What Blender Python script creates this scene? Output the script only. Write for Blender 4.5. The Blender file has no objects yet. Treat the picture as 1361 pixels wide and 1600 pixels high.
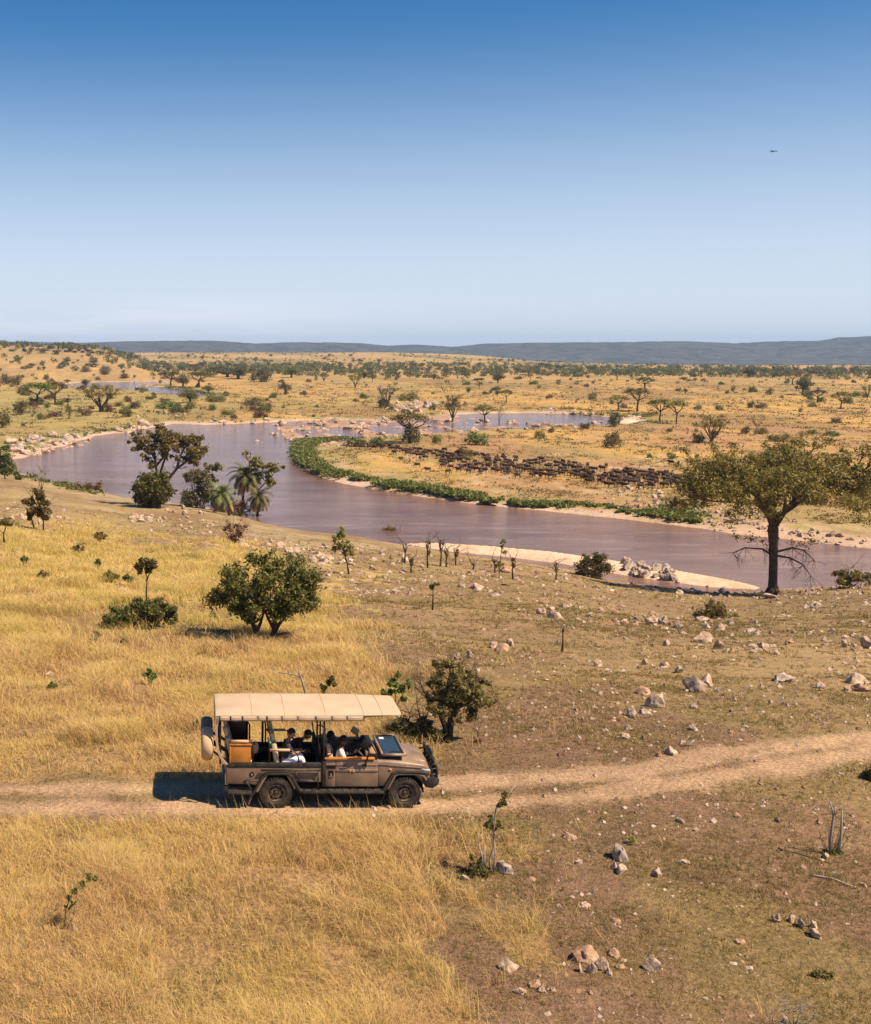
import bpy, bmesh, math, random
import numpy as np
from mathutils import Vector, Matrix
PI = math.pi
R = math.radians
# ------------------------------------------------------------------ camera
SC = bpy.context.scene
COL = SC.collection
CAMZ = 11.25
PITCH = R(7.76)
CX, CY, FP = 300.0, 800.0, 1850.0      # principal point and focal length in photo pixels (1361 x 1600)
cam_d = bpy.data.cameras.new('camera')
cam = bpy.data.objects.new('camera', cam_d)
COL.objects.link(cam)
cam.location = (0, 0, CAMZ)
cam.rotation_euler = (PI / 2 - PITCH, 0, 0)
cam_d.sensor_fit = 'VERTICAL'
cam_d.sensor_height = 24.0
cam_d.lens = FP / 1600.0 * 24.0
cam_d.shift_x = (680.5 - CX) / 1600.0
cam_d.clip_start = 0.5
cam_d.clip_end = 60000
SC.camera = cam
# ------------------------------------------------------------------ light
SUN = Vector((1.53, -0.77, 2.35)).normalized()
w = bpy.data.worlds.new('World')
SC.world = w
w.use_nodes = True
nt = w.node_tree
nt.nodes.clear()
wo = nt.nodes.new('ShaderNodeOutputWorld')
bg = nt.nodes.new('ShaderNodeBackground')
sky = nt.nodes.new('ShaderNodeTexSky')
sky.sky_type = 'NISHITA'
sky.sun_disc = False
sky.sun_elevation = math.asin(SUN.z)
sky.sun_rotation = math.atan2(SUN.x, SUN.y)
sky.altitude = 1500
sky.air_density = 1.0
sky.dust_density = 0.6
sky.ozone_density = 2.2
bg.inputs[1].default_value = 0.064
# thin bands of cirrus low over the left horizon
def N(t, **k):
    n = nt.nodes.new(t)
    for a, b in k.items(): setattr(n, a, b)
    return n
tc = N('ShaderNodeTexCoord')
mp = N('ShaderNodeMapping'); mp.inputs['Scale'].default_value = (2.2, 2.2, 26)
nt.links.new(tc.outputs['Generated'], mp.inputs[0])
cn = N('ShaderNodeTexNoise'); cn.inputs['Scale'].default_value = 2.0; cn.inputs['Detail'].default_value = 7; cn.inputs['Roughness'].default_value = 0.55
nt.links.new(mp.outputs[0], cn.inputs[0])
sx = N('ShaderNodeSeparateXYZ'); nt.links.new(tc.outputs['Generated'], sx.inputs[0])
def mr(src, a, b, c=0.0, d=1.0):
    m = N('ShaderNodeMapRange'); m.interpolation_type = 'SMOOTHSTEP'
    nt.links.new(src, m.inputs[0])
    for i, v in enumerate((a, b, c, d)): m.inputs[i + 1].default_value = v
    return m.outputs[0]
def mul(a, b):
    m = N('ShaderNodeMath', operation='MULTIPLY')
    for i, v in enumerate((a, b)):
        if isinstance(v, (int, float)): m.inputs[i].default_value = v
        else: nt.links.new(v, m.inputs[i])
    return m.outputs[0]
band = mul(mr(sx.outputs[2], 0.055, 0.020), mr(sx.outputs[0], 0.25, -0.05))
cl = mul(mul(mr(cn.outputs[0], 0.36, 0.66), band), 0.5)
mx = N('ShaderNodeMix', data_type='RGBA')
nt.links.new(cl, mx.inputs[0])
hsv = N('ShaderNodeHueSaturation'); hsv.inputs['Saturation'].default_value = 1.38; hsv.inputs['Value'].default_value = 1.0
nt.links.new(sky.outputs[0], hsv.inputs['Color'])
# pale lavender dust low over the horizon
lo = N('ShaderNodeMix', data_type='RGBA'); nt.links.new(mr(sx.outputs[2], 0.27, -0.02, 0.0, 0.92), lo.inputs[0]); nt.links.new(hsv.outputs[0], lo.inputs[6]); lo.inputs[7].default_value = (6.8, 7.5, 8.8, 1)
nt.links.new(lo.outputs[2], mx.inputs[6]); mx.inputs[7].default_value = (9.6, 9.4, 10.4, 1)
nt.links.new(mx.outputs[2], bg.inputs[0]); nt.links.new(bg.outputs[0], wo.inputs[0])
sd = bpy.data.lights.new('sun', 'SUN'); sd.energy = 5.0; sd.angle = R(0.55); sd.color = (1.0, 0.815, 0.575)
sun = bpy.data.objects.new('sun', sd); COL.objects.link(sun)
sun.rotation_euler = SUN.to_track_quat('Z', 'Y').to_euler()
SC.view_settings.view_transform = 'Standard'
SC.view_settings.look = 'None'
SC.view_settings.exposure = 0.78
SC.view_settings.gamma = 1.0
SC.cycles.max_bounces = 6
SC.cycles.diffuse_bounces = 2
SC.cycles.glossy_bounces = 2
SC.cycles.transmission_bounces = 3
SC.cycles.volume_bounces = 0
SC.cycles.transparent_max_bounces = 8

# ------------------------------------------------------------------ materials
def _nodes(m):
    m.use_nodes = True
    t = m.node_tree; t.nodes.clear()
    o = t.nodes.new('ShaderNodeOutputMaterial')
    p = t.nodes.new('ShaderNodeBsdfPrincipled')
    t.links.new(p.outputs[0], o.inputs[0])
    return t, p, o
def mat(name, col, rough=0.8, var=0.18, scale=6.0, metal=0.0, bump=0.0, bscale=40.0, spec=0.5, coord='Object', dust=None):
    m = bpy.data.materials.new(name)
    t, p, o = _nodes(m)
    c = t.nodes.new('ShaderNodeTexCoord')
    n = t.nodes.new('ShaderNodeTexNoise'); n.inputs['Scale'].default_value = scale; n.inputs['Detail'].default_value = 5
    t.links.new(c.outputs[coord], n.inputs[0])
    r = t.nodes.new('ShaderNodeMix'); r.data_type = 'RGBA'
    mr_ = t.nodes.new('ShaderNodeMapRange'); mr_.inputs[1].default_value = 0.3; mr_.inputs[2].default_value = 0.7
    t.links.new(n.outputs[0], mr_.inputs[0]); t.links.new(mr_.outputs[0], r.inputs[0])
    r.inputs[6].default_value = tuple(x * (1 - var) for x in col) + (1,)
    r.inputs[7].default_value = (tuple(min(1, x * (1 + var)) for x in col) if dust is None else dust) + (1,)
    t.links.new(r.outputs[2], p.inputs['Base Color'])
    p.inputs['Roughness'].default_value = rough; p.inputs['Metallic'].default_value = metal
    p.inputs['Specular IOR Level'].default_value = spec
    if bump:
        b = t.nodes.new('ShaderNodeBump'); b.inputs['Strength'].default_value = bump; b.inputs['Distance'].default_value = 0.02
        n2 = t.nodes.new('ShaderNodeTexNoise'); n2.inputs['Scale'].default_value = bscale; n2.inputs['Detail'].default_value = 4
        t.links.new(c.outputs[coord], n2.inputs[0]); t.links.new(n2.outputs[0], b.inputs['Height']); t.links.new(b.outputs[0], p.inputs['Normal'])
    return m
def leafmat(name, a, b, trans=0.25, rough=0.55, spec=0.3, dry=.75):
    """leaf colour between a and b by the per-leaf attribute 'tone'"""
    m = bpy.data.materials.new(name)
    t, p, o = _nodes(m)
    at = t.nodes.new('ShaderNodeAttribute'); at.attribute_name = 'tone'
    oi = t.nodes.new('ShaderNodeObjectInfo')
    r = t.nodes.new('ShaderNodeMix'); r.data_type = 'RGBA'
    t.links.new(at.outputs['Fac'], r.inputs[0]); r.inputs[6].default_value = a + (1,); r.inputs[7].default_value = b + (1,)
    r0 = r; r = t.nodes.new('ShaderNodeMix'); r.data_type = 'RGBA'      # a few dry, yellowed leaves
    dm = t.nodes.new('ShaderNodeMapRange'); dm.inputs[1].default_value = .86; dm.inputs[2].default_value = .94; dm.inputs[4].default_value = dry
    t.links.new(at.outputs['Fac'], dm.inputs[0]); t.links.new(dm.outputs[0], r.inputs[0]); t.links.new(r0.outputs[2], r.inputs[6]); r.inputs[7].default_value = (0.34, 0.20, 0.075, 1)
    h = t.nodes.new('ShaderNodeHueSaturation')
    m1 = t.nodes.new('ShaderNodeMapRange'); m1.inputs[3].default_value = 0.475; m1.inputs[4].default_value = 0.515
    t.links.new(oi.outputs['Random'], m1.inputs[0]); t.links.new(m1.outputs[0], h.inputs['Hue'])
    m2 = t.nodes.new('ShaderNodeMapRange'); m2.inputs[3].default_value = 0.8; m2.inputs[4].default_value = 1.25
    t.links.new(oi.outputs['Random'], m2.inputs[0]); t.links.new(m2.outputs[0], h.inputs['Value'])
    t.links.new(r.outputs[2], h.inputs['Color'])
    t.links.new(h.outputs[0], p.inputs['Base Color'])
    p.inputs['Roughness'].default_value = rough; p.inputs['Specular IOR Level'].default_value = spec
    tr = t.nodes.new('ShaderNodeBsdfTranslucent'); t.links.new(h.outputs[0], tr.inputs[0])
    ms = t.nodes.new('ShaderNodeMixShader'); ms.inputs[0].default_value = trans
    t.links.new(p.outputs[0], ms.inputs[1]); t.links.new(tr.outputs[0], ms.inputs[2]); t.links.new(ms.outputs[0], o.inputs[0])
    return m

# ------------------------------------------------------------------ helpers
def tag(o, label=None, cat=None, group=None, kind=None):
    if label: o['label'] = label
    if cat: o['category'] = cat
    if group: o['group'] = group
    if kind: o['kind'] = kind
    return o
def mesh_np(name, V, F, mats, midx=None, smooth=False, attrs=None, loops=None):
    """V (n,3); F (m,k) int array of equal-size faces, or (loops, starts, totals)"""
    me = bpy.data.meshes.new(name)
    V = np.asarray(V, dtype=np.float32)
    me.vertices.add(len(V)); me.vertices.foreach_set('co', V.ravel())
    if isinstance(F, tuple): lv, ls, lt = F
    else:
        F = np.asarray(F, dtype=np.int32); k = F.shape[1]
        lv = F.ravel(); ls = np.arange(len(F), dtype=np.int32) * k; lt = np.full(len(F), k, dtype=np.int32)
    me.loops.add(len(lv)); me.loops.foreach_set('vertex_index', np.asarray(lv, dtype=np.int32))
    me.polygons.add(len(ls)); me.polygons.foreach_set('loop_start', ls); me.polygons.foreach_set('loop_total', lt)
    for m in mats: me.materials.append(m)
    if midx is not None: me.polygons.foreach_set('material_index', np.asarray(midx, dtype=np.int32))
    me.polygons.foreach_set('use_smooth', np.full(len(ls), bool(smooth)))
    for an, arr in (attrs or {}).items():
        arr = np.asarray(arr, dtype=np.float32)
        if arr.ndim == 1:
            a = me.attributes.new(an, 'FLOAT', 'POINT'); a.data.foreach_set('value', arr)
        else:
            a = me.attributes.new(an, 'FLOAT_COLOR', 'POINT')
            c = np.ones((len(arr), 4), dtype=np.float32); c[:, :3] = arr; a.data.foreach_set('color', c.ravel())
    me.update(calc_edges=True)
    return me
def link(name, me, parent=None, loc=None):
    o = bpy.data.objects.new(name, me); COL.objects.link(o)
    if parent is not None: o.parent = parent
    if loc is not None: o.location = loc
    return o
def empty(name, loc=(0, 0, 0), rz=0.0):
    o = bpy.data.objects.new(name, None); COL.objects.link(o)
    o.location = loc; o.rotation_euler = (0, 0, rz); o.empty_display_size = 0.3
    return o
class Geo:
    """collects shapes, builds one mesh object"""
    def __init__(s): s.V = []; s.F = []; s.M = []; s.m = 0; s.T = []
    def add(s, V, F, tone=0.5):
        o = len(s.V); s.V += [tuple(v) for v in V]; s.F += [tuple(i + o for i in f) for f in F]; s.M += [s.m] * len(F); s.T += [tone] * len(V)
    def box(s, x0, x1, y0, y1, z0, z1, mtx=None):
        V = [Vector(c) for c in ((x0,y0,z0),(x1,y0,z0),(x1,y1,z0),(x0,y1,z0),(x0,y0,z1),(x1,y0,z1),(x1,y1,z1),(x0,y1,z1))]
        if mtx: V = [mtx @ v for v in V]
        s.add(V, [(0,3,2,1),(4,5,6,7),(0,1,5,4),(1,2,6,5),(2,3,7,6),(3,0,4,7)])
    def tube(s, pts, rad, n=8, cap=True):
        pts = [Vector(p) for p in pts]
        if not isinstance(rad, (list, tuple)): rad = [rad] * len(pts)
        V = []; F = []
        up = None
        for i, p in enumerate(pts):
            d = (pts[min(i + 1, len(pts) - 1)] - pts[max(i - 1, 0)])
            if d.length < 1e-9: d = Vector((0, 0, 1))
            d.normalize()
            if up is None: up = Vector((0, 0, 1)) if abs(d.z) < 0.9 else Vector((1, 0, 0))
            a = d.cross(up)
            if a.length < 1e-4: a = d.cross(Vector((1, 0.3, 0)))
            a.normalize(); b = a.cross(d).normalized(); up = b
            for k in range(n):
                t = 2 * PI * k / n
                V.append(p + (a * math.cos(t) + b * math.sin(t)) * rad[i])
        for i in range(len(pts) - 1):
            for k in range(n):
                k2 = (k + 1) % n
                F.append((i * n + k, i * n + k2, (i + 1) * n + k2, (i + 1) * n + k))
        if cap: F.append(tuple(range(n - 1, -1, -1))); F.append(tuple((len(pts) - 1) * n + k for k in range(n)))
        s.add(V, F)
    def prism(s, poly, y0, y1, mtx=None):
        """poly = list of (x,z), extruded along y"""
        n = len(poly)
        V = [Vector((x, y0, z)) for x, z in poly] + [Vector((x, y1, z)) for x, z in poly]
        if mtx: V = [mtx @ v for v in V]
        F = [tuple(range(n)), tuple(range(2 * n - 1, n - 1, -1))]
        for i in range(n):
            j = (i + 1) % n; F.append((i, i + n, j + n, j))
        s.add(V, F)
    def ell(s, c, r, nu=12, nv=8, mtx=None, fn=None):
        V = []; F = []
        c = Vector(c)
        for j in range(nv + 1):
            ph = PI * j / nv
            for i in range(nu):
                th = 2 * PI * i / nu
                d = Vector((math.sin(ph) * math.cos(th), math.sin(ph) * math.sin(th), math.cos(ph)))
                v = Vector((d.x * r[0], d.y * r[1], d.z * r[2]))
                if fn: v = fn(v, d)
                if mtx: v = mtx @ v
                V.append(c + v)
        for j in range(nv):
            for i in range(nu):
                i2 = (i + 1) % nu
                F.append((j * nu + i, (j + 1) * nu + i, (j + 1) * nu + i2, j * nu + i2))
        s.add(V, F)
    def grid(s, P):
        """P[i][j] points -> sheet"""
        n = len(P); m_ = len(P[0])
        V = [p for r in P for p in r]
        F = [(i * m_ + j, i * m_ + j + 1, (i + 1) * m_ + j + 1, (i + 1) * m_ + j) for i in range(n - 1) for j in range(m_ - 1)]
        s.add(V, F)
    def mesh(s, name, mats, smooth=False, tone=False):
        me = bpy.data.meshes.new(name)
        me.from_pydata(s.V, [], s.F)
        for m in (mats if isinstance(mats, (list, tuple)) else [mats]): me.materials.append(m)
        me.polygons.foreach_set('material_index', s.M)
        me.polygons.foreach_set('use_smooth', [smooth] * len(s.F))
        if tone:
            a = me.attributes.new('tone', 'FLOAT', 'POINT'); a.data.foreach_set('value', np.asarray(s.T, dtype=np.float32))
        me.update()
        return me
    def obj(s, name, mats, parent=None, smooth=False, bevel=0.0, recalc=True, auto=None):
        me = s.mesh(name, mats, smooth)
        if recalc or bevel:
            bm = bmesh.new(); bm.from_mesh(me)
            bmesh.ops.remove_doubles(bm, verts=bm.verts, dist=1e-5)
            if bevel:
                es = [e for e in bm.edges if len(e.link_faces) == 2 and e.calc_face_angle(0) > 0.6]
                bmesh.ops.bevel(bm, geom=es, offset=bevel, segments=2, affect='EDGES', profile=0.5, clamp_overlap=True)
            bmesh.ops.recalc_face_normals(bm, faces=bm.faces)
            bm.to_mesh(me); bm.free()
        if bevel or auto:
            me.polygons.foreach_set('use_smooth', [True] * len(me.polygons))
            me.set_sharp_from_angle(angle=R(auto or 40))
        return link(name, me, parent)

# ------------------------------------------------------------------ value noise
def _h(ix, iy, s):
    n = (ix.astype(np.int64) * 374761393 + iy.astype(np.int64) * 668265263 + s * 1442695041) & 0xffffffff
    n = ((n ^ (n >> 13)) * 1274126177) & 0xffffffff
    n = (n ^ (n >> 16)) & 0xffffff
    return n / float(0xffffff)
def vnoise(x, y, s=0):
    x = np.asarray(x, float); y = np.asarray(y, float)
    ix = np.floor(x); iy = np.floor(y); fx = x - ix; fy = y - iy
    fx = fx * fx * (3 - 2 * fx); fy = fy * fy * (3 - 2 * fy)
    a = _h(ix, iy, s); b = _h(ix + 1, iy, s); c = _h(ix, iy + 1, s); d = _h(ix + 1, iy + 1, s)
    return (a * (1 - fx) + b * fx) * (1 - fy) + (c * (1 - fx) + d * fx) * fy
def fbm(x, y, s=0, o=4, g=0.5):
    t = 0; a = 1; n = 0
    for i in range(o):
        t = t + a * vnoise(x * 2 ** i + 17.3 * i, y * 2 ** i - 9.1 * i, s + i); n += a; a *= g
    return t / n          # 0..1
def sstep(a, b, x):
    t = np.clip((x - a) / (b - a), 0, 1); return t * t * (3 - 2 * t)
# ------------------------------------------------------------------ the lie of the land
cp_, sp_ = math.cos(PITCH), math.sin(PITCH)
ZW = -18.75                     # level of the river
def ray(px, py):
    a = (np.asarray(px, float) - CX) / FP; b = (CY - np.asarray(py, float)) / FP
    return a, cp_ + b * sp_, -sp_ + b * cp_
def on_level(px, py, z=ZW):
    dx, dy, dz = ray(px, py); t = (z - CAMZ) / dz
    return dx * t, dy * t
def proj(X, Y, Z):
    dn = (CAMZ - Z) * cp_ - Y * sp_; dp = np.maximum(Y * cp_ + (CAMZ - Z) * sp_, 1e-3)
    return CX + FP * X / dp, CY + FP * dn / dp
NEAR = [(-500,735),(-150,735),(20,738),(50,745),(85,754),(130,763),(190,776),(240,781),(320,793),(380,808),(410,818),(480,830),(560,838),(630,852),(700,864),(760,873),(820,880),(880,890),(960,908),(1040,918),(1110,925),(1170,927),(1210,922),(1290,917),(1361,913),(1600,905),(2100,900)]
FAR = [(2100,868),(1600,862),(1361,857),(1300,850),(1230,843),(1150,835),(1100,827),(1030,818),(960,810),(900,803),(830,796),(760,790),(700,781),(620,770),(560,760),(510,748),(480,735),(468,720),(470,703),(500,694),(545,688),(600,683),(640,680),(700,676),(780,673),(860,669),(930,667),(985,664),
       (992,658),(960,653),(930,650),(880,647),(830,645),(740,646),(690,650),(640,655),(590,658),(520,656),(460,659),(400,661),(330,664),(270,662),(235,668),(200,676),(150,681),(120,690),(70,706),(30,716),(-60,722),(-500,722)]
nx, ny = on_level(*np.array(NEAR, float).T)
NU = nx / ny
o_ = np.argsort(NU); NU = NU[o_]; NY = ny[o_]
RIV = np.stack(on_level(*np.array(NEAR + FAR, float).T), 1)
RIV2 = np.stack(on_level(*np.array([(104,600),(125,597.5),(200,596.5),(255,596),(262,599),(222,601),(235,604),(262,606),(300,611),(338,618),(330,621),(290,620),(262,616),(225,611),(180,608.5),(140,607),(108,605)], float).T), 1)
BAR = np.stack(on_level(*np.array([(628,849),(660,850),(760,856),(870,866),(960,879),(1040,891),(1130,907),(1188,918),(1180,921),(1110,917),(1040,908),(960,896),(880,881),(800,871),(700,861)], float).T), 1)
BAR2 = np.stack(on_level(*np.array([(982,653),(1003,650),(1000,656),(985,662),(960,661)], float).T), 1)
def inside(P, x, y):
    r = np.zeros(x.shape, bool); n = len(P)
    for i in range(n):
        x0, y0 = P[i]; x1, y1 = P[(i + 1) % n]
        if y0 == y1: continue
        c = ((y0 > y) != (y1 > y)) & (x < (x1 - x0) * (y - y0) / (y1 - y0) + x0)
        r ^= c
    return r
def sdist(P, x, y, cap=200.0):
    """distance to outline, negative inside"""
    d = np.full(x.shape, cap, float); n = len(P)
    for i in range(n):
        ax, ay = P[i]; bx, by = P[(i + 1) % n]
        vx, vy = bx - ax, by - ay; L = vx * vx + vy * vy
        t = np.clip(((x - ax) * vx + (y - ay) * vy) / L, 0, 1)
        d = np.minimum(d, np.hypot(x - ax - vx * t, y - ay - vy * t))
    return np.where(inside(P, x, y), -d, d)
def landinfo(X, Y):
    X = np.asarray(X, float); Y = np.asarray(Y, float)
    u = X / np.maximum(Y, 1.0)
    yr = np.interp(u, NU, NY)
    near = Y < yr
    zn = np.full(X.shape, 300.0)
    m = (~near) & (Y < 900) & (np.abs(u) < 1.3)
    wob = (fbm(X / 9, Y / 9, 5, 3) - 0.5) * 5.0
    d = np.full(X.shape, 200.0)
    if m.any(): d[m] = sdist(RIV, X[m], Y[m]) + wob[m] * np.clip(Y[m] / 400, .25, 1)
    m2 = (Y > 600) & (Y < 1600) & (np.abs(u) < 0.4)
    if m2.any(): d[m2] = np.minimum(d[m2], sdist(RIV2, X[m2], Y[m2]))
    return u, yr, near, d
def height(X, Y, info=None):
    X = np.asarray(X, float); Y = np.asarray(Y, float)
    u, yr, near, d = info or landinfo(X, Y)
    # near hillside falling to the river
    t = np.clip((Y - 30) / (yr - 30), 0, 1)
    g = np.where(t < 0.12, t * t / 0.24 * 0.94, (t - 0.06) * 0.94 / 0.94)
    g = g / 0.94
    zn = ZW * np.clip(g, 0, 1)
    a = np.clip(Y / 60, 0.25, 1.5)
    zn = zn + (fbm(X / 7, Y / 7, 11, 4) - 0.5) * 0.55 * a * sstep(0, 0.04, t) * (1 - sstep(0.9, 1, t)) + (fbm(X / 30, Y / 30, 31, 2) - 0.5) * 1.2 * a * sstep(0.05, 0.4, t) * (1 - sstep(0.8, 1, t))
    zn = zn + (fbm(X / 1.3, Y / 1.3, 21, 3) - 0.5) * 0.10 * (1 - track_mask(X, Y) * .6) * sstep(17, 19, Y)
    # beyond the near water's edge
    bump = (fbm(X / 14, Y / 14, 41, 4) - 0.45)
    land = ZW + np.minimum(np.maximum(d, 0) * 0.16, 1.0) + sstep(5, 40, d) * bump * 1.2 + sstep(20, 120, d) * 0.6
    u_ = X / np.maximum(Y, 1)
    pxu = CX + FP * u_ / cp_
    # left hill with the camp on it
    taper = 1 - sstep(120, 262, pxu + (fbm(X / 60, Y / 60, 3, 2) - .5) * 20)
    hill = sstep(1080, 1560, Y) * (1 - sstep(1900, 2600, Y)) * taper * (29.5 + (fbm(X / 90, Y / 90, 61, 3) - .5) * 5)
    lft = (1 - sstep(-100, 110, pxu)) * sstep(300, 900, Y) * 6
    # the plain rises gently toward the left and middle distance
    tl = 1 - sstep(560, 1150, pxu)
    rise = sstep(1200, 3200, Y) * (20.5 * tl + 2.0) + sstep(2300, 3000, Y) * np.exp(-((pxu - 790) / 130.0) ** 2) * 13.0 - sstep(2250, 3100, Y) * (1 - tl) * 60 - sstep(3300, 4300, Y) * 60 * tl
    und = (fbm(X / 220, Y / 220, 71, 3) - .5) * 3.0 * sstep(500, 1500, Y)
    dd = sstep(10, 150, d)
    land = land + (hill + lft + rise + und) * dd
    wat = ZW - np.minimum(-np.minimum(d, 0) * 0.22, 1.6)
    # gravelly shallows where the rapids run
    pxr, pyr = proj(X, Y, np.full(X.shape, ZW))
    rap = sstep(330, 520, pxr) * (1 - sstep(940, 1000, pxr)) * (1 - .8 * sstep(700, 780, pxr) * (1 - sstep(658, 666, pyr))) * (1 - sstep(692, 712, pyr)) * sstep(300, 340, Y)
    gr = fbm(X / 7.0, Y / 22.0, 91, 3)
    wat = np.where(rap > 0, np.maximum(wat, ZW - 0.9 + rap * sstep(0.42, 0.66, gr) * 1.6), wat)
    zf = np.where(d > 0, land, wat)
    mb = (Y > 100) & (Y < 260) & ~near
    if mb.any():
        db = sdist(BAR, X[mb], Y[mb]); zf[mb] = np.maximum(zf[mb], ZW - 0.1 + np.clip(-db * 0.35 + .12, -1, 0.75))
    mb = (Y > 400) & (Y < 760) & ~near
    if mb.any():
        db = sdist(BAR2, X[mb], Y[mb]); zf[mb] = np.maximum(zf[mb], ZW + np.clip(-db * 0.3, -1, 0.5))
    return np.where(near, zn, zf)
# the track the vehicle drives on: centre lines of its two ruts, world coordinates (on the level ground)
RUT_A = np.stack(on_level(*np.array([(-600,1236),(0,1233),(340,1232),(600,1229),(750,1222),(900,1214),(1050,1196),(1205,1166),(1361,1148),(1600,1122),(2100,1065)], float).T, 0.0), 1)
RUT_B = np.stack(on_level(*np.array([(-600,1263),(0,1262),(340,1262),(600,1262),(750,1258),(900,1246),(1050,1226),(1205,1198),(1361,1170),(1600,1138),(2100,1080)], float).T, 0.0), 1)
def ldist(P, x, y):
    d = np.full(np.shape(x), 50.0)
    for i in range(len(P) - 1):
        ax, ay = P[i]; vx, vy = P[i + 1][0] - ax, P[i + 1][1] - ay
        t = np.clip(((x - ax) * vx + (y - ay) * vy) / (vx * vx + vy * vy), 0, 1)
        d = np.minimum(d, np.hypot(x - ax - vx * t, y - ay - vy * t))
    return d
def track_mask(X, Y):
    X = np.asarray(X, float); Y = np.asarray(Y, float)
    r = np.zeros(X.shape); m = (Y > 20) & (Y < 60)
    if m.any():
        x, y = X[m], Y[m]; wob = (fbm(x / 1.5, y / 1.5, 77, 3) - .5) * .7
        wide = sstep(6, 12, x) * .12
        d = np.minimum(ldist(RUT_A, x, y) - wide, ldist(RUT_B, x, y) - wide) + wob
        r[m] = 1 - sstep(0.05, 0.85, d)
    return r
def hit(px, py):
    """where a line of sight meets the land"""
    dx, dy, dz = ray(px, py)
    Y = np.concatenate([np.geomspace(15, 400, 1400), np.geomspace(400.5, 6000, 1600)])
    t = Y / dy; X = dx * t; Z = CAMZ + dz * t
    H = height(X, Y)
    k = np.argmax(Z <= H)
    if not (Z <= H).any(): k = len(Y) - 1
    if k == 0: return Vector((X[0], Y[0], H[0]))
    a = (Z - H)[k - 1]; b = (Z - H)[k]; f = a / (a - b + 1e-9)
    y = Y[k - 1] + (Y[k] - Y[k - 1]) * f; x = dx * y / dy
    return Vector((float(x), float(y), float(height(np.array([x]), np.array([y]))[0])))
def ground(x, y): return float(height(np.array([x], float), np.array([y], float))[0])
def mpp(p):    # metres per photo pixel at a point
    return (p.y * cp_ + (CAMZ - p.z) * sp_) / FP

# zones traced on the near ground (photo pixels)
TALL = [np.array([(-900,1276),(300,1277),(600,1275),(680,1285),(735,1300),(720,1350),(690,1400),(700,1450),(660,1500),(700,1560),(740,1650),(760,2600),(-900,2600)], float),
        np.array([(-900,1219),(200,1219),(330,1215),(560,1195),(612,1130),(606,1060),(560,1020),(540,960),(505,905),(430,870),(380,850),(300,856),(180,836),(90,826),(0,816),(-900,800)], float)]
CLUMPS = [(805,1470,70,62),(860,1500,26,16),(700,1235,30,10),(655,1050,34,18),(600,985,30,14),(560,900,34,16),(140,820,40,10),(770,1330,60,40),(640,1510,60,60),(760,1400,40,24),(610,1180,60,30)]
def tall_mask(X, Y, Z):
    px, py = proj(X, Y, Z)
    px = px + (fbm(X / 2.0, Y / 2.0, 5, 4, .65) - .5) * 210; py = py + (fbm(X / 2.5, Y / 2.5, 8, 3) - .5) * 46
    m = np.zeros(np.shape(X), bool)
    ok = Y < 240
    for P in TALL: m |= inside(P, px, py) & ok
    for cx, cy, rx, ry in CLUMPS: m |= ((px - cx) / rx) ** 2 + ((py - cy) / ry) ** 2 < .55
    return m & (track_mask(X, Y) < 0.35)
def mixc(a, b, t): return a * (1 - t[:, None]) + np.asarray(b, float)[None, :] * t[:, None]

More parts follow.
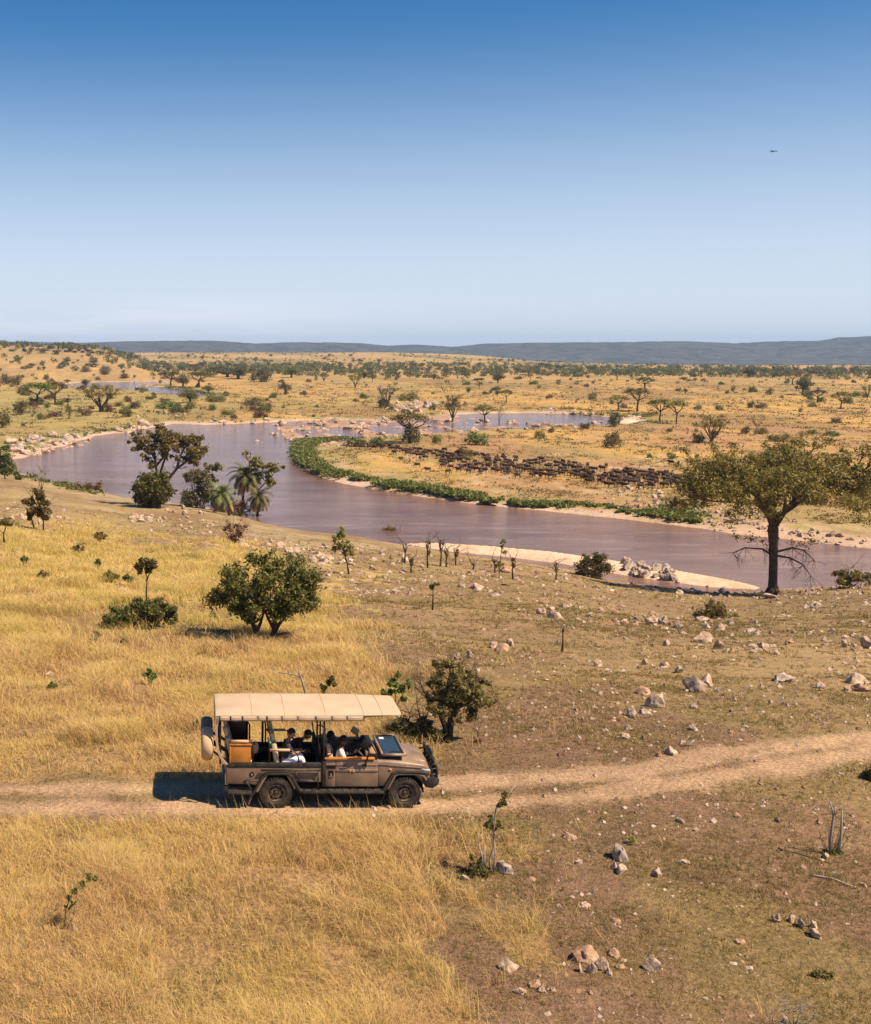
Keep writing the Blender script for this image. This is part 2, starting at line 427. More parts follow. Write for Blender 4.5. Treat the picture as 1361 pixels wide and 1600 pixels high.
def build_terrain():
    az = np.concatenate([np.linspace(-1.5, -0.24, 60)[:-1], np.linspace(-0.24, 0.66, 760), np.linspace(0.66, 1.5, 40)[1:]])
    Ys = np.concatenate([[ -300, -60, -5, 6, 12, 15], np.arange(16.5, 48, 0.10), np.geomspace(48, 420, 520), np.geomspace(421.5, 1700, 420), np.geomspace(1705, 5200, 140), [6000, 8000, 12900]])
    U, YY = np.meshgrid(az, Ys)
    X = U * np.maximum(np.abs(YY), 25); Y = YY.copy()
    x = X.ravel(); y = Y.ravel()
    info = landinfo(x, y)
    z = height(x, y, info)
    u, yr, near, d = info
    z[y < 14] = 0
    px, py = proj(x, y, z)
    n = len(x)
    C = np.zeros((n, 3))
    n1 = fbm(x / 6, y / 6, 101, 4); n2 = fbm(x / 25, y / 25, 102, 4); n3 = fbm(x / 90, y / 260, 103, 4); n4 = fbm(x / 2, y / 2, 104, 3)
    # --- near ground: brown soil with thin olive grass
    soil = np.array((0.170, 0.102, 0.064)); olive = np.array((0.190, 0.135, 0.055)); straw = np.array((0.35, 0.24, 0.115)); sand = np.array((0.52, 0.35, 0.22))
    c = np.tile(soil, (n, 1))
    c = mixc(c, olive, sstep(0.42, 0.58, n1 * .6 + n4 * .4) * .85)
    c = mixc(c, straw * .85, sstep(0.50, 0.72, n2) * .8)
    c = mixc(c, straw * .88, sstep(30, 60, y) * .42)
    c = mixc(c, np.array((0.27, 0.20, 0.085)), sstep(70, 130, y) * sstep(.35, .6, n1) * .6 * (px < 700))
    tm = tall_mask(x, y, z)
    c = mixc(c, np.array((0.27, 0.17, 0.075)), tm * 0.9)
    tmz = tm & (y > 60)
    c = mixc(c, np.array((0.42, 0.30, 0.115)), tmz * 0.7)
    tk = track_mask(x, y)
    c = mixc(c, np.array((0.40, 0.262, 0.160)), tk * (0.55 + 0.5 * n4))
    # scree below the grass on the left, near the water
    t = np.clip((y - 30) / (yr - 30), 0, 1)
    c = mixc(c, np.array((0.33, 0.25, 0.16)), sstep(.45, .75, t) * (px < 640) * sstep(.45, .6, n1) * .6)
    # --- far land
    f = np.tile(np.array((0.375, 0.235, 0.088)), (n, 1))
    f = mixc(f, np.array((0.29, 0.205, 0.082)), sstep(.38, .62, n3))
    f = mixc(f, np.array((0.46, 0.275, 0.075)), sstep(.5, .7, n2) * .7)
    f = mixc(f, np.array((0.19, 0.125, 0.055)), sstep(.50, .66, fbm(x / 40, y / 120, 109, 5, .6)) * .6)
    f = mixc(f, np.array((0.33, 0.185, 0.095)), sstep(.42, .62, fbm(x / 18, y / 30, 107, 3)) * .75 * (y < 460))
    gz = (1 - sstep(90, 420, px - 60)) * sstep(300, 380, y) * (1 - sstep(760, 1000, y))     # greener flats on the left
    f = mixc(f, np.array((0.23, 0.21, 0.075)), gz * .55)
    f = mixc(f, np.array((0.22, 0.21, 0.07)), (1 - sstep(4, 26, d)) * sstep(.35, .6, n1) * .75)
    f = mixc(f, np.array((0.27, 0.23, 0.08)), (1 - sstep(626, 655, py)) * sstep(612, 626, py) * sstep(.4, .6, n2) * (px < 640) * .6)
    bs = fbm(x / 5, y / 8, 120, 3)
    f = mixc(f, np.array((0.46, 0.33, 0.25)), (1 - sstep(1.5, 6.5, d + (bs - .5) * 8)) * .95)
    # pale sand on the right far bank, trampled ground near the herd
    rb = (1 - sstep(2, 22, d)) * sstep(990, 1150, px) * (y < 300)
    f = mixc(f, np.array((0.42, 0.29, 0.20)), rb * sstep(.35, .55, bs))
    f = mixc(f, np.array((0.34, 0.245, 0.14)), sstep(250, 420, d * 0 + y) * 0)
    f = mixc(f, np.array((0.42, 0.28, 0.16)), sstep(.58, .7, fbm(x / 4, y / 9, 130, 3)) * .8 * (px > 480) * (px < 1100) * (y < 330))
    # distance: paler tan, belts of darker scrub
    f = mixc(f, np.array((0.38, 0.26, 0.12)), sstep(1500, 3000, y) * .8)
    f = mixc(f, np.array((0.34, 0.225, 0.115)), sstep(1080, 1300, y) * (px < 250) * .5)
    belt = sstep(.42, .60, fbm(x / 130, y / 420, 140, 3)) * sstep(1300, 1900, y)
    f = mixc(f, np.array((0.13, 0.125, 0.065)), belt * .6)
    f = mixc(f, np.array((0.13, 0.13, 0.075)), sstep(3600, 5000, y) * .8)
    bed = np.tile(np.array((0.36, 0.22, 0.155)), (n, 1))
    f = np.where((d < 0)[:, None], bed, f)
    mb = (y > 100) & (y < 260) & ~near
    db = np.full(n, 50.0); db[mb] = sdist(BAR, x[mb], y[mb])
    f = mixc(f, np.array((0.60, 0.42, 0.30)), (db < 1.0) * 1.0)
    mb = (y > 400) & (y < 760) & ~near
    db = np.full(n, 50.0); db[mb] = sdist(BAR2, x[mb], y[mb])
    f = mixc(f, np.array((0.58, 0.43, 0.31)), (db < 1.0) * 1.0)
    C = np.where(near[:, None], c, f)
    # fade of the fine near texture is left to the shader
    nr, nc = U.shape
    i = np.arange(nr - 1)[:, None] * nc + np.arange(nc - 1)[None, :]
    F = np.stack([i, i + 1, i + 1 + nc, i + nc], -1).reshape(-1, 4)
    m = bpy.data.materials.new('ground')
    t_, p, o = _nodes(m)
    at = t_.nodes.new('ShaderNodeAttribute'); at.attribute_name = 'base'
    geo = t_.nodes.new('ShaderNodeNewGeometry')
    def noise(scale, det=6, stretch=None, rough=.6):
        q = t_.nodes.new('ShaderNodeTexNoise'); q.inputs['Scale'].default_value = scale; q.inputs['Detail'].default_value = det; q.inputs['Roughness'].default_value = rough
        if stretch:
            mm = t_.nodes.new('ShaderNodeMapping'); mm.inputs['Scale'].default_value = stretch
            t_.links.new(geo.outputs['Position'], mm.inputs[0]); t_.links.new(mm.outputs[0], q.inputs[0])
        else: t_.links.new(geo.outputs['Position'], q.inputs[0])
        return q.outputs[0]
    def rng(s, a, b, c_, d_):
        q = t_.nodes.new('ShaderNodeMapRange'); t_.links.new(s, q.inputs[0])
        for k, v in enumerate((a, b, c_, d_)): q.inputs[k + 1].default_value = v
        return q.outputs[0]
    def mulc(colr, fac):
        q = t_.nodes.new('ShaderNodeVectorMath'); q.operation = 'SCALE'; t_.links.new(colr, q.inputs[0]); t_.links.new(fac, q.inputs['Scale']); return q.outputs[0]
    c1 = mulc(at.outputs['Color'], rng(noise(9.0, 8, rough=.75), .3, .7, 0.42, 1.56))
    c1 = mulc(c1, rng(noise(1.1, 6), .3, .7, 0.82, 1.17))
    c1 = mulc(c1, rng(noise(0.12, 6, (1, .5, 1), .7), .3, .7, 0.80, 1.2))
    # fallen straw and crumbs of soil seen close up
    mixn = t_.nodes.new('ShaderNodeMix'); mixn.data_type = 'RGBA'
    t_.links.new(rng(noise(30, 4, (1, .35, 1), .7), .55, .68, 0, .5), mixn.inputs[0]); t_.links.new(c1, mixn.inputs[6]); mixn.inputs[7].default_value = (0.42, 0.31, 0.17, 1)
    t_.links.new(mixn.outputs[2], p.inputs['Base Color'])
    p.inputs['Roughness'].default_value = .95; p.inputs['Specular IOR Level'].default_value = .15
    b = t_.nodes.new('ShaderNodeBump'); b.inputs['Strength'].default_value = .8; b.inputs['Distance'].default_value = .06
    t_.links.new(noise(7, 8, rough=.7), b.inputs['Height'])
    b2 = t_.nodes.new('ShaderNodeBump'); b2.inputs['Strength'].default_value = .6; b2.inputs['Distance'].default_value = .5
    t_.links.new(noise(.55, 6, rough=.7), b2.inputs['Height']); t_.links.new(b2.outputs[0], b.inputs['Normal'])
    t_.links.new(b.outputs[0], p.inputs['Normal'])
    me = mesh_np('ground', np.stack([x, y, z], 1), F, [m], smooth=True, attrs={'base': C})
    g = link('ground', me); tag(g, 'dry savanna ground sloping down to the river and out over the plain', 'ground', kind='structure')
    # ---------------- water
    m = bpy.data.materials.new('river_water')
    t_, p, o = _nodes(m)
    geo = t_.nodes.new('ShaderNodeNewGeometry')
    mx_ = t_.nodes.new('ShaderNodeMix'); mx_.data_type = 'RGBA'
    t_.links.new(rng(noise(.035, 5, (1, 2.6, 1), .65), .38, .62, 0, 1), mx_.inputs[0])
    mx_.inputs[6].default_value = (0.140, 0.068, 0.042, 1); mx_.inputs[7].default_value = (0.205, 0.118, 0.085, 1)
    # riffles and glints, painted into the colour as paler broken water
    rf = t_.nodes.new('ShaderNodeMix'); rf.data_type = 'RGBA'
    t_.links.new(rng(noise(.22, 8, (.45, 1.9, 1), .7), .54, .70, 0, .6), rf.inputs[0]); t_.links.new(mx_.outputs[2], rf.inputs[6]); rf.inputs[7].default_value = (0.33, 0.26, 0.25, 1)
    t_.links.new(rf.outputs[2], p.inputs['Base Color'])
    p.inputs['Roughness'].default_value = .10; p.inputs['IOR'].default_value = 1.33; p.inputs['Specular IOR Level'].default_value = .5
    b = t_.nodes.new('ShaderNodeBump'); b.inputs['Strength'].default_value = .5; b.inputs['Distance'].default_value = .45
    t_.links.new(noise(.7, 7, (.6, 1.7, 1), .6), b.inputs['Height']); t_.links.new(b.outputs[0], p.inputs['Normal'])
    ue = np.linspace(-.6, 1.1, 24); ye = np.geomspace(112, 1500, 24)
    UU, E = np.meshgrid(ue, ye); V = np.stack([(UU * E).ravel(), E.ravel(), np.full(E.size, ZW)], 1)
    i = np.arange(23)[:, None] * 24 + np.arange(23)[None, :]
    F = np.stack([i, i + 1, i + 25, i + 24], -1).reshape(-1, 4)
    # keep the sheet beyond the near bank's edge only
    wv = link('river', mesh_np('river', V, F, [m]))
    tag(wv, 'muddy brown river bending past the herd', 'river', kind='structure')
build_terrain()

def build_hills():
    sky_ = np.array([(-700,537),(-300,537),(0,537),(120,536),(200,533),(330,531.5),(400,536.5),(450,534),(560,535.5),(600,540),(640,537.5),(700,541),(750,536.5),(860,534.5),(960,534),(1040,532.5),(1100,534),(1130,536),(1180,533),(1262,532),(1290,527),(1361,524.5),(1600,527),(2100,532)], float)
    px = np.linspace(-700, 2100, 560); az = (px - CX) / FP / cp_
    D0, D1 = 5200.0, 9200.0
    Ys = np.linspace(D0, D1, 70)
    top = np.interp(px, sky_[:, 0], sky_[:, 1]) + (vnoise(px / 9, px * 0, 5) - .5) * .9
    hz = CY - FP * math.tan(PITCH)
    yc = 7300.0
    A = (hz - top) / FP / cp_ * yc + CAMZ - ZW
    U, Y = np.meshgrid(az, Ys); X = U * Y
    t = (Y - D0) / (yc - D0)
    ridge = np.where(t < 1, sstep(0, 1, t) ** 1.2, 1 - .35 * sstep(1, 1.9, t))
    gul = fbm(X / 320, Y / 900, 201, 5)
    A = A + 70
    Z = ZW - 73 + A[None, :] * ridge * (1 - .9 * (1 - np.clip(t, 0, 1)) * (gul - .15) * np.clip(t * 4, 0, 1))
    nr, nc = U.shape
    i = np.arange(nr - 1)[:, None] * nc + np.arange(nc - 1)[None, :]
    F = np.stack([i, i + 1, i + 1 + nc, i + nc], -1).reshape(-1, 4)
    m = mat('hill_scrub', (0.040, 0.052, 0.036), .95, .3, .012, coord='Object', spec=.1, dust=(0.095, 0.095, 0.080), bump=1.0, bscale=.02)
    for q in m.node_tree.nodes:
        if q.type == 'BUMP': q.inputs['Distance'].default_value = 30
    h = link('hills', mesh_np('hills', np.stack([X.ravel(), Y.ravel(), Z.ravel()], 1), F, [m], smooth=True))
    tag(h, 'long low blue escarpment along the horizon', 'hills', kind='structure')
    # a fainter range behind it, at the left
    px = np.linspace(-900, 700, 120); az = (px - CX) / FP / cp_; Ys = np.linspace(10000, 12900, 14); U, Y = np.meshgrid(az, Ys); X = U * Y
    top = 533.5 + (fbm(px / 120, px * 0, 9, 3) - .5) * 5 + sstep(200, 600, px) * 16
    A = (hz - top) / FP / cp_ * 11450 + CAMZ - ZW
    Z = ZW - 3 + A[None, :] * np.sin(np.clip((Y - 10000) / 2900, 0, 1) * PI) ** .7
    nr, nc = U.shape; i = np.arange(nr - 1)[:, None] * nc + np.arange(nc - 1)[None, :]
    F = np.stack([i, i + 1, i + 1 + nc, i + nc], -1).reshape(-1, 4)
    h = link('far_hills', mesh_np('far_hills', np.stack([X.ravel(), Y.ravel(), Z.ravel()], 1), F, [m], smooth=True))
    tag(h, 'faint farther range behind the left part of the escarpment', 'hills', kind='structure')
build_hills()
# ------------------------------------------------------------------ foliage and wood
BARK = mat('bark', (0.085, 0.062, 0.045), .95, .4, 3.0, bump=.6, bscale=18, spec=.1)
BARKP = mat('pale_bark', (0.30, 0.25, 0.21), .9, .3, 3.0, bump=.4, bscale=18, spec=.15)
STEM = mat('dry_stem', (0.155, 0.108, 0.078), .95, .35, 5.0, spec=.1)
L_DARK = leafmat('leaf_dark', (0.055, 0.063, 0.017), (0.236, 0.224, 0.059), .4)
L_OLIVE = leafmat('leaf_olive', (0.104, 0.098, 0.029), (0.354, 0.295, 0.100), .4)
L_ACAC = leafmat('leaf_acacia', (0.128, 0.112, 0.027), (0.366, 0.301, 0.077), .35, dry=.4)
L_BRIGHT = leafmat('leaf_bright', (0.070, 0.120, 0.020), (0.21, 0.26, 0.055), .35)
L_GREY = leafmat('leaf_grey', (0.125, 0.105, 0.070), (0.25, 0.21, 0.14), .15)
L_RED = leafmat('leaf_reddish', (0.12, 0.055, 0.030), (0.24, 0.13, 0.07), .15)
L_YEL = leafmat('leaf_yellowish', (0.13, 0.14, 0.03), (0.42, 0.38, 0.10), .3)
L_PALM = leafmat('leaf_palm', (0.045, 0.060, 0.018), (0.22, 0.22, 0.06), .15)
L_REED = leafmat('leaf_reeds', (0.11, 0.15, 0.030), (0.27, 0.31, 0.08), .35, dry=0.0)
L_GG = leafmat('leaf_grey_green', (0.146, 0.152, 0.073), (0.401, 0.378, 0.189), .3)
def rnd(s): return np.random.default_rng(s)
def leaves(rng, P, size, flat=0.0, asp=1.7, out=None):
    """small quads at points P; returns V, F, tone"""
    n = len(P)
    d = rng.normal(size=(n, 3)); d /= np.linalg.norm(d, axis=1)[:, None]
    nn = rng.normal(size=(n, 3)); nn[:, 2] = nn[:, 2] * (1 - flat) + flat * 2.2 * np.abs(nn[:, 2]) + .4
    a = np.cross(d, nn); a /= np.linalg.norm(a, axis=1)[:, None] + 1e-9
    b = np.cross(nn, a); b /= np.linalg.norm(b, axis=1)[:, None] + 1e-9
    s = size * rng.uniform(.55, 1.35, n)[:, None]
    u = a * s * asp * .5; v = b * s * .5
    V = np.stack([P - u, P - v * .9 + u * .1, P + u, P + v * .9 + u * .1], 1).reshape(-1, 3)
    F = np.arange(4 * n).reshape(-1, 4)
    t = np.repeat(rng.uniform(0, 1, n) ** 1.3, 4)
    return V, F, t
def clump_pts(rng, C, rad, n, sq=0.7, shell=.45):
    """points in ellipsoidal clumps around the centres C"""
    C = np.asarray(C, float); rad = np.asarray(rad, float)
    w_ = rad ** 2; k = rng.choice(len(C), n, p=w_ / w_.sum())
    d = rng.normal(size=(n, 3)); d /= np.linalg.norm(d, axis=1)[:, None]
    r = np.abs(rng.normal(.62 + .25 * shell, .38, n))
    r = np.where(rng.random(n) < .12, r * 1.45, r)
    P = C[k] + d * (rad[k] * r)[:, None] * np.array([1, 1, sq])
    return P
def limbs(rng, base, dirs, length, rad, depth, bend=.25, up=.15, split=(2, 3), shrink=.68, spread=.6, out=None, tips=None, n=5):
    """recursive branching; out collects (points, radii), tips the ends"""
    p = Vector(base); d = Vector(dirs).normalized(); pts = [p.copy()]; rr = [rad]
    seg = 4
    for i in range(seg):
        d = (d + Vector(rng.normal(0, bend, 3)) * .5 + Vector((0, 0, up)) * .3).normalized()
        p = p + d * length / seg; pts.append(p.copy()); rr.append(rad * (1 - (1 - .62) * (i + 1) / seg))
    out.append((pts, rr))
    if depth <= 0: tips.append(p.copy()); return
    if depth <= 1: tips.append((pts[2] + pts[3]) / 2)
    for k in range(int(rng.integers(split[0], split[1] + 1))):
        ax = Vector(rng.normal(0, 1, 3)); ax = (ax - d * ax.dot(d)).normalized()
        nd = (d + ax * spread * rng.uniform(.6, 1.3)).normalized()
        limbs(rng, p, nd, length * shrink * rng.uniform(.8, 1.2), rr[-1] * .72, depth - 1, bend, up, split, shrink, spread, out, tips)
def wood(g, out, n=6):
    for pts, rr in out: g.tube(pts, rr, n)
def crown_mesh(name, rng, C, rad, n, size, m, sq=.7, flat=.2, shell=.45, asp=1.7, extra=None):
    P = clump_pts(rng, C, rad, n, sq, shell)
    V, F, t = leaves(rng, P, size, flat, asp)
    return mesh_np(name, V, F, [m], attrs={'tone': t})
# ---- prototypes, one metre tall and one metre wide, for trees across the river
def proto(kind, seed):
    rng = rnd(seed); out = []; tips = []; g = Geo()
    C = []; rad = []
    if kind == 'umb':      # flat-topped acacia
        for k in range(5):
            a = 2 * PI * k / 5 + rng.uniform(-.3, .3)
            limbs(rng, (0, 0, .38), (math.cos(a) * .9, math.sin(a) * .9, .75), .30, .022, 1, .2, .1, (2, 3), .75, .5, out, tips)
        g.tube([(0, 0, -.04), (.012, 0, .15), (-.01, .01, .40)], [.042, .030, .026], 6)
        for k in range(34):
            a = rng.uniform(0, 2 * PI); r = math.sqrt(rng.uniform(0, 1)) * .43
            C.append((math.cos(a) * r, math.sin(a) * r, .80 - r * r * .75 + rng.uniform(-.05, .05))); rad.append(rng.uniform(.07, .13))
        n, size, sq, flat = 1500, .034, .55, .6
    elif kind == 'round':
        for k in range(4):
            a = 2 * PI * k / 4 + rng.uniform(-.4, .4)
            limbs(rng, (0, 0, .22), (math.cos(a) * .6, math.sin(a) * .6, 1), .28, .028, 1, .2, .1, (2, 3), .7, .6, out, tips)
        g.tube([(0, 0, -.04), (0, .01, .24)], [.05, .036], 6)
        for k in range(30):
            d = rng.normal(size=3); d /= np.linalg.norm(d); r = rng.uniform(.1, .36)
            C.append((d[0] * r, d[1] * r, .58 + d[2] * r * .95)); rad.append(rng.uniform(.08, .17))
        n, size, sq, flat = 1500, .040, .8, .3
    elif kind == 'bush':
        g.tube([(0, 0, -.1), (0, .01, .24)], [.03, .02], 5)
        for k in range(26):
            a = rng.uniform(0, 2 * PI); r = math.sqrt(rng.uniform(0, 1)) * .38; z = rng.uniform(.12, .80) * (1 - r * 1.1)
            C.append((math.cos(a) * r, math.sin(a) * r, z)); rad.append(rng.uniform(.10, .20))
        n, size, sq, flat = 1000, .055, .9, .3
    elif kind == 'vase':   # V-shaped, wide at the top
        for k in range(7):
            a = 2 * PI * k / 7 + rng.uniform(-.3, .3)
            limbs(rng, (0, 0, .08), (math.cos(a) * .55, math.sin(a) * .55, 1), .42, .026, 2, .14, .1, (2, 2), .55, .45, out, tips)
        g.tube([(0, 0, -.04), (0, 0, .12)], [.06, .05], 6)
        for t_ in tips:
            C.append((t_.x * 1.0, t_.y * 1.0, min(t_.z, .93))); rad.append(rng.uniform(.06, .11))
        n, size, sq, flat = 1300, .032, .7, .4
    else:                  # bare: leafless grey scrub
        for k in range(8):
            a = rng.uniform(0, 2 * PI)
            limbs(rng, (0, 0, .03), (math.cos(a) * .6, math.sin(a) * .6, 1), .42, .016, 3, .22, .1, (2, 3), .62, .55, out, tips)
        for t_ in tips: C.append(tuple(t_)); rad.append(.06)
        n, size, sq, flat = 500, .022, 1, .1
    wood(g, out, 5)
    return g, (C, rad, n, size, sq, flat)
PROTO = {}
LM = {'dark': L_DARK, 'olive': L_OLIVE, 'acac': L_ACAC, 'bright': L_BRIGHT, 'grey': L_GREY, 'red': L_RED, 'yel': L_YEL}
def get_proto(kind, lm, v):
    k = (kind, lm, v)
    if k not in PROTO:
        g, (C, rad, n, size, sq, flat) = proto(kind, hash((kind, v)) % 1000 if False else sum(map(ord, kind)) * 7 + v)
        tm = g.mesh('wood', BARK)
        cm = crown_mesh('crown', rnd(v * 31 + len(kind)), C, rad, n, size, LM[lm], sq, flat)
        # normalise the width and height of the crown to one metre
        co = np.empty(len(cm.vertices) * 3, np.float32); cm.vertices.foreach_get('co', co); co = co.reshape(-1, 3)
        sx_ = 1.0 / np.ptp(np.percentile(co[:, 0], [1, 99])); sz = 1.0 / np.percentile(co[:, 2], 99)
        S = Matrix.Diagonal((sx_, sx_, sz, 1)); cm.transform(S); tm.transform(S)
        # one joined mesh for trees too small to show their parts
        bm = bmesh.new(); bm.from_mesh(tm); lay = bm.verts.layers.float.new('tone'); 
        nb = len(bm.faces); bm.from_mesh(cm); bm.faces.ensure_lookup_table()
        for f in bm.faces[nb:]: f.material_index = 1
        jm = bpy.data.meshes.new('small_tree'); bm.to_mesh(jm); bm.free(); jm.materials.append(BARK); jm.materials.append(LM[lm])
        PROTO[k] = (tm, cm, jm)
    return PROTO[k]
RNG = random.Random(5)
def far_tree(name, cat, label, px, py, w_, h_, kind, lm, group=None, p=None):
    p = p or hit(px, py); s = mpp(p)
    tm, cm, jm = get_proto(kind, lm, RNG.randrange(3))
    rz = RNG.uniform(0, 2 * PI); sc = (w_ * s, w_ * s, h_ * s * 1.02)
    if w_ >= 20 or h_ >= 20:
        o = empty(name, p, rz); o.scale = sc
        a = link('trunk', tm, o); b = link('crown', cm, o)
    else:
        o = link(name, jm, None, p); o.rotation_euler = (0, 0, rz); o.scale = sc
    tag(o, label, cat, group)
    return o
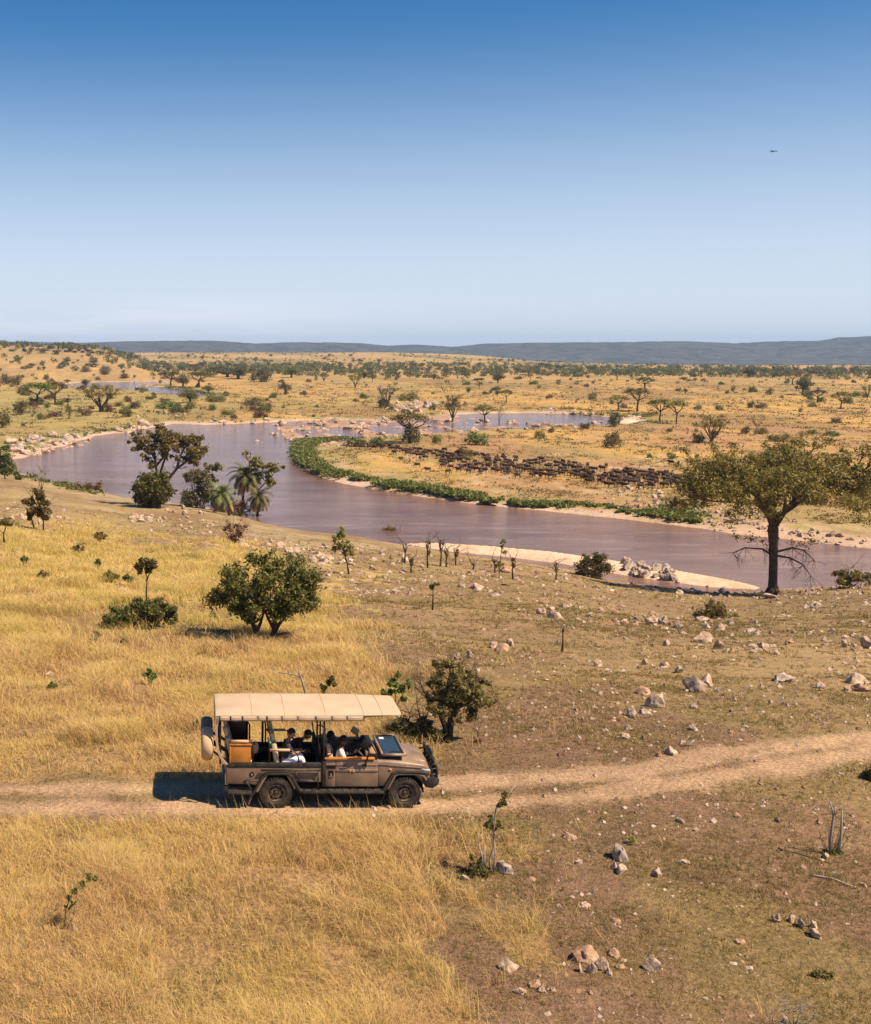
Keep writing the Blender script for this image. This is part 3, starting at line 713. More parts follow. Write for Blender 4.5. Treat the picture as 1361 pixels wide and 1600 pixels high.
TREES = [
 # name, category, px, base py, width, height, kind, leaf, label
 ('acacia_tree','tree',59,632,48,33,'umb','bright','bright green flat-topped acacia above a dark bush, left of the far river'),
 ('acacia_tree','tree',86,632,38,35,'umb','acac','olive acacia touching the bright green acacia on its right side'),
 ('bush','bush',57,632,23,12,'bush','dark','dark round bush under the bright green acacia'),
 ('tree','tree',158,643,58,40,'vase','acac','v-shaped olive tree with many stems in front of the distant river reach'),
 ('shrub','shrub',168,644,18,14,'bush','red','rust-brown shrub at the foot of the v-shaped tree'),
 ('bush','bush',133,604,16,11,'round','dark','dark round bush standing before the distant river water'),
 ('bush','bush',3,668,28,28,'bush','olive','big olive bush cut by the left edge of the picture'),
 ('bush','bush',10,600,30,14,'bush','olive','olive thicket at the left edge beside the ochre slope'),
 ('sapling','tree',108,655,11,24,'round','olive','small straight tree standing alone left of the v-shaped tree'),
 ('shrub','shrub',50,652,30,19,'bare','grey','grey leafless shrub below the bright green acacia'),
 ('shrub','shrub',86,651,20,9,'bush','red','low rust-brown shrub right of the grey leafless shrub'),
 ('bush','bush',33,648,24,22,'bush','olive','olive bush left of the grey leafless shrub'),
 ('shrub','shrub',28,602,16,16,'bush','olive','grey-green shrub on the bare slope above the left bushes'),
 ('shrub','shrub',36,615,16,14,'bush','olive','grey-green shrub directly below another on the left slope'),
 ('bush','bush',194,646,15,12,'bush','olive','small olive bush right of the v-shaped tree'),
 ('bush','bush',211,638,22,12,'bush','olive','olive bush between two others left of the bright bush'),
 ('bush','bush',258,638,30,12,'bush','bright','wide bright green bush on the flats above the main river'),
 ('tree','tree',297,629,32,20,'round','dark','dense round dark tree near the end of the distant river'),
 ('bush','bush',338,628,32,13,'bush','olive','loose olive bushes right of the dense round dark tree'),
 ('bush','bush',395,634,28,13,'bush','olive','olive bush by itself above the main river'),
 ('bush','bush',414,644,22,12,'bush','dark','dark bush closest to the main river on the far flats'),
 ('acacia_tree','tree',267,602,36,21,'umb','dark','flat dark acacia at the left end of the row beyond the river'),
 ('acacia_tree','tree',286,604,22,18,'round','dark','narrow dark tree second from left in the row beyond the river'),
 ('acacia_tree','tree',311,605,44,23,'umb','dark','widest flat dark acacia in the row beyond the river'),
 ('tree','tree',326,614,20,11,'round','dark','small dark tree at the right foot of the acacia row'),
 ('tree','tree',446,617,20,19,'round','dark','round dark tree beside a grey leafless one on the open plain'),
 ('tree','tree',432,618,12,21,'bare','grey','grey leafless tree just left of a round dark tree'),
 ('tree','tree',306,582,26,13,'umb','dark','dark acacia at the left end of the woodland belt'),
 ('tree','tree',372,592,32,17,'round','dark','dark tree with a bulky crown in the belt above the river'),
 ('tree','tree',355,589,36,14,'round','dark','long low dark tree behind the bulky one in the belt'),
 ('tree','tree',409,597,36,20,'bush','dark','wide dark thicket at the right end of the left belt'),
 ('tree','tree',340,583,30,12,'round','dark','dark tree behind the left belt of woodland'),
 ('tree','tree',455,590,26,15,'round','dark','dark tree between the belt and the open middle plain'),
 ('tree','tree',385,582,30,11,'umb','dark','low dark tree farther back in the left belt'),
 ('tree','tree',506,596,13,13,'vase','dark','small dark v-shaped tree left of the yellowish acacia'),
 ('acacia_tree','tree',555,606,23,21,'vase','yel','yellowish flat-topped acacia on the middle plain'),
 ('tree','tree',582,597,13,11,'umb','dark','small dark acacia right of the yellowish one'),
 ('tree','tree',605,637,34,34,'vase','grey','tall half-bare tree behind the pale rock pile'),
 ('bush','bush',600,638,18,15,'bush','dark','dark bush under the half-bare tree by the rock pile'),
 ('bush','bush',641,626,34,13,'bush','olive','olive bush behind the pale rock pile'),
 ('bush','bush',568,623,12,9,'bush','bright','small bright bush left of the half-bare tree'),
 ('bush','bush',677,641,12,10,'bush','dark','small dark bush at the right end of the rock pile'),
 ('tree','tree',707,659,34,41,'vase','olive','tall leaning olive tree standing in the rapids'),
 ('tree','tree',757,661,35,27,'umb','olive','wide drooping tree on rocks by the river arm'),
 ('tree','tree',780,661,15,26,'bare','grey','thin leafless tree right of the drooping one'),
 ('acacia_tree','tree',640,692,62,48,'umb','olive','big olive umbrella tree wrapped in dark creeper on the near side of the rapids'),
 ('bush','bush',641,693,28,30,'bush','dark','black-green creeper bush round the stem of the big umbrella tree'),
 ('bush','bush',742,695,37,20,'bush','bright','broad bright green bush above the herd'),
 ('bush','bush',726,714,24,17,'bush','olive','olive bush at the upper edge of the herd'),
 ('acacia_tree','tree',791,629,20,20,'umb','acac','small green umbrella acacia alone above the right river arm'),
 ('bush','bush',777,619,9,10,'round','dark','tiny round tree beside the small umbrella acacia'),
 ('bush','bush',732,614,8,9,'round','dark','single tiny round tree in the middle of the ochre plain'),
 ('tree','tree',749,605,19,14,'umb','dark','dark umbrella acacia at the back of the middle plain'),
 ('tree','tree',778,598,18,15,'round','dark','bulky dark tree where the woodland belt begins at centre'),
 ('tree','tree',693,611,18,12,'bare','olive','ragged bush left of the tiny round tree on the plain'),
 ('bush','bush',556,697,36,14,'bush','bright','yellow-green bush on the left tip of the grazing bank'),
 ('bush','bush',589,698,26,16,'bush','bright','rounder yellow-green bush on the left tip of the grazing bank'),
 ('bush','bush',683,690,12,10,'bush','bright','small green bush between the umbrella tree and the broad bush'),
 ('bush','bush',844,685,15,13,'bush','olive','olive bush on the slope below the right river arm'),
 ('bush','bush',862,676,12,8,'bush','olive','small bush just below the right river arm'),
 ('acacia_tree','tree',966,641,31,23,'umb','acac','low spreading acacia, leftmost of the four on the right bank'),
 ('acacia_tree','tree',996,643,38,36,'umb','olive','tall grey-olive acacia second of the four on the right bank'),
 ('tree','tree',1007,610,27,21,'umb','dark','dark leaning acacia behind the four on the right bank'),
 ('acacia_tree','tree',1031,659,35,35,'umb','acac','acacia with a low bush at its foot, third of the four'),
 ('acacia_tree','tree',1057,662,31,37,'umb','acac','slim acacia with a clear trunk, rightmost of the four'),
 ('bush','bush',961,667,21,23,'bush','dark','dark upright bush at the end of the river arm'),
 ('bush','bush',914,670,15,10,'bush','dark','round dark bush at the water of the right river arm'),
 ('bush','bush',958,699,27,25,'bush','olive','upright olive bush alone above the herd'),
 ('tree','tree',1112,692,54,43,'vase','olive','bushy leaning tree on the ochre slope above the big acacia'),
 ('bush','bush',1091,692,17,17,'bush','dark','dark bush left of the bushy leaning tree'),
 ('tree','tree',1183,670,25,23,'bare','grey','grey leafless tree right of the bushy leaning tree'),
 ('bush','bush',1166,678,15,12,'bush','dark','dark bush at the foot of the grey leafless tree'),
 ('bush','bush',1190,678,22,10,'bush','olive','olive bush right of the grey leafless tree'),
 ('tree','tree',1171,590,19,15,'round','dark','dark round tree on the edge of the far belt at right'),
 ('acacia_tree','tree',1238,601,23,19,'umb','acac','yellow-green acacia at the near edge of the right belt'),
 ('tree','tree',1254,617,22,31,'round','dark','tall dark tree with a bush beside it near the right edge'),
 ('bush','bush',1262,620,14,11,'bush','bright','green bush at the right foot of the tall dark tree'),
 ('tree','tree',1277,629,27,20,'umb','grey','grey thin-leaved acacia right of the tall dark tree'),
 ('acacia_tree','tree',1314,639,29,27,'umb','acac','flat green acacia standing clear at far right'),
 ('tree','tree',1355,622,17,20,'vase','acac','tree cut by the right edge of the picture'),
 ('bush','bush',1335,620,15,9,'bush','bright','bright bush between the clear acacia and the right edge tree'),
 ('bush','bush',1282,628,10,9,'bush','dark','dark bush under the grey thin-leaved acacia'),
 ('bush','bush',1325,630,14,9,'bush','dark','dark bush just right of the flat green acacia'),
 ('bush','bush',1174,637,13,10,'bush','dark','small dark bush in the middle of the right plain'),
 ('bush','bush',1071,616,7,9,'round','dark','tiny round tree left on the right plain'),
 ('bush','bush',1176,613,12,10,'bush','dark','small dark bush behind the middle one on the right plain'),
 ('bush','bush',1203,617,13,11,'bush','olive','small ragged bush below the right belt'),
 ('tree','tree',964,594,19,13,'umb','dark','dark acacia in the belt above the right river arm'),
 ('bush','bush',1216,690,32,13,'bush','olive','wide low olive bush on the slope above the big acacia'),
 ('bush','bush',1252,687,17,14,'bare','grey','grey twiggy bush right of the wide low olive one'),
 ('bush','bush',1301,681,20,8,'bush','bright','low bright bush at the right side of the ochre slope'),
 ('bush','bush',1270,678,16,7,'bush','bright','low bright bush left of another on the right ochre slope'),
 ('bush','bush',1074,679,15,12,'bare','olive','thin olive bush left of the bushy leaning tree'),
 ('bush','bush',1048,717,14,10,'bush','bright','bright green bush at the upper right of the herd'),
 ('bush','bush',1015,715,8,7,'bush','bright','tiny bright bush above the right end of the herd'),
]
for nm, cat, px, py, w_, h_, kd, lm, lb in TREES:
    far_tree(nm, cat, lb, px, py, w_, h_, kd, lm)
# scattered growth over the far plain: individuals first, the rest as distant woodland
def scatter_far():
    rng = random.Random(11)
    C1 = 0
    def one(name, cat, label, group, x, y, hm, wm, kd, lm):
        z = ground(x, y); tm, cm, jm = get_proto(kd, lm, rng.randrange(3))
        o = link(name, jm, None, (x, y, z - .05)); o.rotation_euler = (0, 0, rng.uniform(0, 6.28)); o.scale = (wm, wm, hm); tag(o, label, cat, group)
    # small bushes dotted over the flats (y 300..1000 m)
    n = 0; k = 0
    xs = []
    while n < 150 and k < 6000:
        k += 1
        px = rng.uniform(-60, 1440); py = rng.choice([rng.uniform(590, 640), rng.uniform(600, 700), rng.uniform(580, 612)])
        X, Y = on_level(px, py, ZW + 1.5); X, Y = float(X), float(Y)
        u, yr, near, d = landinfo(np.array([X]), np.array([Y]))
        if near[0] or d[0] < 5: continue
        if 470 < px < 1100 and py > 696: continue
        if px < 640 and py > 655: continue
        if vnoise(np.array(X / 60), np.array(Y / 90), 7) < .35: continue
        hm = rng.uniform(.7, 2.4) * (1 + (700 - py) / 200) ; wm = hm * rng.uniform(.9, 1.9)
        one('small_bush', 'bush', 'small scattered bush dotted on the open grass plain beyond the river', 'small bushes dotted over the plain', X, Y, hm, wm, 'bush', rng.choice(['dark', 'olive', 'olive', 'dark', 'grey', 'bright'])); n += 1
    n = 0
    while n < 46:       # the left flats are thick with bushes
        px = rng.uniform(-30, 430); py = rng.choice([rng.uniform(600, 655), rng.uniform(622, 650)])
        X, Y = on_level(px, py, ZW + 1.5); X, Y = float(X), float(Y); u, yr, near, d = landinfo(np.array([X]), np.array([Y]))
        if near[0] or d[0] < 6: continue
        hm = rng.uniform(1.6, 3.8); wm = hm * rng.uniform(1.1, 2.4)
        one('flats_bush', 'bush', 'olive bush in the loose thickets on the flats left of the river bend', 'thickets on the left flats', X, Y, hm, wm, 'bush', rng.choice(['olive', 'olive', 'dark', 'bright', 'red'])); n += 1
    # trees of the belts
    n = 0; k = 0
    while n < 150 and k < 9000:
        k += 1
        px = rng.uniform(-40, 1420)
        c = 577 if px < 560 else 583 + (px - 560) * .004
        if px > 1030: c = 583
        py = rng.gauss(c, 6)
        if py < 566 or py > 600: continue
        if px < 250: continue
        X, Y = on_level(px, py, ZW + 1.5); X, Y = float(X), float(Y); 
        hm = rng.uniform(3.2, 6.8); wm = hm * rng.uniform(1.0, 2.0)
        one('belt_tree', 'tree', 'dark tree standing in the woodland belt that crosses the far plain', 'trees of the far woodland belt', X, Y, hm, wm, rng.choice(['umb', 'round', 'round', 'bush']), rng.choice(['dark', 'dark', 'dark', 'olive'])); n += 1
    # hillside bushes on the left
    n = 0
    while n < 95:
        px = rng.uniform(-60, 290); py = rng.uniform(544, 612)
        if rng.random() < .3: py = rng.uniform(543, 552)
        p = hit(px, py)
        if p.y > 2100 or p.y < 850: continue
        if 110 < px < 290 and p.y < 1150 and p.z < ZW + 1.0: continue
        s = mpp(p); hm = rng.uniform(4, 9) * s; wm = hm * rng.uniform(1, 2.2)
        one('hill_bush', 'bush', 'small bush growing on the hill with the camp at upper left', 'bushes on the camp hill', p.x, p.y, hm, wm, rng.choice(['bush', 'bush', 'round']), rng.choice(['dark', 'olive', 'olive', 'grey'])); n += 1
scatter_far()
def woodland():
    rng = rnd(77); n = 6400
    px = rng.uniform(-260, 1700, n); q_ = rng.random(n); py = np.where(q_ < .42, rng.normal(582, 4.5, n), np.where(q_ < .62, rng.normal(573, 4, n), 552 + rng.gamma(1.4, 12, n)))
    X, Y = on_level(px, py, ZW + 1.0)
    ok = (Y > 950) & (Y < 5600)
    dn = fbm(X / 130, Y / 420, 140, 3)
    ok &= (dn > .46) | (rng.random(n) < .22) | ((np.abs(py - 582) < 8) & (px > 250) & (rng.random(n) < .7))
    ok &= ~((px < 300) & (Y < 1700) & (rng.random(n) < .6))
    u, yr, near, d = landinfo(X, Y); ok &= d > 6
    X, Y = X[ok], Y[ok]; Z = height(X, Y); n = len(X)
    s = rng.uniform(1.5, 4.6, n) * np.where(Y > 1900, .62, 1.0) * np.where(Y < 1250, .6, 1.0)
    ck = 44
    d3 = rng.normal(size=(n, ck, 3)); d3 /= np.linalg.norm(d3, axis=2)[:, :, None]
    P = d3 * rng.uniform(.35, 1, (n, ck, 1)) * s[:, None, None] * np.array([1.25, 1.25, .75]); P[:, :, 2] += s[:, None] * .75
    P += np.stack([X, Y, Z], 1)[:, None, :]
    P = P.reshape(-1, 3)
    V, F, t = leaves(rng, P, 1.0, .2, 1.3)
    V = P.repeat(4, 0) + (V - P.repeat(4, 0)) * np.repeat(np.repeat(s * .42, ck), 4)[:, None]
    tt = np.repeat(rng.uniform(0, .8, n), ck * 4) * .6 + t * .3
    o = link('distant_scrub', mesh_np('distant_scrub', V, F, [L_DARK], attrs={'tone': tt})); tag(o, 'dark scrub and woodland speckling the distant plain', 'woodland', kind='stuff')
woodland()

# ------------------------------------------------------------------ trees and bushes of the near bank, each built as it stands
def root(name, cat, label, px, py, rz=0):
    p = hit(px, py); o = empty(name, p, rz); tag(o, label, cat); return o, mpp(p)
def crown_on(o, rng, C, rad, n, size, m, sq=.75, flat=.2, shell=.4, name='crown', asp=1.7):
    return link(name, crown_mesh(name, rng, C, rad, n, size, m, sq, flat, shell, asp), o)
def P2(s, pts):  # photo-pixel offsets (right, up[, depth]) -> metres
    return [Vector((q[0] * s, (q[2] if len(q) > 2 else 0) * s, q[1] * s * 1.015)) for q in pts]
# A. the big spreading acacia at the right
def big_acacia():
    o, s = root('acacia_tree', 'tree', 'largest tree, wide spreading acacia with a thick dark trunk standing at the near water edge', 1207, 930)
    rng = rnd(4); g = Geo()
    tr = P2(s, [(0, -8), (0, 0), (-1, 25), (-2, 50), (-4, 80), (-6, 102), (-6, 112)])
    g.tube(tr, [9.5 * s, 7.6 * s, 6.4 * s, 6.2 * s, 6.3 * s, 8.0 * s, 6.5 * s], 12)
    for k in range(5):
        a = k * 1.3; g.tube([Vector((math.cos(a) * 3 * s, math.sin(a) * 3 * s, 14 * s)), Vector((math.cos(a) * 9 * s, math.sin(a) * 9 * s, 2 * s)), Vector((math.cos(a) * 15 * s, math.sin(a) * 15 * s, -4 * s))], [4 * s, 4 * s, 1.5 * s], 6)
    main = [[(-6, 108), (-16, 124, -5), (-30, 138, -10), (-48, 146, -22), (-80, 148, -30), (-118, 150, -34)],
            [(-6, 106), (6, 124, 6), (24, 134, 10), (44, 142, 22), (70, 146, 30), (112, 152, 30)],
            [(-6, 108), (-10, 130, 12), (-20, 150, 24), (-50, 170, 44), (-84, 178, 60)],
            [(-4, 108), (4, 130, -10), (14, 152, -22), (40, 172, -44), (76, 184, -52)],
            [(-5, 108), (-8, 134, 0), (-4, 160, -4), (4, 186, -20), (0, 205, -30)],
            [(24, 134, 10), (40, 152, 0), (62, 168, -14), (92, 186, -18), (118, 196, -20)],
            [(-30, 138, -10), (-44, 156, -18), (-70, 172, -30), (-96, 180, -28)],
            [(14, 152, -22), (18, 170, 10), (34, 190, 40), (60, 205, 54)],
            [(-10, 130, 12), (6, 150, 36), (20, 168, 62), (36, 178, 84)],
            [(4, 130, -10), (-10, 150, -40), (-24, 166, -66), (-40, 176, -84)]]
    tips = []
    for m_ in main:
        pts = P2(s, m_); r0 = 5.4 if m_[0][1] < 112 else 3.2
        g.tube(pts, [s * (r0 * (1 - .78 * i / (len(pts) - 1))) for i in range(len(pts))], 8)
        out = []; tp = []
        for q in range(2, len(pts)):
            for r_ in range(3):
                a = rng.uniform(0, 6.28)
                d = (pts[q] - pts[q - 1]).normalized() + Vector((math.cos(a) * .9, math.sin(a) * .9, rng.uniform(.1, .9)))
                limbs(rng, pts[q], d, 24 * s * rng.uniform(.7, 1.2), 1.3 * s, 2, .25, .05, (2, 2), .7, .55, out, tp)
        wood(g, out, 4); tips += tp
    link('trunk', g.mesh('trunk', BARK, smooth=True), o)
    C = []; rad = []
    for t_ in tips:
        z = t_.z / s
        if z > 238: continue
        C.append(tuple(t_)); rad.append(rng.uniform(5, 10) * s)
    # the thatch of the crown: an uneven flat dome
    for k in range(330):
        a = rng.uniform(0, 6.28); r = math.sqrt(rng.uniform(0, 1))
        if r > .93 + .10 * math.sin(a * 5 + 1): continue
        x = math.cos(a) * r * 158 - 2; y = math.sin(a) * r * 120
        top = 222 - 58 * r ** 2.2 + 7 * math.sin(x * .06 + 1) + 6 * math.sin(y * .09)
        C.append((x * s, y * s, (top - rng.uniform(0, 46) * (1 - r * .3)) * s)); rad.append(rng.uniform(9, 19) * s)
    crown_on(o, rng, C, rad, 60000, .165, L_ACAC, .7, .35, .1, asp=2.2)
    # bare drooping lower branches
    g = Geo(); out = []; tp = []
    for pts in ([(-5, 62), (-20, 72), (-48, 74), (-66, 66)], [(2, 62), (24, 58), (44, 48), (58, 30)], [(3, 68), (26, 74), (44, 70), (60, 56)]):
        q = P2(s, pts); g.tube(q, [2.0 * s, 1.5 * s, 1.1 * s, .6 * s], 6)
        for p_ in q[1:]:
            for r_ in range(5):
                limbs(rng, p_, (rng.normal() * .8, rng.normal() * .8, -.6 + rng.normal() * .4), 13 * s, .5 * s, 2, .3, -.35, (2, 3), .75, .5, out, tp)
    wood(g, out, 3); link('drooping_branches', g.mesh('drooping_branches', BARK), o)
    # low leafy spray hanging across the trunk
    crown_on(o, rng, [tuple(v) for v in P2(s, [(-62, 92), (-40, 88), (-20, 84), (24, 82), (44, 78), (-8, 72), (58, 84)])], [11 * s] * 7, 420, .16, L_ACAC, .6, .4, .1, 'low_foliage')
big_acacia()
# B. tall open tree on the left bank with a round shrub at its foot
def bank_fig():
    o, s = root('bank_tree', 'tree', 'tall open tree with a curved trunk and separate upper crown on the left near bank', 247, 790)
    rng = rnd(9); g = Geo(); out = []; tips = []
    T = [[(0, -6), (3, 10), (10, 34), (22, 48), (30, 58), (42, 66), (52, 76)], [(2, 8), (0, 30), (-2, 52), (-4, 70), (-14, 88), (-26, 98)], [(10, 34), (4, 52), (10, 70), (18, 88), (26, 100)], [(30, 58), (34, 76), (44, 92)], [(-4, 60), (8, 74), (4, 96)]]
    for m_ in T:
        q = P2(s, m_); g.tube(q, [s * 3.4 * (1 - .6 * i / (len(q) - 1)) * (1 if m_ is T[0] else .7) for i in range(len(q))], 8)
        for p_ in q[3:]:
            for r_ in range(2): limbs(rng, p_, (rng.normal(), rng.normal(), .5), 13 * s, .8 * s, 1, .25, .1, (2, 3), .7, .6, out, tips)
    wood(g, out, 5); link('trunk', g.mesh('trunk', BARK, smooth=True), o)
    C = []; rad = []
    for (x, z, r) in [(-38, 106, 8), (-28, 102, 10), (-30, 94, 7), (-14, 108, 11), (0, 112, 12), (16, 110, 12), (30, 108, 12), (44, 106, 12), (58, 100, 11), (64, 92, 9), (56, 84, 11), (44, 80, 9), (60, 74, 9), (50, 68, 8), (66, 80, 7), (20, 96, 11), (4, 96, 12), (-10, 92, 9), (36, 92, 10), (10, 82, 8), (-6, 78, 8), (24, 78, 7), (-24, 86, 6), (-8, 66, 7)]:
        for k in range(5): C.append(((x + rng.normal() * 6) * s, rng.normal() * 14 * s, (z + rng.normal() * 5) * s)); rad.append(r * s * rng.uniform(.3, .6))
    crown_on(o, rng, C, rad, 12500, .33, L_OLIVE, .8, .3, .2)
    o2, s = root('round_shrub', 'shrub', 'dense dark round shrub at the foot of the tall open tree on the left bank', 240, 793)
    C = []; rad = []
    for k in range(80):
        d = rng.normal(size=3); d /= np.linalg.norm(d); r = rng.uniform(.3, 1)
        C.append(((-1 + d[0] * r * 30) * s, d[1] * r * 24 * s, (28 + d[2] * r * 24) * s)); rad.append(rng.uniform(5, 9) * s)
    g = Geo(); out = []; tips = []
    for k in range(6): limbs(rng, (0, 0, -.5), (rng.normal() * .5, rng.normal() * .5, 1), 20 * s, 1.4 * s, 2, .2, .1, (2, 3), .7, .6, out, tips)
    wood(g, out, 5); link('stems', g.mesh('stems', BARK), o2)
    crown_on(o2, rng, C, rad, 12000, .36, L_DARK, .9, .2, .2)
bank_fig()
def grey_tree():
    o, s = root('grey_green_tree', 'tree', 'pale grey-green tree between the tall open tree and the palms', 312, 794)
    rng = rnd(12); g = Geo(); out = []; tips = []
    for a, b in (((-3, 0), (-8, 34)), ((2, 0), (10, 40)), ((4, 0), (24, 50)), ((-4, 0), (-20, 46)), ((0, 0), (2, 30))):
        limbs(rng, P2(s, [a])[0] - Vector((0, 0, .5)), P2(s, [b])[0], 26 * s, 1.7 * s, 3, .15, .05, (2, 3), .7, .5, out, tips)
    wood(g, out, 5); link('trunk', g.mesh('trunk', BARKP, smooth=True), o)
    C = []; rad = []
    for (x, z, r) in [(-18, 52, 8), (-6, 56, 9), (6, 54, 9), (18, 60, 8), (27, 62, 7), (14, 48, 10), (2, 40, 12), (12, 32, 12), (-2, 24, 12), (8, 16, 12), (-14, 18, 12), (20, 22, 8), (-22, 12, 10), (16, 40, 10), (-10, 40, 6)]:
        for k in range(4): C.append(((x + rng.normal() * 4) * s, rng.normal() * 12 * s, (z + rng.normal() * 4) * s)); rad.append(r * s * .55)
    crown_on(o, rng, C, rad, 12000, .30, L_GG, .85, .3, .2)
    o, s = root('spreading_tree', 'tree', 'thin airy tree leaning right behind the palms over the water', 394, 803)
    g = Geo(); out = []; tips = []
    for m_ in ([(0, -4), (2, 26), (4, 46), (-2, 66), (-6, 80)], [(2, 26), (14, 42), (26, 54), (34, 64)], [(4, 40), (14, 56), (16, 72)], [(8, 32), (26, 40), (38, 48)]):
        q = P2(s, m_); g.tube(q, [s * 1.6 * (1 - .6 * i / (len(q) - 1)) for i in range(len(q))], 6)
        for p_ in q[2:]:
            for r_ in range(3): limbs(rng, p_, (rng.normal(), rng.normal(), .5), 10 * s, .6 * s, 1, .25, .1, (2, 3), .7, .6, out, tips)
    wood(g, out, 4); link('trunk', g.mesh('trunk', BARKP), o)
    crown_on(o, rng, [tuple(t_) for t_ in tips if t_.z > 36 * s], [4.0 * s] * len([1 for t_ in tips if t_.z > 36 * s]), 2000, .38, L_OLIVE, .8, .3, .1)
grey_tree()
def palms():
    rng = rnd(21)
    spec = [(378, 802, 60, 6, 'tallest palm of the clump on the left bank, crown highest', 46), (360, 806, 34, -14, 'palm with the widest crown, left in the clump on the bank', 40), (402, 812, 36, 2, 'palm with drooping dry fronds, right in the clump', 34)]
    for px, py, hh, lean, lb, L in spec:
        o, s = root('palm_tree', 'palm', lb, px, py)
        g = Geo(); top = Vector((lean * s, 0, hh * s)); g.tube([(0, 0, -1), (lean * s * .3, 0, hh * s * .5), top], [2.4 * s, 2.0 * s, 1.8 * s], 8)
        link('trunk', g.mesh('trunk', BARK), o)
        V = []; F = []; T = []
        nfr = 34
        for k in range(nfr):
            a = 2.399 * k; el = 1.25 - 1.9 * (k / nfr); l = L * .80 * s * rng.uniform(.85, 1.1)
            p = top.copy(); d = Vector((math.cos(a) * math.cos(el), math.sin(a) * math.cos(el), math.sin(el)))
            nseg = 14
            for i in range(nseg):
                p2 = p + d * l / nseg; side = d.cross(Vector((0, 0, 1))).normalized() if abs(d.z) < .98 else Vector((1, 0, 0))
                for sgn in (-1, 1):
                    q0 = p.lerp(p2, .2); ll = l * .30 * math.sin(PI * (i + 1.2) / (nseg + 1.6))
                    tip_ = q0 + (side * sgn + d * .55 + Vector((0, 0, -.28))).normalized() * ll
                    b = len(V); V += [q0, q0 + d * l / nseg * 1.1, tip_]; F.append((b, b + 1, b + 2)); T += [(.1 + .5 * rng.random()) if k < 26 else 1.0] * 3
                b = len(V); V += [p + side * .05, p2 + side * .04, p2 - side * .04, ]; F.append((b, b + 1, b + 2)); T += [.9] * 3
                p = p2; d = (d + Vector((0, 0, -.13 - .04 * (k / nfr)))).normalized()
        me = mesh_np('fronds', [tuple(v) for v in V], F, [L_PALM], attrs={'tone': np.array(T)}); link('fronds', me, o)
    # brown-green bushes at their feet
    for px, py, w_, h_, kd, lm, lb in ((350, 800, 44, 22, 'bush', 'dark', 'dark undergrowth at the left foot of the palms'), (375, 806, 36, 24, 'bush', 'red', 'rust and green bush below the palm clump'), (300, 792, 30, 16, 'bush', 'olive', 'green weeds at the foot of the grey-green tree')):
        far_tree('bush', 'bush', lb, px, py, w_, h_, kd, lm)
palms()
# F. round leafy tree in the middle with two trunks and a low dead branch
def mid_tree():
    o, s = root('leafy_tree', 'tree', 'round dark leafy tree with two trunks and a low bare branch, in the long grass', 415, 1001)
    rng = rnd(31); g = Geo(); out = []; tips = []
    for m_, r0 in (([(-16, -4), (-15, 12), (-20, 26), (-26, 38)], 5.0), ([(-15, 12), (-8, 28), (-4, 42)], 3.4), ([(14, -6), (13, 10), (15, 26), (12, 40)], 6.4), ([(14, 14), (22, 28), (34, 42)], 3.6), ([(12, 20), (4, 34), (-2, 48)], 3)):
        q = P2(s, m_); g.tube(q, [s * r0 * (1 - .5 * i / (len(q) - 1)) for i in range(len(q))], 9)
        for p_ in q[2:]:
            for r_ in range(4): limbs(rng, p_, (rng.normal() * .8, rng.normal() * .8, .8), 30 * s, 1.5 * s, 2, .2, .1, (2, 3), .72, .55, out, tips)
    wood(g, out, 5); link('trunk', g.mesh('trunk', BARK, smooth=True), o)
    g = Geo(); g.tube(P2(s, [(18, 10, -4), (34, 14, -6), (46, 10, -8), (60, 4, -10), (66, 2, -10)]), [2 * s, 1.9 * s, 1.6 * s, 1.2 * s, .8 * s], 7)
    g.tube(P2(s, [(62, 2, -10), (70, 8, -12), (78, 20, -12)]), [1.2 * s, 1.0 * s, .5 * s], 6); link('dead_branch', g.mesh('dead_branch', STEM, smooth=True), o)
    C = []; rad = []
    outl = [(-90, 70), (-72, 84), (-78, 108), (-62, 124), (-40, 122), (-24, 138), (10, 144), (40, 134), (58, 124), (78, 118), (84, 96), (74, 84), (86, 66), (66, 46), (40, 42), (14, 36), (-14, 40), (-30, 34), (-56, 46), (-66, 54)]
    px_ = np.array(outl, float)
    k = 0
    while k < 120:
        x = rng.uniform(-88, 88); z = rng.uniform(32, 142)
        if not inside(px_, np.array([x]), np.array([z]))[0]: continue
        y = rng.uniform(-1, 1) * 62 * math.sqrt(max(0, 1 - (x / 92) ** 2 - ((z - 88) / 60) ** 2) + .05)
        C.append((x * .93 * s, y * s, (z * .97 + 1) * s)); rad.append(rng.uniform(5, 14) * s); k += 1
    crown_on(o, rng, C, rad, 21000, .085, L_DARK, .8, .35, .3, asp=1.8)
mid_tree()
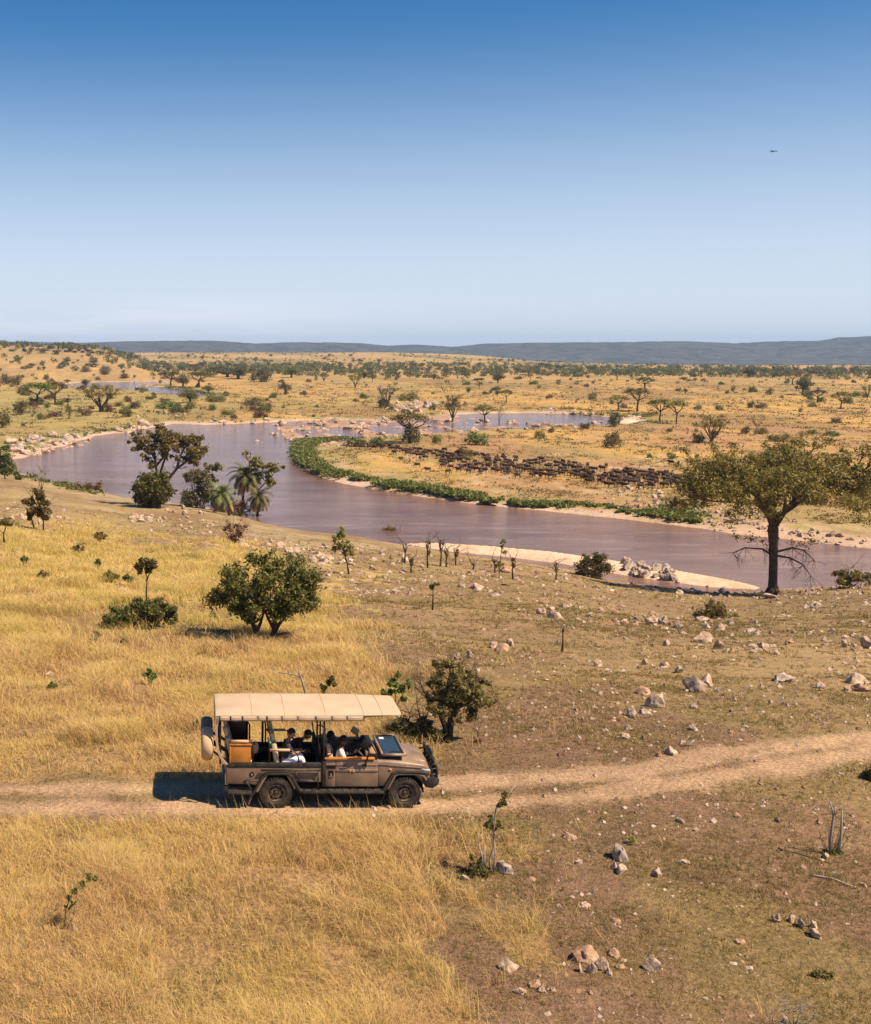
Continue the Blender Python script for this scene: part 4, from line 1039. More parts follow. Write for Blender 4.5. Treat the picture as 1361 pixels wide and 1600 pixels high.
def small_tree(name, cat, label, px, py, stem, blobs, n, size, lm, seed, stemr=1.6, sm=BARK, bush=False, twigs=0):
    """stem: list of polylines in photo pixels from the base; blobs: (x, up, radius)"""
    o, s = root(name, cat, label, px, py); rng = rnd(seed); g = Geo(); out = []; tips = []; size *= .68; n = int(n * 1.8)
    for m_ in stem:
        q = P2(s, m_); g.tube(q, [s * stemr * (1 - .6 * i / max(1, len(q) - 1)) for i in range(len(q))], 7)
    for k in range(twigs):
        m_ = stem[k % len(stem)]; q = P2(s, m_); p_ = q[int(rng.integers(1, len(q)))]
        limbs(rng, p_, (rng.normal(), rng.normal(), .7), 9 * s * stemr, .35 * s * stemr, 2, .25, .15, (2, 2), .7, .6, out, tips)
    wood(g, out, 4)
    link('stem', g.mesh('stem', sm, smooth=True), o)
    if blobs:
        C = []; rad = []
        for x, z, r in blobs:
            for k in range(4): C.append(((x + rng.normal() * r * .4) * s, rng.normal() * r * .7 * s, (z + rng.normal() * r * .35) * s)); rad.append(r * s * .6)
        crown_on(o, rng, C, rad, n, size, LM[lm], .85, .2, .1, 'leaves')
    return o
small_tree('small_tree', 'tree', 'small round-headed tree on a thin stem rising out of a bush at left', 229, 958, [[(0, -2), (0, 30), (1, 56), (-3, 68)], [(0, 50), (6, 66)]], [(-10, 72, 8), (0, 80, 9), (10, 76, 8), (4, 68, 6), (-4, 84, 6)], 900, .14, 'dark', 41)
small_tree('bush', 'bush', 'wide green bush at the foot of the small round-headed tree, in yellow grass', 222, 980, [[(0, -2), (-14, 20)], [(2, -2), (16, 22)], [(0, 0), (30, 18)], [(0, 0), (-36, 12)], [(-4, 0), (-2, 18)]], [(-40, 14, 12), (-24, 24, 13), (-6, 30, 13), (12, 36, 13), (30, 34, 14), (42, 24, 11), (0, 14, 14), (24, 14, 13), (-22, 8, 12), (-56, 12, 9), (44, 12, 8)], 6000, .13, 'dark', 42, 1.2, twigs=10)
small_tree('twiggy_shrub', 'shrub', 'bare twisted shrub with few green leaves left of the round leafy tree', 322, 968, [[(0, 0), (-6, 14), (-10, 28)], [(2, 0), (10, 14), (8, 24), (16, 34)], [(4, 0), (16, 18)]], [(-2, 4, 5), (14, 6, 5)], 160, .12, 'bright', 43, 1.0, STEM, twigs=8)
# H. half-bare bush right behind the vehicle
def bush_tree():
    o, s = root('thorny_tree', 'tree', 'scraggly half-bare tree with a thick dark trunk right behind the front of the vehicle', 700, 1156)
    rng = rnd(51); g = Geo(); out = []; tips = []
    for m_, r0 in (([(0, -6), (2, 14), (4, 34), (12, 50), (20, 66)], 7.2), ([(-2, 0), (-4, 20), (-12, 38), (-14, 60)], 6.2), ([(4, 30), (0, 52), (-6, 78), (0, 104)], 3.0), ([(-12, 38), (-26, 54), (-34, 66)], 2.6), ([(12, 50), (30, 58), (46, 70)], 2.6), ([(-10, 34), (-2, 60), (10, 90)], 2.4)):
        q = P2(s, m_); g.tube(q, [s * r0 * (1 - .55 * i / (len(q) - 1)) for i in range(len(q))], 9)
        for p_ in q[2:]:
            for r_ in range(5): limbs(rng, p_, (rng.normal() * .9, rng.normal() * .9, .7), 24 * s, .9 * s, 3, .22, .1, (2, 3), .68, .55, out, tips)
    wood(g, out, 4); link('trunk', g.mesh('trunk', BARK, smooth=True), o)
    C = []; rad = []
    for (x, z, r) in [(-22, 122, 8), (-4, 118, 12), (10, 112, 12), (-14, 100, 14), (14, 92, 18), (32, 96, 12), (44, 82, 14), (50, 66, 12), (30, 70, 18), (6, 72, 18), (-12, 78, 14), (-28, 62, 12), (-14, 56, 14), (12, 52, 16), (34, 48, 12), (0, 44, 12), (-30, 84, 8), (56, 90, 7)]:
        for k in range(4): C.append(((x + rng.normal() * r * .4) * s, rng.normal() * 16 * s, (z + rng.normal() * r * .3) * s)); rad.append(r * s * .55)
    crown_on(o, rng, C, rad, 7500, .072, L_OLIVE, .9, .2, .1)
    small_tree('undergrowth', 'shrub', 'dark tangled undergrowth between the bonnet and the scraggly tree', 648, 1158, [[(0, 0), (-12, 20), (-8, 44)], [(4, 0), (14, 24), (20, 48)], [(-6, 0), (-20, 30)], [(6, 0), (8, 34), (2, 60)]], [(-24, 10, 13), (-6, 12, 14), (14, 10, 14), (30, 8, 12), (-10, 26, 10), (16, 26, 10), (-34, 22, 8), (44, 8, 9)], 4200, .085, 'dark', 52, 1.8, BARK, twigs=34)
    small_tree('sapling', 'shrub', 'light green sapling just behind the front tip of the canvas roof', 614, 1120, [[(0, 0), (4, 22), (2, 50)], [(2, 10), (14, 34), (18, 50)]], [(0, 56, 7), (12, 46, 7), (-4, 40, 6), (22, 54, 5), (6, 66, 5), (-14, 38, 5), (16, 30, 5)], 700, .10, 'bright', 53, .9, STEM, twigs=8)
    small_tree('sapling', 'shrub', 'thin dry twig plant standing in the brown ground right of the scraggly tree', 745, 1160, [[(0, 0), (2, 22), (12, 44)], [(1, 14), (-6, 34)]], [(0, 4, 5)], 60, .08, 'red', 54, .7, STEM, twigs=6)
    small_tree('sapling', 'shrub', 'green leafy twig sticking up behind the spare wheels', 305, 1140, [[(0, -4), (-2, 10), (4, 18)]], [(0, 12, 4), (4, 4, 4), (-4, 6, 3)], 120, .09, 'bright', 55, .7, STEM)
bush_tree()
# J. stumps and saplings on the stony slope
small_tree('sapling', 'tree', 'bright yellow-green sapling with a bare lower stem on the stony slope', 545, 897, [[(0, 0), (-3, 18), (-8, 32), (-12, 60)], [(-8, 30), (0, 44)]], [(-18, 40, 7), (-10, 48, 8), (-16, 60, 8), (-10, 70, 6), (-2, 48, 7), (2, 36, 6), (-6, 34, 6), (-22, 54, 5)], 900, .20, 'yel', 61, 1.4, twigs=5)
small_tree('sapling', 'tree', 'small sapling with a leafy top alone on the brown slope', 676, 953, [[(0, 0), (0, 22), (0, 34)]], [(0, 40, 5), (-3, 34, 4), (4, 42, 4)], 160, .15, 'olive', 62, 1.5, twigs=3)
for i, (px, py, hh, nl, lb) in enumerate([
    (632, 880, 32, 0, 'thin grey stump beside a white stone at the left of the stick row'), (642, 895, 22, 30, 'short crooked stump just right of the white stone'),
    (668, 887, 40, 60, 'shaggy dark stump, tallest of the left group above the sand bar'), (688, 885, 42, 70, 'leaning ragged stump with dry leaves beside the shaggy one'),
    (697, 886, 28, 20, 'short thin stump right of the ragged leaning one'), (712, 883, 25, 60, 'short stump with a flat dry top near the sand bar'),
    (739, 890, 12, 0, 'very short broken stump in front of the sand bar'), (773, 895, 20, 30, 'thin green shoot left of the tall pale sapling'),
    (801, 905, 34, 50, 'dark leaning stump with a tuft, right of the tall pale sapling'), (868, 908, 30, 20, 'lone upright stump left of the round dark bank bush')]):
    small_tree('stump', 'stump', lb, px, py, [[(0, 0), (1 - i % 3, hh * .5), (2 - i % 4, hh * .92)], [(0, hh * .5), (4, hh * .8)], [(0, hh * .6), (-4, hh)]], [(0, hh * .9, 4), (1, hh * .6, 3)] if nl else [], nl * 2, .17, ['grey', 'olive', 'red'][i % 3], 70 + i, 1.5, STEM if i % 2 else BARK, twigs=4)
small_tree('sapling', 'tree', 'tall pale green sapling in front of the sand bar', 780, 896, [[(0, 0), (1, 24), (4, 46)], [(0, 6), (-4, 20)]], [(4, 50, 5), (3, 42, 4), (5, 34, 4), (-4, 14, 4), (2, 16, 5)], 300, .16, 'bright', 81, 1.0, BARKP, twigs=4)
small_tree('dead_stump', 'stump', 'forked dead stump standing by itself on the slope', 878, 1019, [[(0, -1), (1, 18), (0, 36), (-4, 44)], [(0, 32), (3, 42)]], [], 0, .1, 'grey', 82, 2.1, STEM)
small_tree('bank_bush', 'bush', 'round dark bush at the left end of the pale rock outcrop', 925, 902, [[(0, 0), (-8, 18)], [(0, 0), (10, 22)]], [(-16, 12, 12), (-4, 22, 13), (10, 24, 12), (20, 14, 11), (0, 10, 14), (-18, 4, 9), (6, 34, 6), (-10, 32, 5)], 3000, .26, 'dark', 83, 1.2, twigs=14)
small_tree('brown_bush', 'bush', 'low brown-green bush above a white stone on the slope', 1112, 966, [[(0, 0), (-6, 14)], [(0, 0), (8, 18)]], [(-14, 8, 9), (-2, 16, 9), (10, 20, 8), (16, 10, 9), (0, 6, 11), (-24, 3, 6), (26, 4, 7), (38, 2, 5)], 2200, .17, 'olive', 84, 1.0, STEM, twigs=10)
small_tree('bank_bush', 'bush', 'olive bush with a grey broken stump inside at the right water edge', 1331, 918, [[(0, 0), (-8, 16), (-4, 30)], [(-4, 6), (6, 22)], [(0, 0), (12, 10)]], [(-18, 12, 10), (-6, 14, 11), (10, 14, 11), (24, 12, 10), (-22, 22, 6), (6, 22, 6)], 2400, .28, 'olive', 85, 1.8, BARKP, twigs=12)
small_tree('bush', 'bush', 'sprawling brown-green bush on a rock at the river edge', 607, 838, [[(0, 0), (-8, 8)], [(0, 0), (10, 8)]], [(-18, 4, 6), (-6, 9, 7), (6, 10, 7), (16, 5, 6), (0, 4, 7)], 1500, .30, 'olive', 86, 1.0, STEM, twigs=12)
small_tree('stump', 'stump', 'short dark stump on the river edge left of the sprawling bush', 560, 828, [[(0, 0), (0, 8)], [(0, 5), (4, 9)], [(0, 5), (-4, 9)]], [], 0, .1, 'grey', 87, 1.1, BARK)
small_tree('bare_shrub', 'shrub', 'pinkish bare shrub with fine upright twigs below the palms', 366, 850, [[(0, 0), (-12, 34)], [(0, 0), (10, 36)], [(0, 0), (-2, 44)], [(0, 0), (20, 28)], [(0, 0), (-20, 26)]], [(0, 16, 12), (-8, 28, 10), (10, 28, 10)], 500, .2, 'red', 88, .8, STEM, twigs=44)
small_tree('small_tree', 'tree', 'ragged olive tree with a slanting stem at the far left slope', 68, 829, [[(0, 0), (0, 14), (-6, 30), (-16, 52)], [(-2, 18), (4, 36)], [(-14, 0), (-18, 18), (-14, 36)]], [(-20, 46, 8), (-8, 52, 9), (2, 44, 8), (-16, 32, 8), (-4, 30, 9), (6, 30, 6), (-22, 24, 6), (-8, 62, 5), (2, 20, 5)], 1800, .32, 'olive', 89, 1.5, twigs=10)
small_tree('small_tree', 'tree', 'small crooked tree at the left edge with a flat tuft on top', 7, 852, [[(0, 0), (-1, 18), (4, 32)]], [(-4, 36, 5), (4, 38, 6), (10, 34, 4)], 420, .26, 'olive', 90, 1.5, twigs=3)
small_tree('bare_shrub', 'shrub', 'leafless grey shrub on the left bank near the big pale rocks', 65, 768, [[(0, 0), (-6, 22)], [(0, 0), (6, 26)], [(0, 0), (0, 30)]], [], 0, .2, 'grey', 91, .8, STEM, twigs=26)
small_tree('bush', 'bush', 'low brown bush at the left water edge, mid-way to the tall open tree', 140, 768, [[(0, 0), (-8, 8)], [(0, 0), (12, 8)]], [(-12, 6, 7), (0, 9, 7), (12, 6, 7)], 900, .36, 'red', 92, 1.0, STEM, twigs=10)
small_tree('bush', 'bush', 'green bush at the left edge of the picture beside the pale rocks', 8, 748, [[(0, 0), (-4, 20)]], [(-8, 14, 12), (6, 12, 12), (-6, 34, 10), (6, 30, 10), (-14, 46, 8), (20, 4, 8), (4, 48, 7)], 2200, .42, 'bright', 93, 1.0, STEM, twigs=10)
# M. little green plants poking out of the grass
for i, (px, py, w_, h_, lb) in enumerate([
    (38, 884, 14, 16, 'leftmost green sprig in the yellow grass'), (66, 909, 18, 18, 'green sprig below the leftmost one in the yellow grass'), (122, 868, 22, 17, 'pale sprig at the upper rim of the yellow grass'),
    (153, 892, 12, 20, 'narrow upright sprig in the yellow grass'), (173, 910, 26, 18, 'wide green sprig upper left of the round-headed tree'), (155, 846, 24, 14, 'pale green tuft at the top of the yellow grass'),
    (200, 915, 20, 20, 'olive sprig directly left of the round-headed tree'), (36, 1031, 26, 18, 'spreading green shrub in the grass at far left'), (82, 1080, 18, 14, 'small dark green plant above the track at left'),
    (235, 1070, 22, 26, 'green weed in the grass left of the canvas roof'), (188, 1010, 22, 12, 'small dark weed under the wide bush'), (152, 1000, 18, 16, 'dark weed left of the wide bush')]):
    small_tree('weed', 'plant', lb, px, py, [[(0, 0), (-w_ * .3, h_ * .7)], [(0, 0), (w_ * .35, h_ * .8)], [(0, 0), (0, h_)]], [(-w_ * .25, h_ * .6, w_ * .2), (w_ * .25, h_ * .6, w_ * .22), (0, h_ * .8, w_ * .2), (0, h_ * .35, w_ * .25)], 260, .11 if py > 960 else .17, ['bright', 'olive', 'olive'][i % 3] if i != 8 else 'dark', 100 + i, .5, STEM, twigs=3)
# N. foreground plants
small_tree('sapling', 'tree', 'slim sapling with two bunches of yellow-green leaves, nearest to the camera', 770, 1366,
    [[(-3, 0), (-6, 24), (0, 44), (-1, 70), (1, 104), (6, 116), (18, 126), (30, 142)], [(0, 0), (2, 26), (2, 50)], [(-16, 4), (-18, 30), (-24, 50)], [(-10, 4), (-14, 22), (-14, 46)]],
    [(10, 118, 6), (14, 128, 6), (4, 114, 4), (-8, 84, 5), (8, 82, 5), (-2, 76, 6), (-12, 80, 4), (-6, 92, 4), (-30, 26, 5), (-22, 22, 5), (-34, 30, 3)], 520, .075, 'yel', 120, 1.7, BARKP, twigs=3)
small_tree('undergrowth', 'shrub', 'low dark weeds round the foot of the nearest sapling', 748, 1368, [[(0, 0), (-6, 12)], [(0, 0), (10, 14)]], [(-20, 4, 9), (-6, 6, 9), (10, 8, 8), (-14, 14, 6), (2, 16, 6)], 1500, .04, 'dark', 121, 1.0, STEM, twigs=14)
small_tree('dead_stump', 'stump', 'forked dead stump with thin upright twigs on the brown ground at right', 1300, 1335,
    [[(-4, 0), (-4, 30), (-2, 60), (-4, 70), (-10, 86)], [(-2, 64), (0, 76)], [(8, 0), (12, 26), (11, 50), (11, 72)]], [], 0, .1, 'grey', 122, 2.6, BARKP, twigs=0)
def stump_twigs():
    o, s = root('thin_twigs', 'shrub', 'thin dark shoots fanning out at the foot of the forked dead stump', 1298, 1335); g = Geo(); rng = rnd(5)
    for dx, h_ in ((-26, 44), (-18, 30), (-8, 40), (2, 36), (18, 42), (28, 46), (24, 30), (8, 22), (14, 44), (-12, 20), (33, 26)):
        g.tube(P2(s, [(dx * .05 + rng.uniform(-2, 4), 0), (dx * .55, h_ * .35, dx * .1), (dx, h_, dx * .3)]), [.8 * s, .55 * s, .3 * s], 5)
    link('shoots', g.mesh('shoots', BARK), o)
    crown_on(o, rng, [(x * s, 0, 4 * s) for x in (-8, 4, 14)], [6 * s] * 3, 260, .04, L_BRIGHT, .6, .2, .1, 'leaves')
stump_twigs()
def sticks():
    for px, py, pts, lb, mt in ((1252, 1331, [(-36, 6, 0), (-26, 2, 0), (-10, 1, -4), (8, 2, -14), (24, 1, -20)], 'dark fallen branch lying left of the forked dead stump', BARK), (1300, 1375, [(-28, 2, 6), (-12, 3, 2), (2, 2, 0), (20, 2, -14)], 'grey broken stick on the brown ground below the forked stump', BARKP), (1078, 1166, [(-14, 1, 0), (0, 3, 0), (6, 10, 0)], 'small grey fallen twig above the dirt track', BARKP)):
        p = hit(px, py); s = mpp(p); g = Geo(); V = [Vector((a * s, c * s * 2.2, b * s)) for a, b, c in pts]
        g.tube(V, [1.9 * s, 1.7 * s, 1.4 * s, 1.0 * s, .5 * s][:len(V)], 6)
        if len(V) > 3: g.tube([V[1], V[1] + Vector((4 * s, 6 * s, 7 * s))], [1.1 * s, .4 * s], 5)
        o = link('fallen_branch', g.mesh('fallen_branch', mt, smooth=True), None, p); tag(o, lb, 'branch')
    # dead white branch behind the roof, leafy twig beside it
    o, s = root('dead_branch', 'branch', 'white dead forked branch rising behind the canvas roof', 476, 1098); g = Geo()
    g.tube(P2(s, [(2, -2), (0, 20), (-4, 34), (-8, 44), (-10, 52)]), [2.2 * s, 2.0 * s, 1.8 * s, 1.5 * s, .8 * s], 8)
    g.tube(P2(s, [(-4, 38), (-14, 44), (-26, 46), (-42, 48)]), [1.4 * s, 1.2 * s, 1.0 * s, .5 * s], 7); g.tube(P2(s, [(-26, 46), (-27, 56)]), [.9 * s, .4 * s], 6)
    link('branch', g.mesh('branch', BARKP, smooth=True), o)
    small_tree('leafy_twig', 'shrub', 'dark green leafy twig rising behind the middle of the canvas roof', 508, 1098, [[(0, 0), (0, 22), (8, 40)], [(0, 16), (-8, 30)]], [(6, 32, 5), (10, 40, 4), (0, 24, 5), (14, 30, 4), (-6, 28, 3)], 420, .085, 'dark', 130, .8, STEM, twigs=4)
sticks()
small_tree('weed', 'plant', 'trailing green plant with dead twigs in the long grass at lower left', 100, 1452, [[(0, 0), (4, 36), (14, 58), (30, 74), (48, 84)], [(0, 0), (-14, 30)], [(-4, 0), (-22, 22)], [(4, 0), (16, 24)]], [(8, 52, 6), (12, 44, 5), (18, 64, 6), (30, 76, 6), (42, 86, 6), (50, 82, 5), (6, 36, 5)], 260, .05, 'bright', 131, .8, STEM, twigs=70)
small_tree('weed', 'plant', 'dark green weed on the brown ground at lower right', 1285, 1526, [[(0, 0), (-10, 12)], [(0, 0), (8, 20), (14, 32)], [(0, 0), (-2, 14)]], [(-8, 6, 8), (4, 6, 8), (14, 4, 6), (-18, 4, 5)], 520, .035, 'olive', 132, .6, STEM, twigs=8)
small_tree('dead_shrub', 'shrub', 'low grey dead shrub at the bottom edge on the right', 1240, 1606, [[(0, 0), (-16, 28)], [(0, 0), (10, 24)], [(0, 0), (30, 16)], [(0, 0), (-34, 12)], [(0, 0), (-2, 26)]], [(-4, 6, 10)], 200, .035, 'grey', 133, 1.5, BARKP, twigs=40)
small_tree('bush', 'bush', 'dark bush cut by the right edge beside the dirt track', 1372, 1216, [[(0, 0), (-8, 16)]], [(-12, 10, 10), (4, 12, 12), (16, 14, 12), (0, 4, 12), (-20, 5, 6)], 2600, .06, 'dark', 134, 1.0, STEM, twigs=14)
small_tree('dry_weed', 'plant', 'tall dry weed stalks behind the round foreground boulder', 985, 1318, [[(0, 0), (-4, 26)], [(0, 0), (6, 30)], [(-10, 0), (-22, 40), (-34, 56)], [(0, 0), (12, 18)]], [(2, 8, 8)], 160, .035, 'yel', 135, .4, STEM, twigs=12)
# ------------------------------------------------------------------ grass
def grassmat(name, cols):
    m = bpy.data.materials.new(name); t, p, o = _nodes(m)
    at = t.nodes.new('ShaderNodeAttribute'); at.attribute_name = 'tone'
    r = t.nodes.new('ShaderNodeValToRGB'); r.color_ramp.interpolation = 'LINEAR'
    e = r.color_ramp.elements
    while len(e) < len(cols): e.new(.5)
    for k, c in enumerate(cols): e[k].position = k / (len(cols) - 1); e[k].color = c + (1,)
    t.links.new(at.outputs['Fac'], r.inputs[0]); t.links.new(r.outputs[0], p.inputs['Base Color'])
    p.inputs['Roughness'].default_value = .7; p.inputs['Specular IOR Level'].default_value = .2
    tr = t.nodes.new('ShaderNodeBsdfTranslucent'); t.links.new(r.outputs[0], tr.inputs[0])
    ms = t.nodes.new('ShaderNodeMixShader'); ms.inputs[0].default_value = .3
    t.links.new(p.outputs[0], ms.inputs[1]); t.links.new(tr.outputs[0], ms.inputs[2]); t.links.new(ms.outputs[0], o.inputs[0])
    return m
TALLG = grassmat('dry_grass', [(0.25, 0.14, 0.065), (0.49, 0.31, 0.14), (0.72, 0.50, 0.24), (0.64, 0.465, 0.16), (0.47, 0.385, 0.11)])
SHORTG = grassmat('short_grass', [(0.15, 0.10, 0.05), (0.37, 0.25, 0.12), (0.24, 0.175, 0.055), (0.16, 0.150, 0.04), (0.50, 0.37, 0.20)])
def blades(rng, X, Y, Z, h, wd, lean, az, tone, name, m, label, cat, curl=.5):
    """one tapered, bent blade per root: 5 vertices, one quad and one triangle"""
    n = len(X); B = np.stack([X, Y, Z - .03], 1)
    dl = np.stack([np.cos(az), np.sin(az), np.zeros(n)], 1)
    fa = rng.uniform(0, PI, n); sd_ = np.stack([np.cos(fa), np.sin(fa), np.zeros(n)], 1) * (wd * .5)[:, None]
    up = np.array([0, 0, 1.0])
    M = B + up * (h * .55)[:, None] + dl * (h * lean * .35)[:, None]
    T = B + up * (h * (1 - lean * curl * .55))[:, None] + dl * (h * lean)[:, None]
    V = np.stack([B - sd_, B + sd_, M - sd_ * .75, M + sd_ * .75, T], 1).reshape(-1, 3)
    i = np.arange(n) * 5
    lv = np.stack([i, i + 1, i + 3, i + 2, i + 2, i + 3, i + 4], 1).ravel()
    ls = np.stack([np.arange(n) * 7, np.arange(n) * 7 + 4], 1).ravel(); lt = np.tile([4, 3], n)
    o = link(name, mesh_np(name, V, (lv, ls.astype(np.int32), lt.astype(np.int32)), [m], attrs={'tone': np.repeat(tone, 5)}))
    tag(o, label, cat, kind='stuff'); return o
def tall_grass():
    rng = rnd(201)
    XX = []; YY = []; SS = []
    # (nearest, farthest, tufts): tufts thin out with distance
    for y0, y1, n, xl, xr in ((16.5, 30, 26000, -7, 11), (30, 48, 24000, -10, 14), (48, 75, 16000, -14, 16), (75, 150, 15000, -24, 14)):
        y = rng.uniform(y0, y1, n); x = rng.uniform(xl, xr, n) * (y / y1 if y0 > 40 else 1)
        z = height(x, y); m = tall_mask(x, y, z)
        m |= (rng.random(n) < .05) & (track_mask(x, y) < .3) & (x < 14) & (y < 60)
        px, py = proj(x, y, z)
        # bare patch and paths through the grass
        bald = (fbm(x / 1.5, y / 2.0, 301, 4) < .45) & (rng.random(n) < .75)
        bald |= (((px - 230) / 150) ** 2 + ((py - 985) / 38) ** 2 < 1) & (rng.random(n) < .8)
        bald |= ((px > 340) & (px < 690) & (py > 1235) & (py < 1262))
        m &= ~bald
        # the grass thins out raggedly toward the bare ground
        e_ = sum(tall_mask(x + a, y + b, z).astype(int) for a, b in ((1.2, 0), (-1.2, 0), (0, 1.2), (0, -1.2)))
        m &= (e_ >= 4) | (rng.random(n) < .18 + .15 * e_)
        XX.append(x[m]); YY.append(y[m]); SS.append(z[m])
    X = np.concatenate(XX); Y = np.concatenate(YY); Z = np.concatenate(SS); n = len(X)
    k = 9
    big = fbm(X / 1.6, Y / 1.6, 302, 3); big2 = fbm(X / 5, Y / 5, 303, 3)
    hh = (.20 + 1.0 * np.clip(big - .32, 0, .5) + .25 * np.clip(big2 - .4, 0, 1)) * np.clip(Y / 40, 1, 1.25)
    pxx, pyy = proj(X, Y, Z)
    near_t = 1 - sstep(.0, .9, np.minimum(ldist(RUT_A, X, Y), ldist(RUT_B, X, Y)) - .6)
    hh = hh * (1 - .55 * near_t)
    az0 = 2.6 + (fbm(X / 2.5, Y / 2.5, 304, 2) - .5) * 5
    lean0 = .25 + .7 * fbm(X / 1.2, Y / 1.2, 305, 3)
    t0 = .10 + .88 * fbm(X / 2.0, Y / 2.0, 306, 4) + (pyy < 1000) * (pyy > 790) * .30
    r_ = rng.uniform(0, 1, (n, k)); sp = np.clip(Y / 110, .16, .8)[:, None]
    bx = (X[:, None] + rng.normal(0, .35, (n, k)) * sp).ravel(); by = (Y[:, None] + rng.normal(0, .35, (n, k)) * sp).ravel()
    bz = np.repeat(Z, k); N_ = n * k
    h = np.repeat(hh, k) * rng.uniform(.55, 1.25, N_)
    wd = np.clip(np.repeat(Y, k) * .00032, .0065, .045) * rng.uniform(.6, 1.4, N_)
    az = np.repeat(az0, k) + rng.normal(0, 1.5, N_); lean = np.clip(np.repeat(lean0, k) + np.abs(rng.normal(0, .42, N_)), .02, 1.7)
    tone = np.clip(np.repeat(t0, k) + rng.normal(0, .24, N_), 0, 1)
    blades(rng, bx, by, bz, h, wd, lean, az, tone, 'dry_grass', TALLG, 'long dry yellow grass on both sides of the track at left', 'grass')
    # dark tall stems in front of the vehicle's wheels
    n = 150; x = rng.uniform(-.6, 5.3, n); y = rng.uniform(26.7, 27.5, n); z = height(x, y)
    blades(rng, x, y, z, rng.uniform(.3, .85, n), rng.uniform(.006, .012, n), rng.uniform(.1, .6, n), rng.normal(2.6, .6, n), rng.uniform(.3, 1, n), 'grass_stalks', TALLG, 'loose tall grass stalks beside the wheels of the vehicle', 'grass')
tall_grass()
def short_grass():
    rng = rnd(211); XX = []; YY = []; ZZ = []
    for y0, y1, n in ((16.5, 28, 30000), (28, 45, 30000), (45, 80, 24000), (80, 160, 12000)):
        y = rng.uniform(y0, y1, n); x = y * rng.uniform(-.02, .64, n)
        x = np.where(rng.random(n) < .12, y * rng.uniform(-.24, 0, n), x)
        z = height(x, y); u = x / y; yr = np.interp(u, NU, NY)
        dn = fbm(x / 1.4, y / 1.4, 311, 4) * .6 + fbm(x / 6, y / 6, 312, 3) * .4
        m = (y < yr - 2) & (rng.random(n) < sstep(.34, .62, dn) * .9 + .08) & (track_mask(x, y) < .55)
        XX.append(x[m]); YY.append(y[m]); ZZ.append(z[m])
    X = np.concatenate(XX); Y = np.concatenate(YY); Z = np.concatenate(ZZ); n = len(X); k = 7; N_ = n * k
    hh = .05 + .10 * fbm(X / 3, Y / 3, 313, 3) + .10 * (rng.random(n) < .05)
    t0 = .1 + .8 * fbm(X / 1.1, Y / 1.1, 314, 3) + .1 * rng.normal(size=n)
    sp = np.clip(Y / 60, .5, 2.2)
    bx = (X[:, None] + rng.normal(0, .06, (n, k)) * sp[:, None]).ravel(); by = (Y[:, None] + rng.normal(0, .06, (n, k)) * sp[:, None]).ravel()
    wd = np.clip(np.repeat(Y, k) * .00045, .010, .07) * rng.uniform(.6, 1.4, N_)
    h = np.repeat(hh * np.clip(Y / 45, 1, 1.6), k) * rng.uniform(.5, 1.3, N_)
    blades(rng, bx, by, np.repeat(Z, k), h, wd, rng.uniform(.2, 1.2, N_), rng.uniform(0, 6.28, N_), np.clip(np.repeat(t0, k) + rng.normal(0, .12, N_), 0, 1), 'short_grass', SHORTG, 'thin short grass over the brown stony ground at right', 'grass')
short_grass()
def far_tufts():
    """low tufts that roughen the plain across the river"""
    rng = rnd(221); n = 44000
    px = rng.uniform(-120, 1500, n); py = 600 + 215 * rng.random(n) ** 1.25
    X, Y = on_level(px, py, ZW + 1.5); u, yr, near, d = landinfo(X, Y)
    dn = fbm(X / 7, Y / 14, 321, 4)
    ok = (~near) & (d > 2.0) & (rng.random(n) < sstep(.40, .62, dn) + .05)
    X, Y = X[ok], Y[ok]; Z = height(X, Y); n = len(X); ck = 9
    s = rng.uniform(.12, .50, n) ** 1.3 * 1.3 * np.clip(Y / 330, .8, 1.8)
    P = np.stack([X, Y, Z + .05], 1)[:, None, :] + rng.normal(size=(n, ck, 3)) * s[:, None, None] * np.array([1.5, .9, .5]); P[:, :, 2] = np.abs(P[:, :, 2] - Z[:, None]) + Z[:, None]
    P = P.reshape(-1, 3); V, F, t = leaves(rng, P, 1.0, .3, 1.5)
    Pr = P.repeat(4, 0); V = Pr + (V - Pr) * np.repeat(np.repeat(s * .75, ck), 4)[:, None]
    tt = np.clip(np.repeat(rng.uniform(0, 1, n), ck * 4) * .8 + t * .2, 0, 1)
    m = grassmat('plain_tufts', [(0.10, 0.085, 0.035), (0.22, 0.14, 0.065), (0.15, 0.145, 0.045), (0.30, 0.20, 0.08), (0.36, 0.25, 0.10)])
    o = link('plain_tufts', mesh_np('plain_tufts', V, F, [m], attrs={'tone': tt})); tag(o, 'low dry tufts roughening the plain across the river', 'ground cover', kind='stuff')
far_tufts()
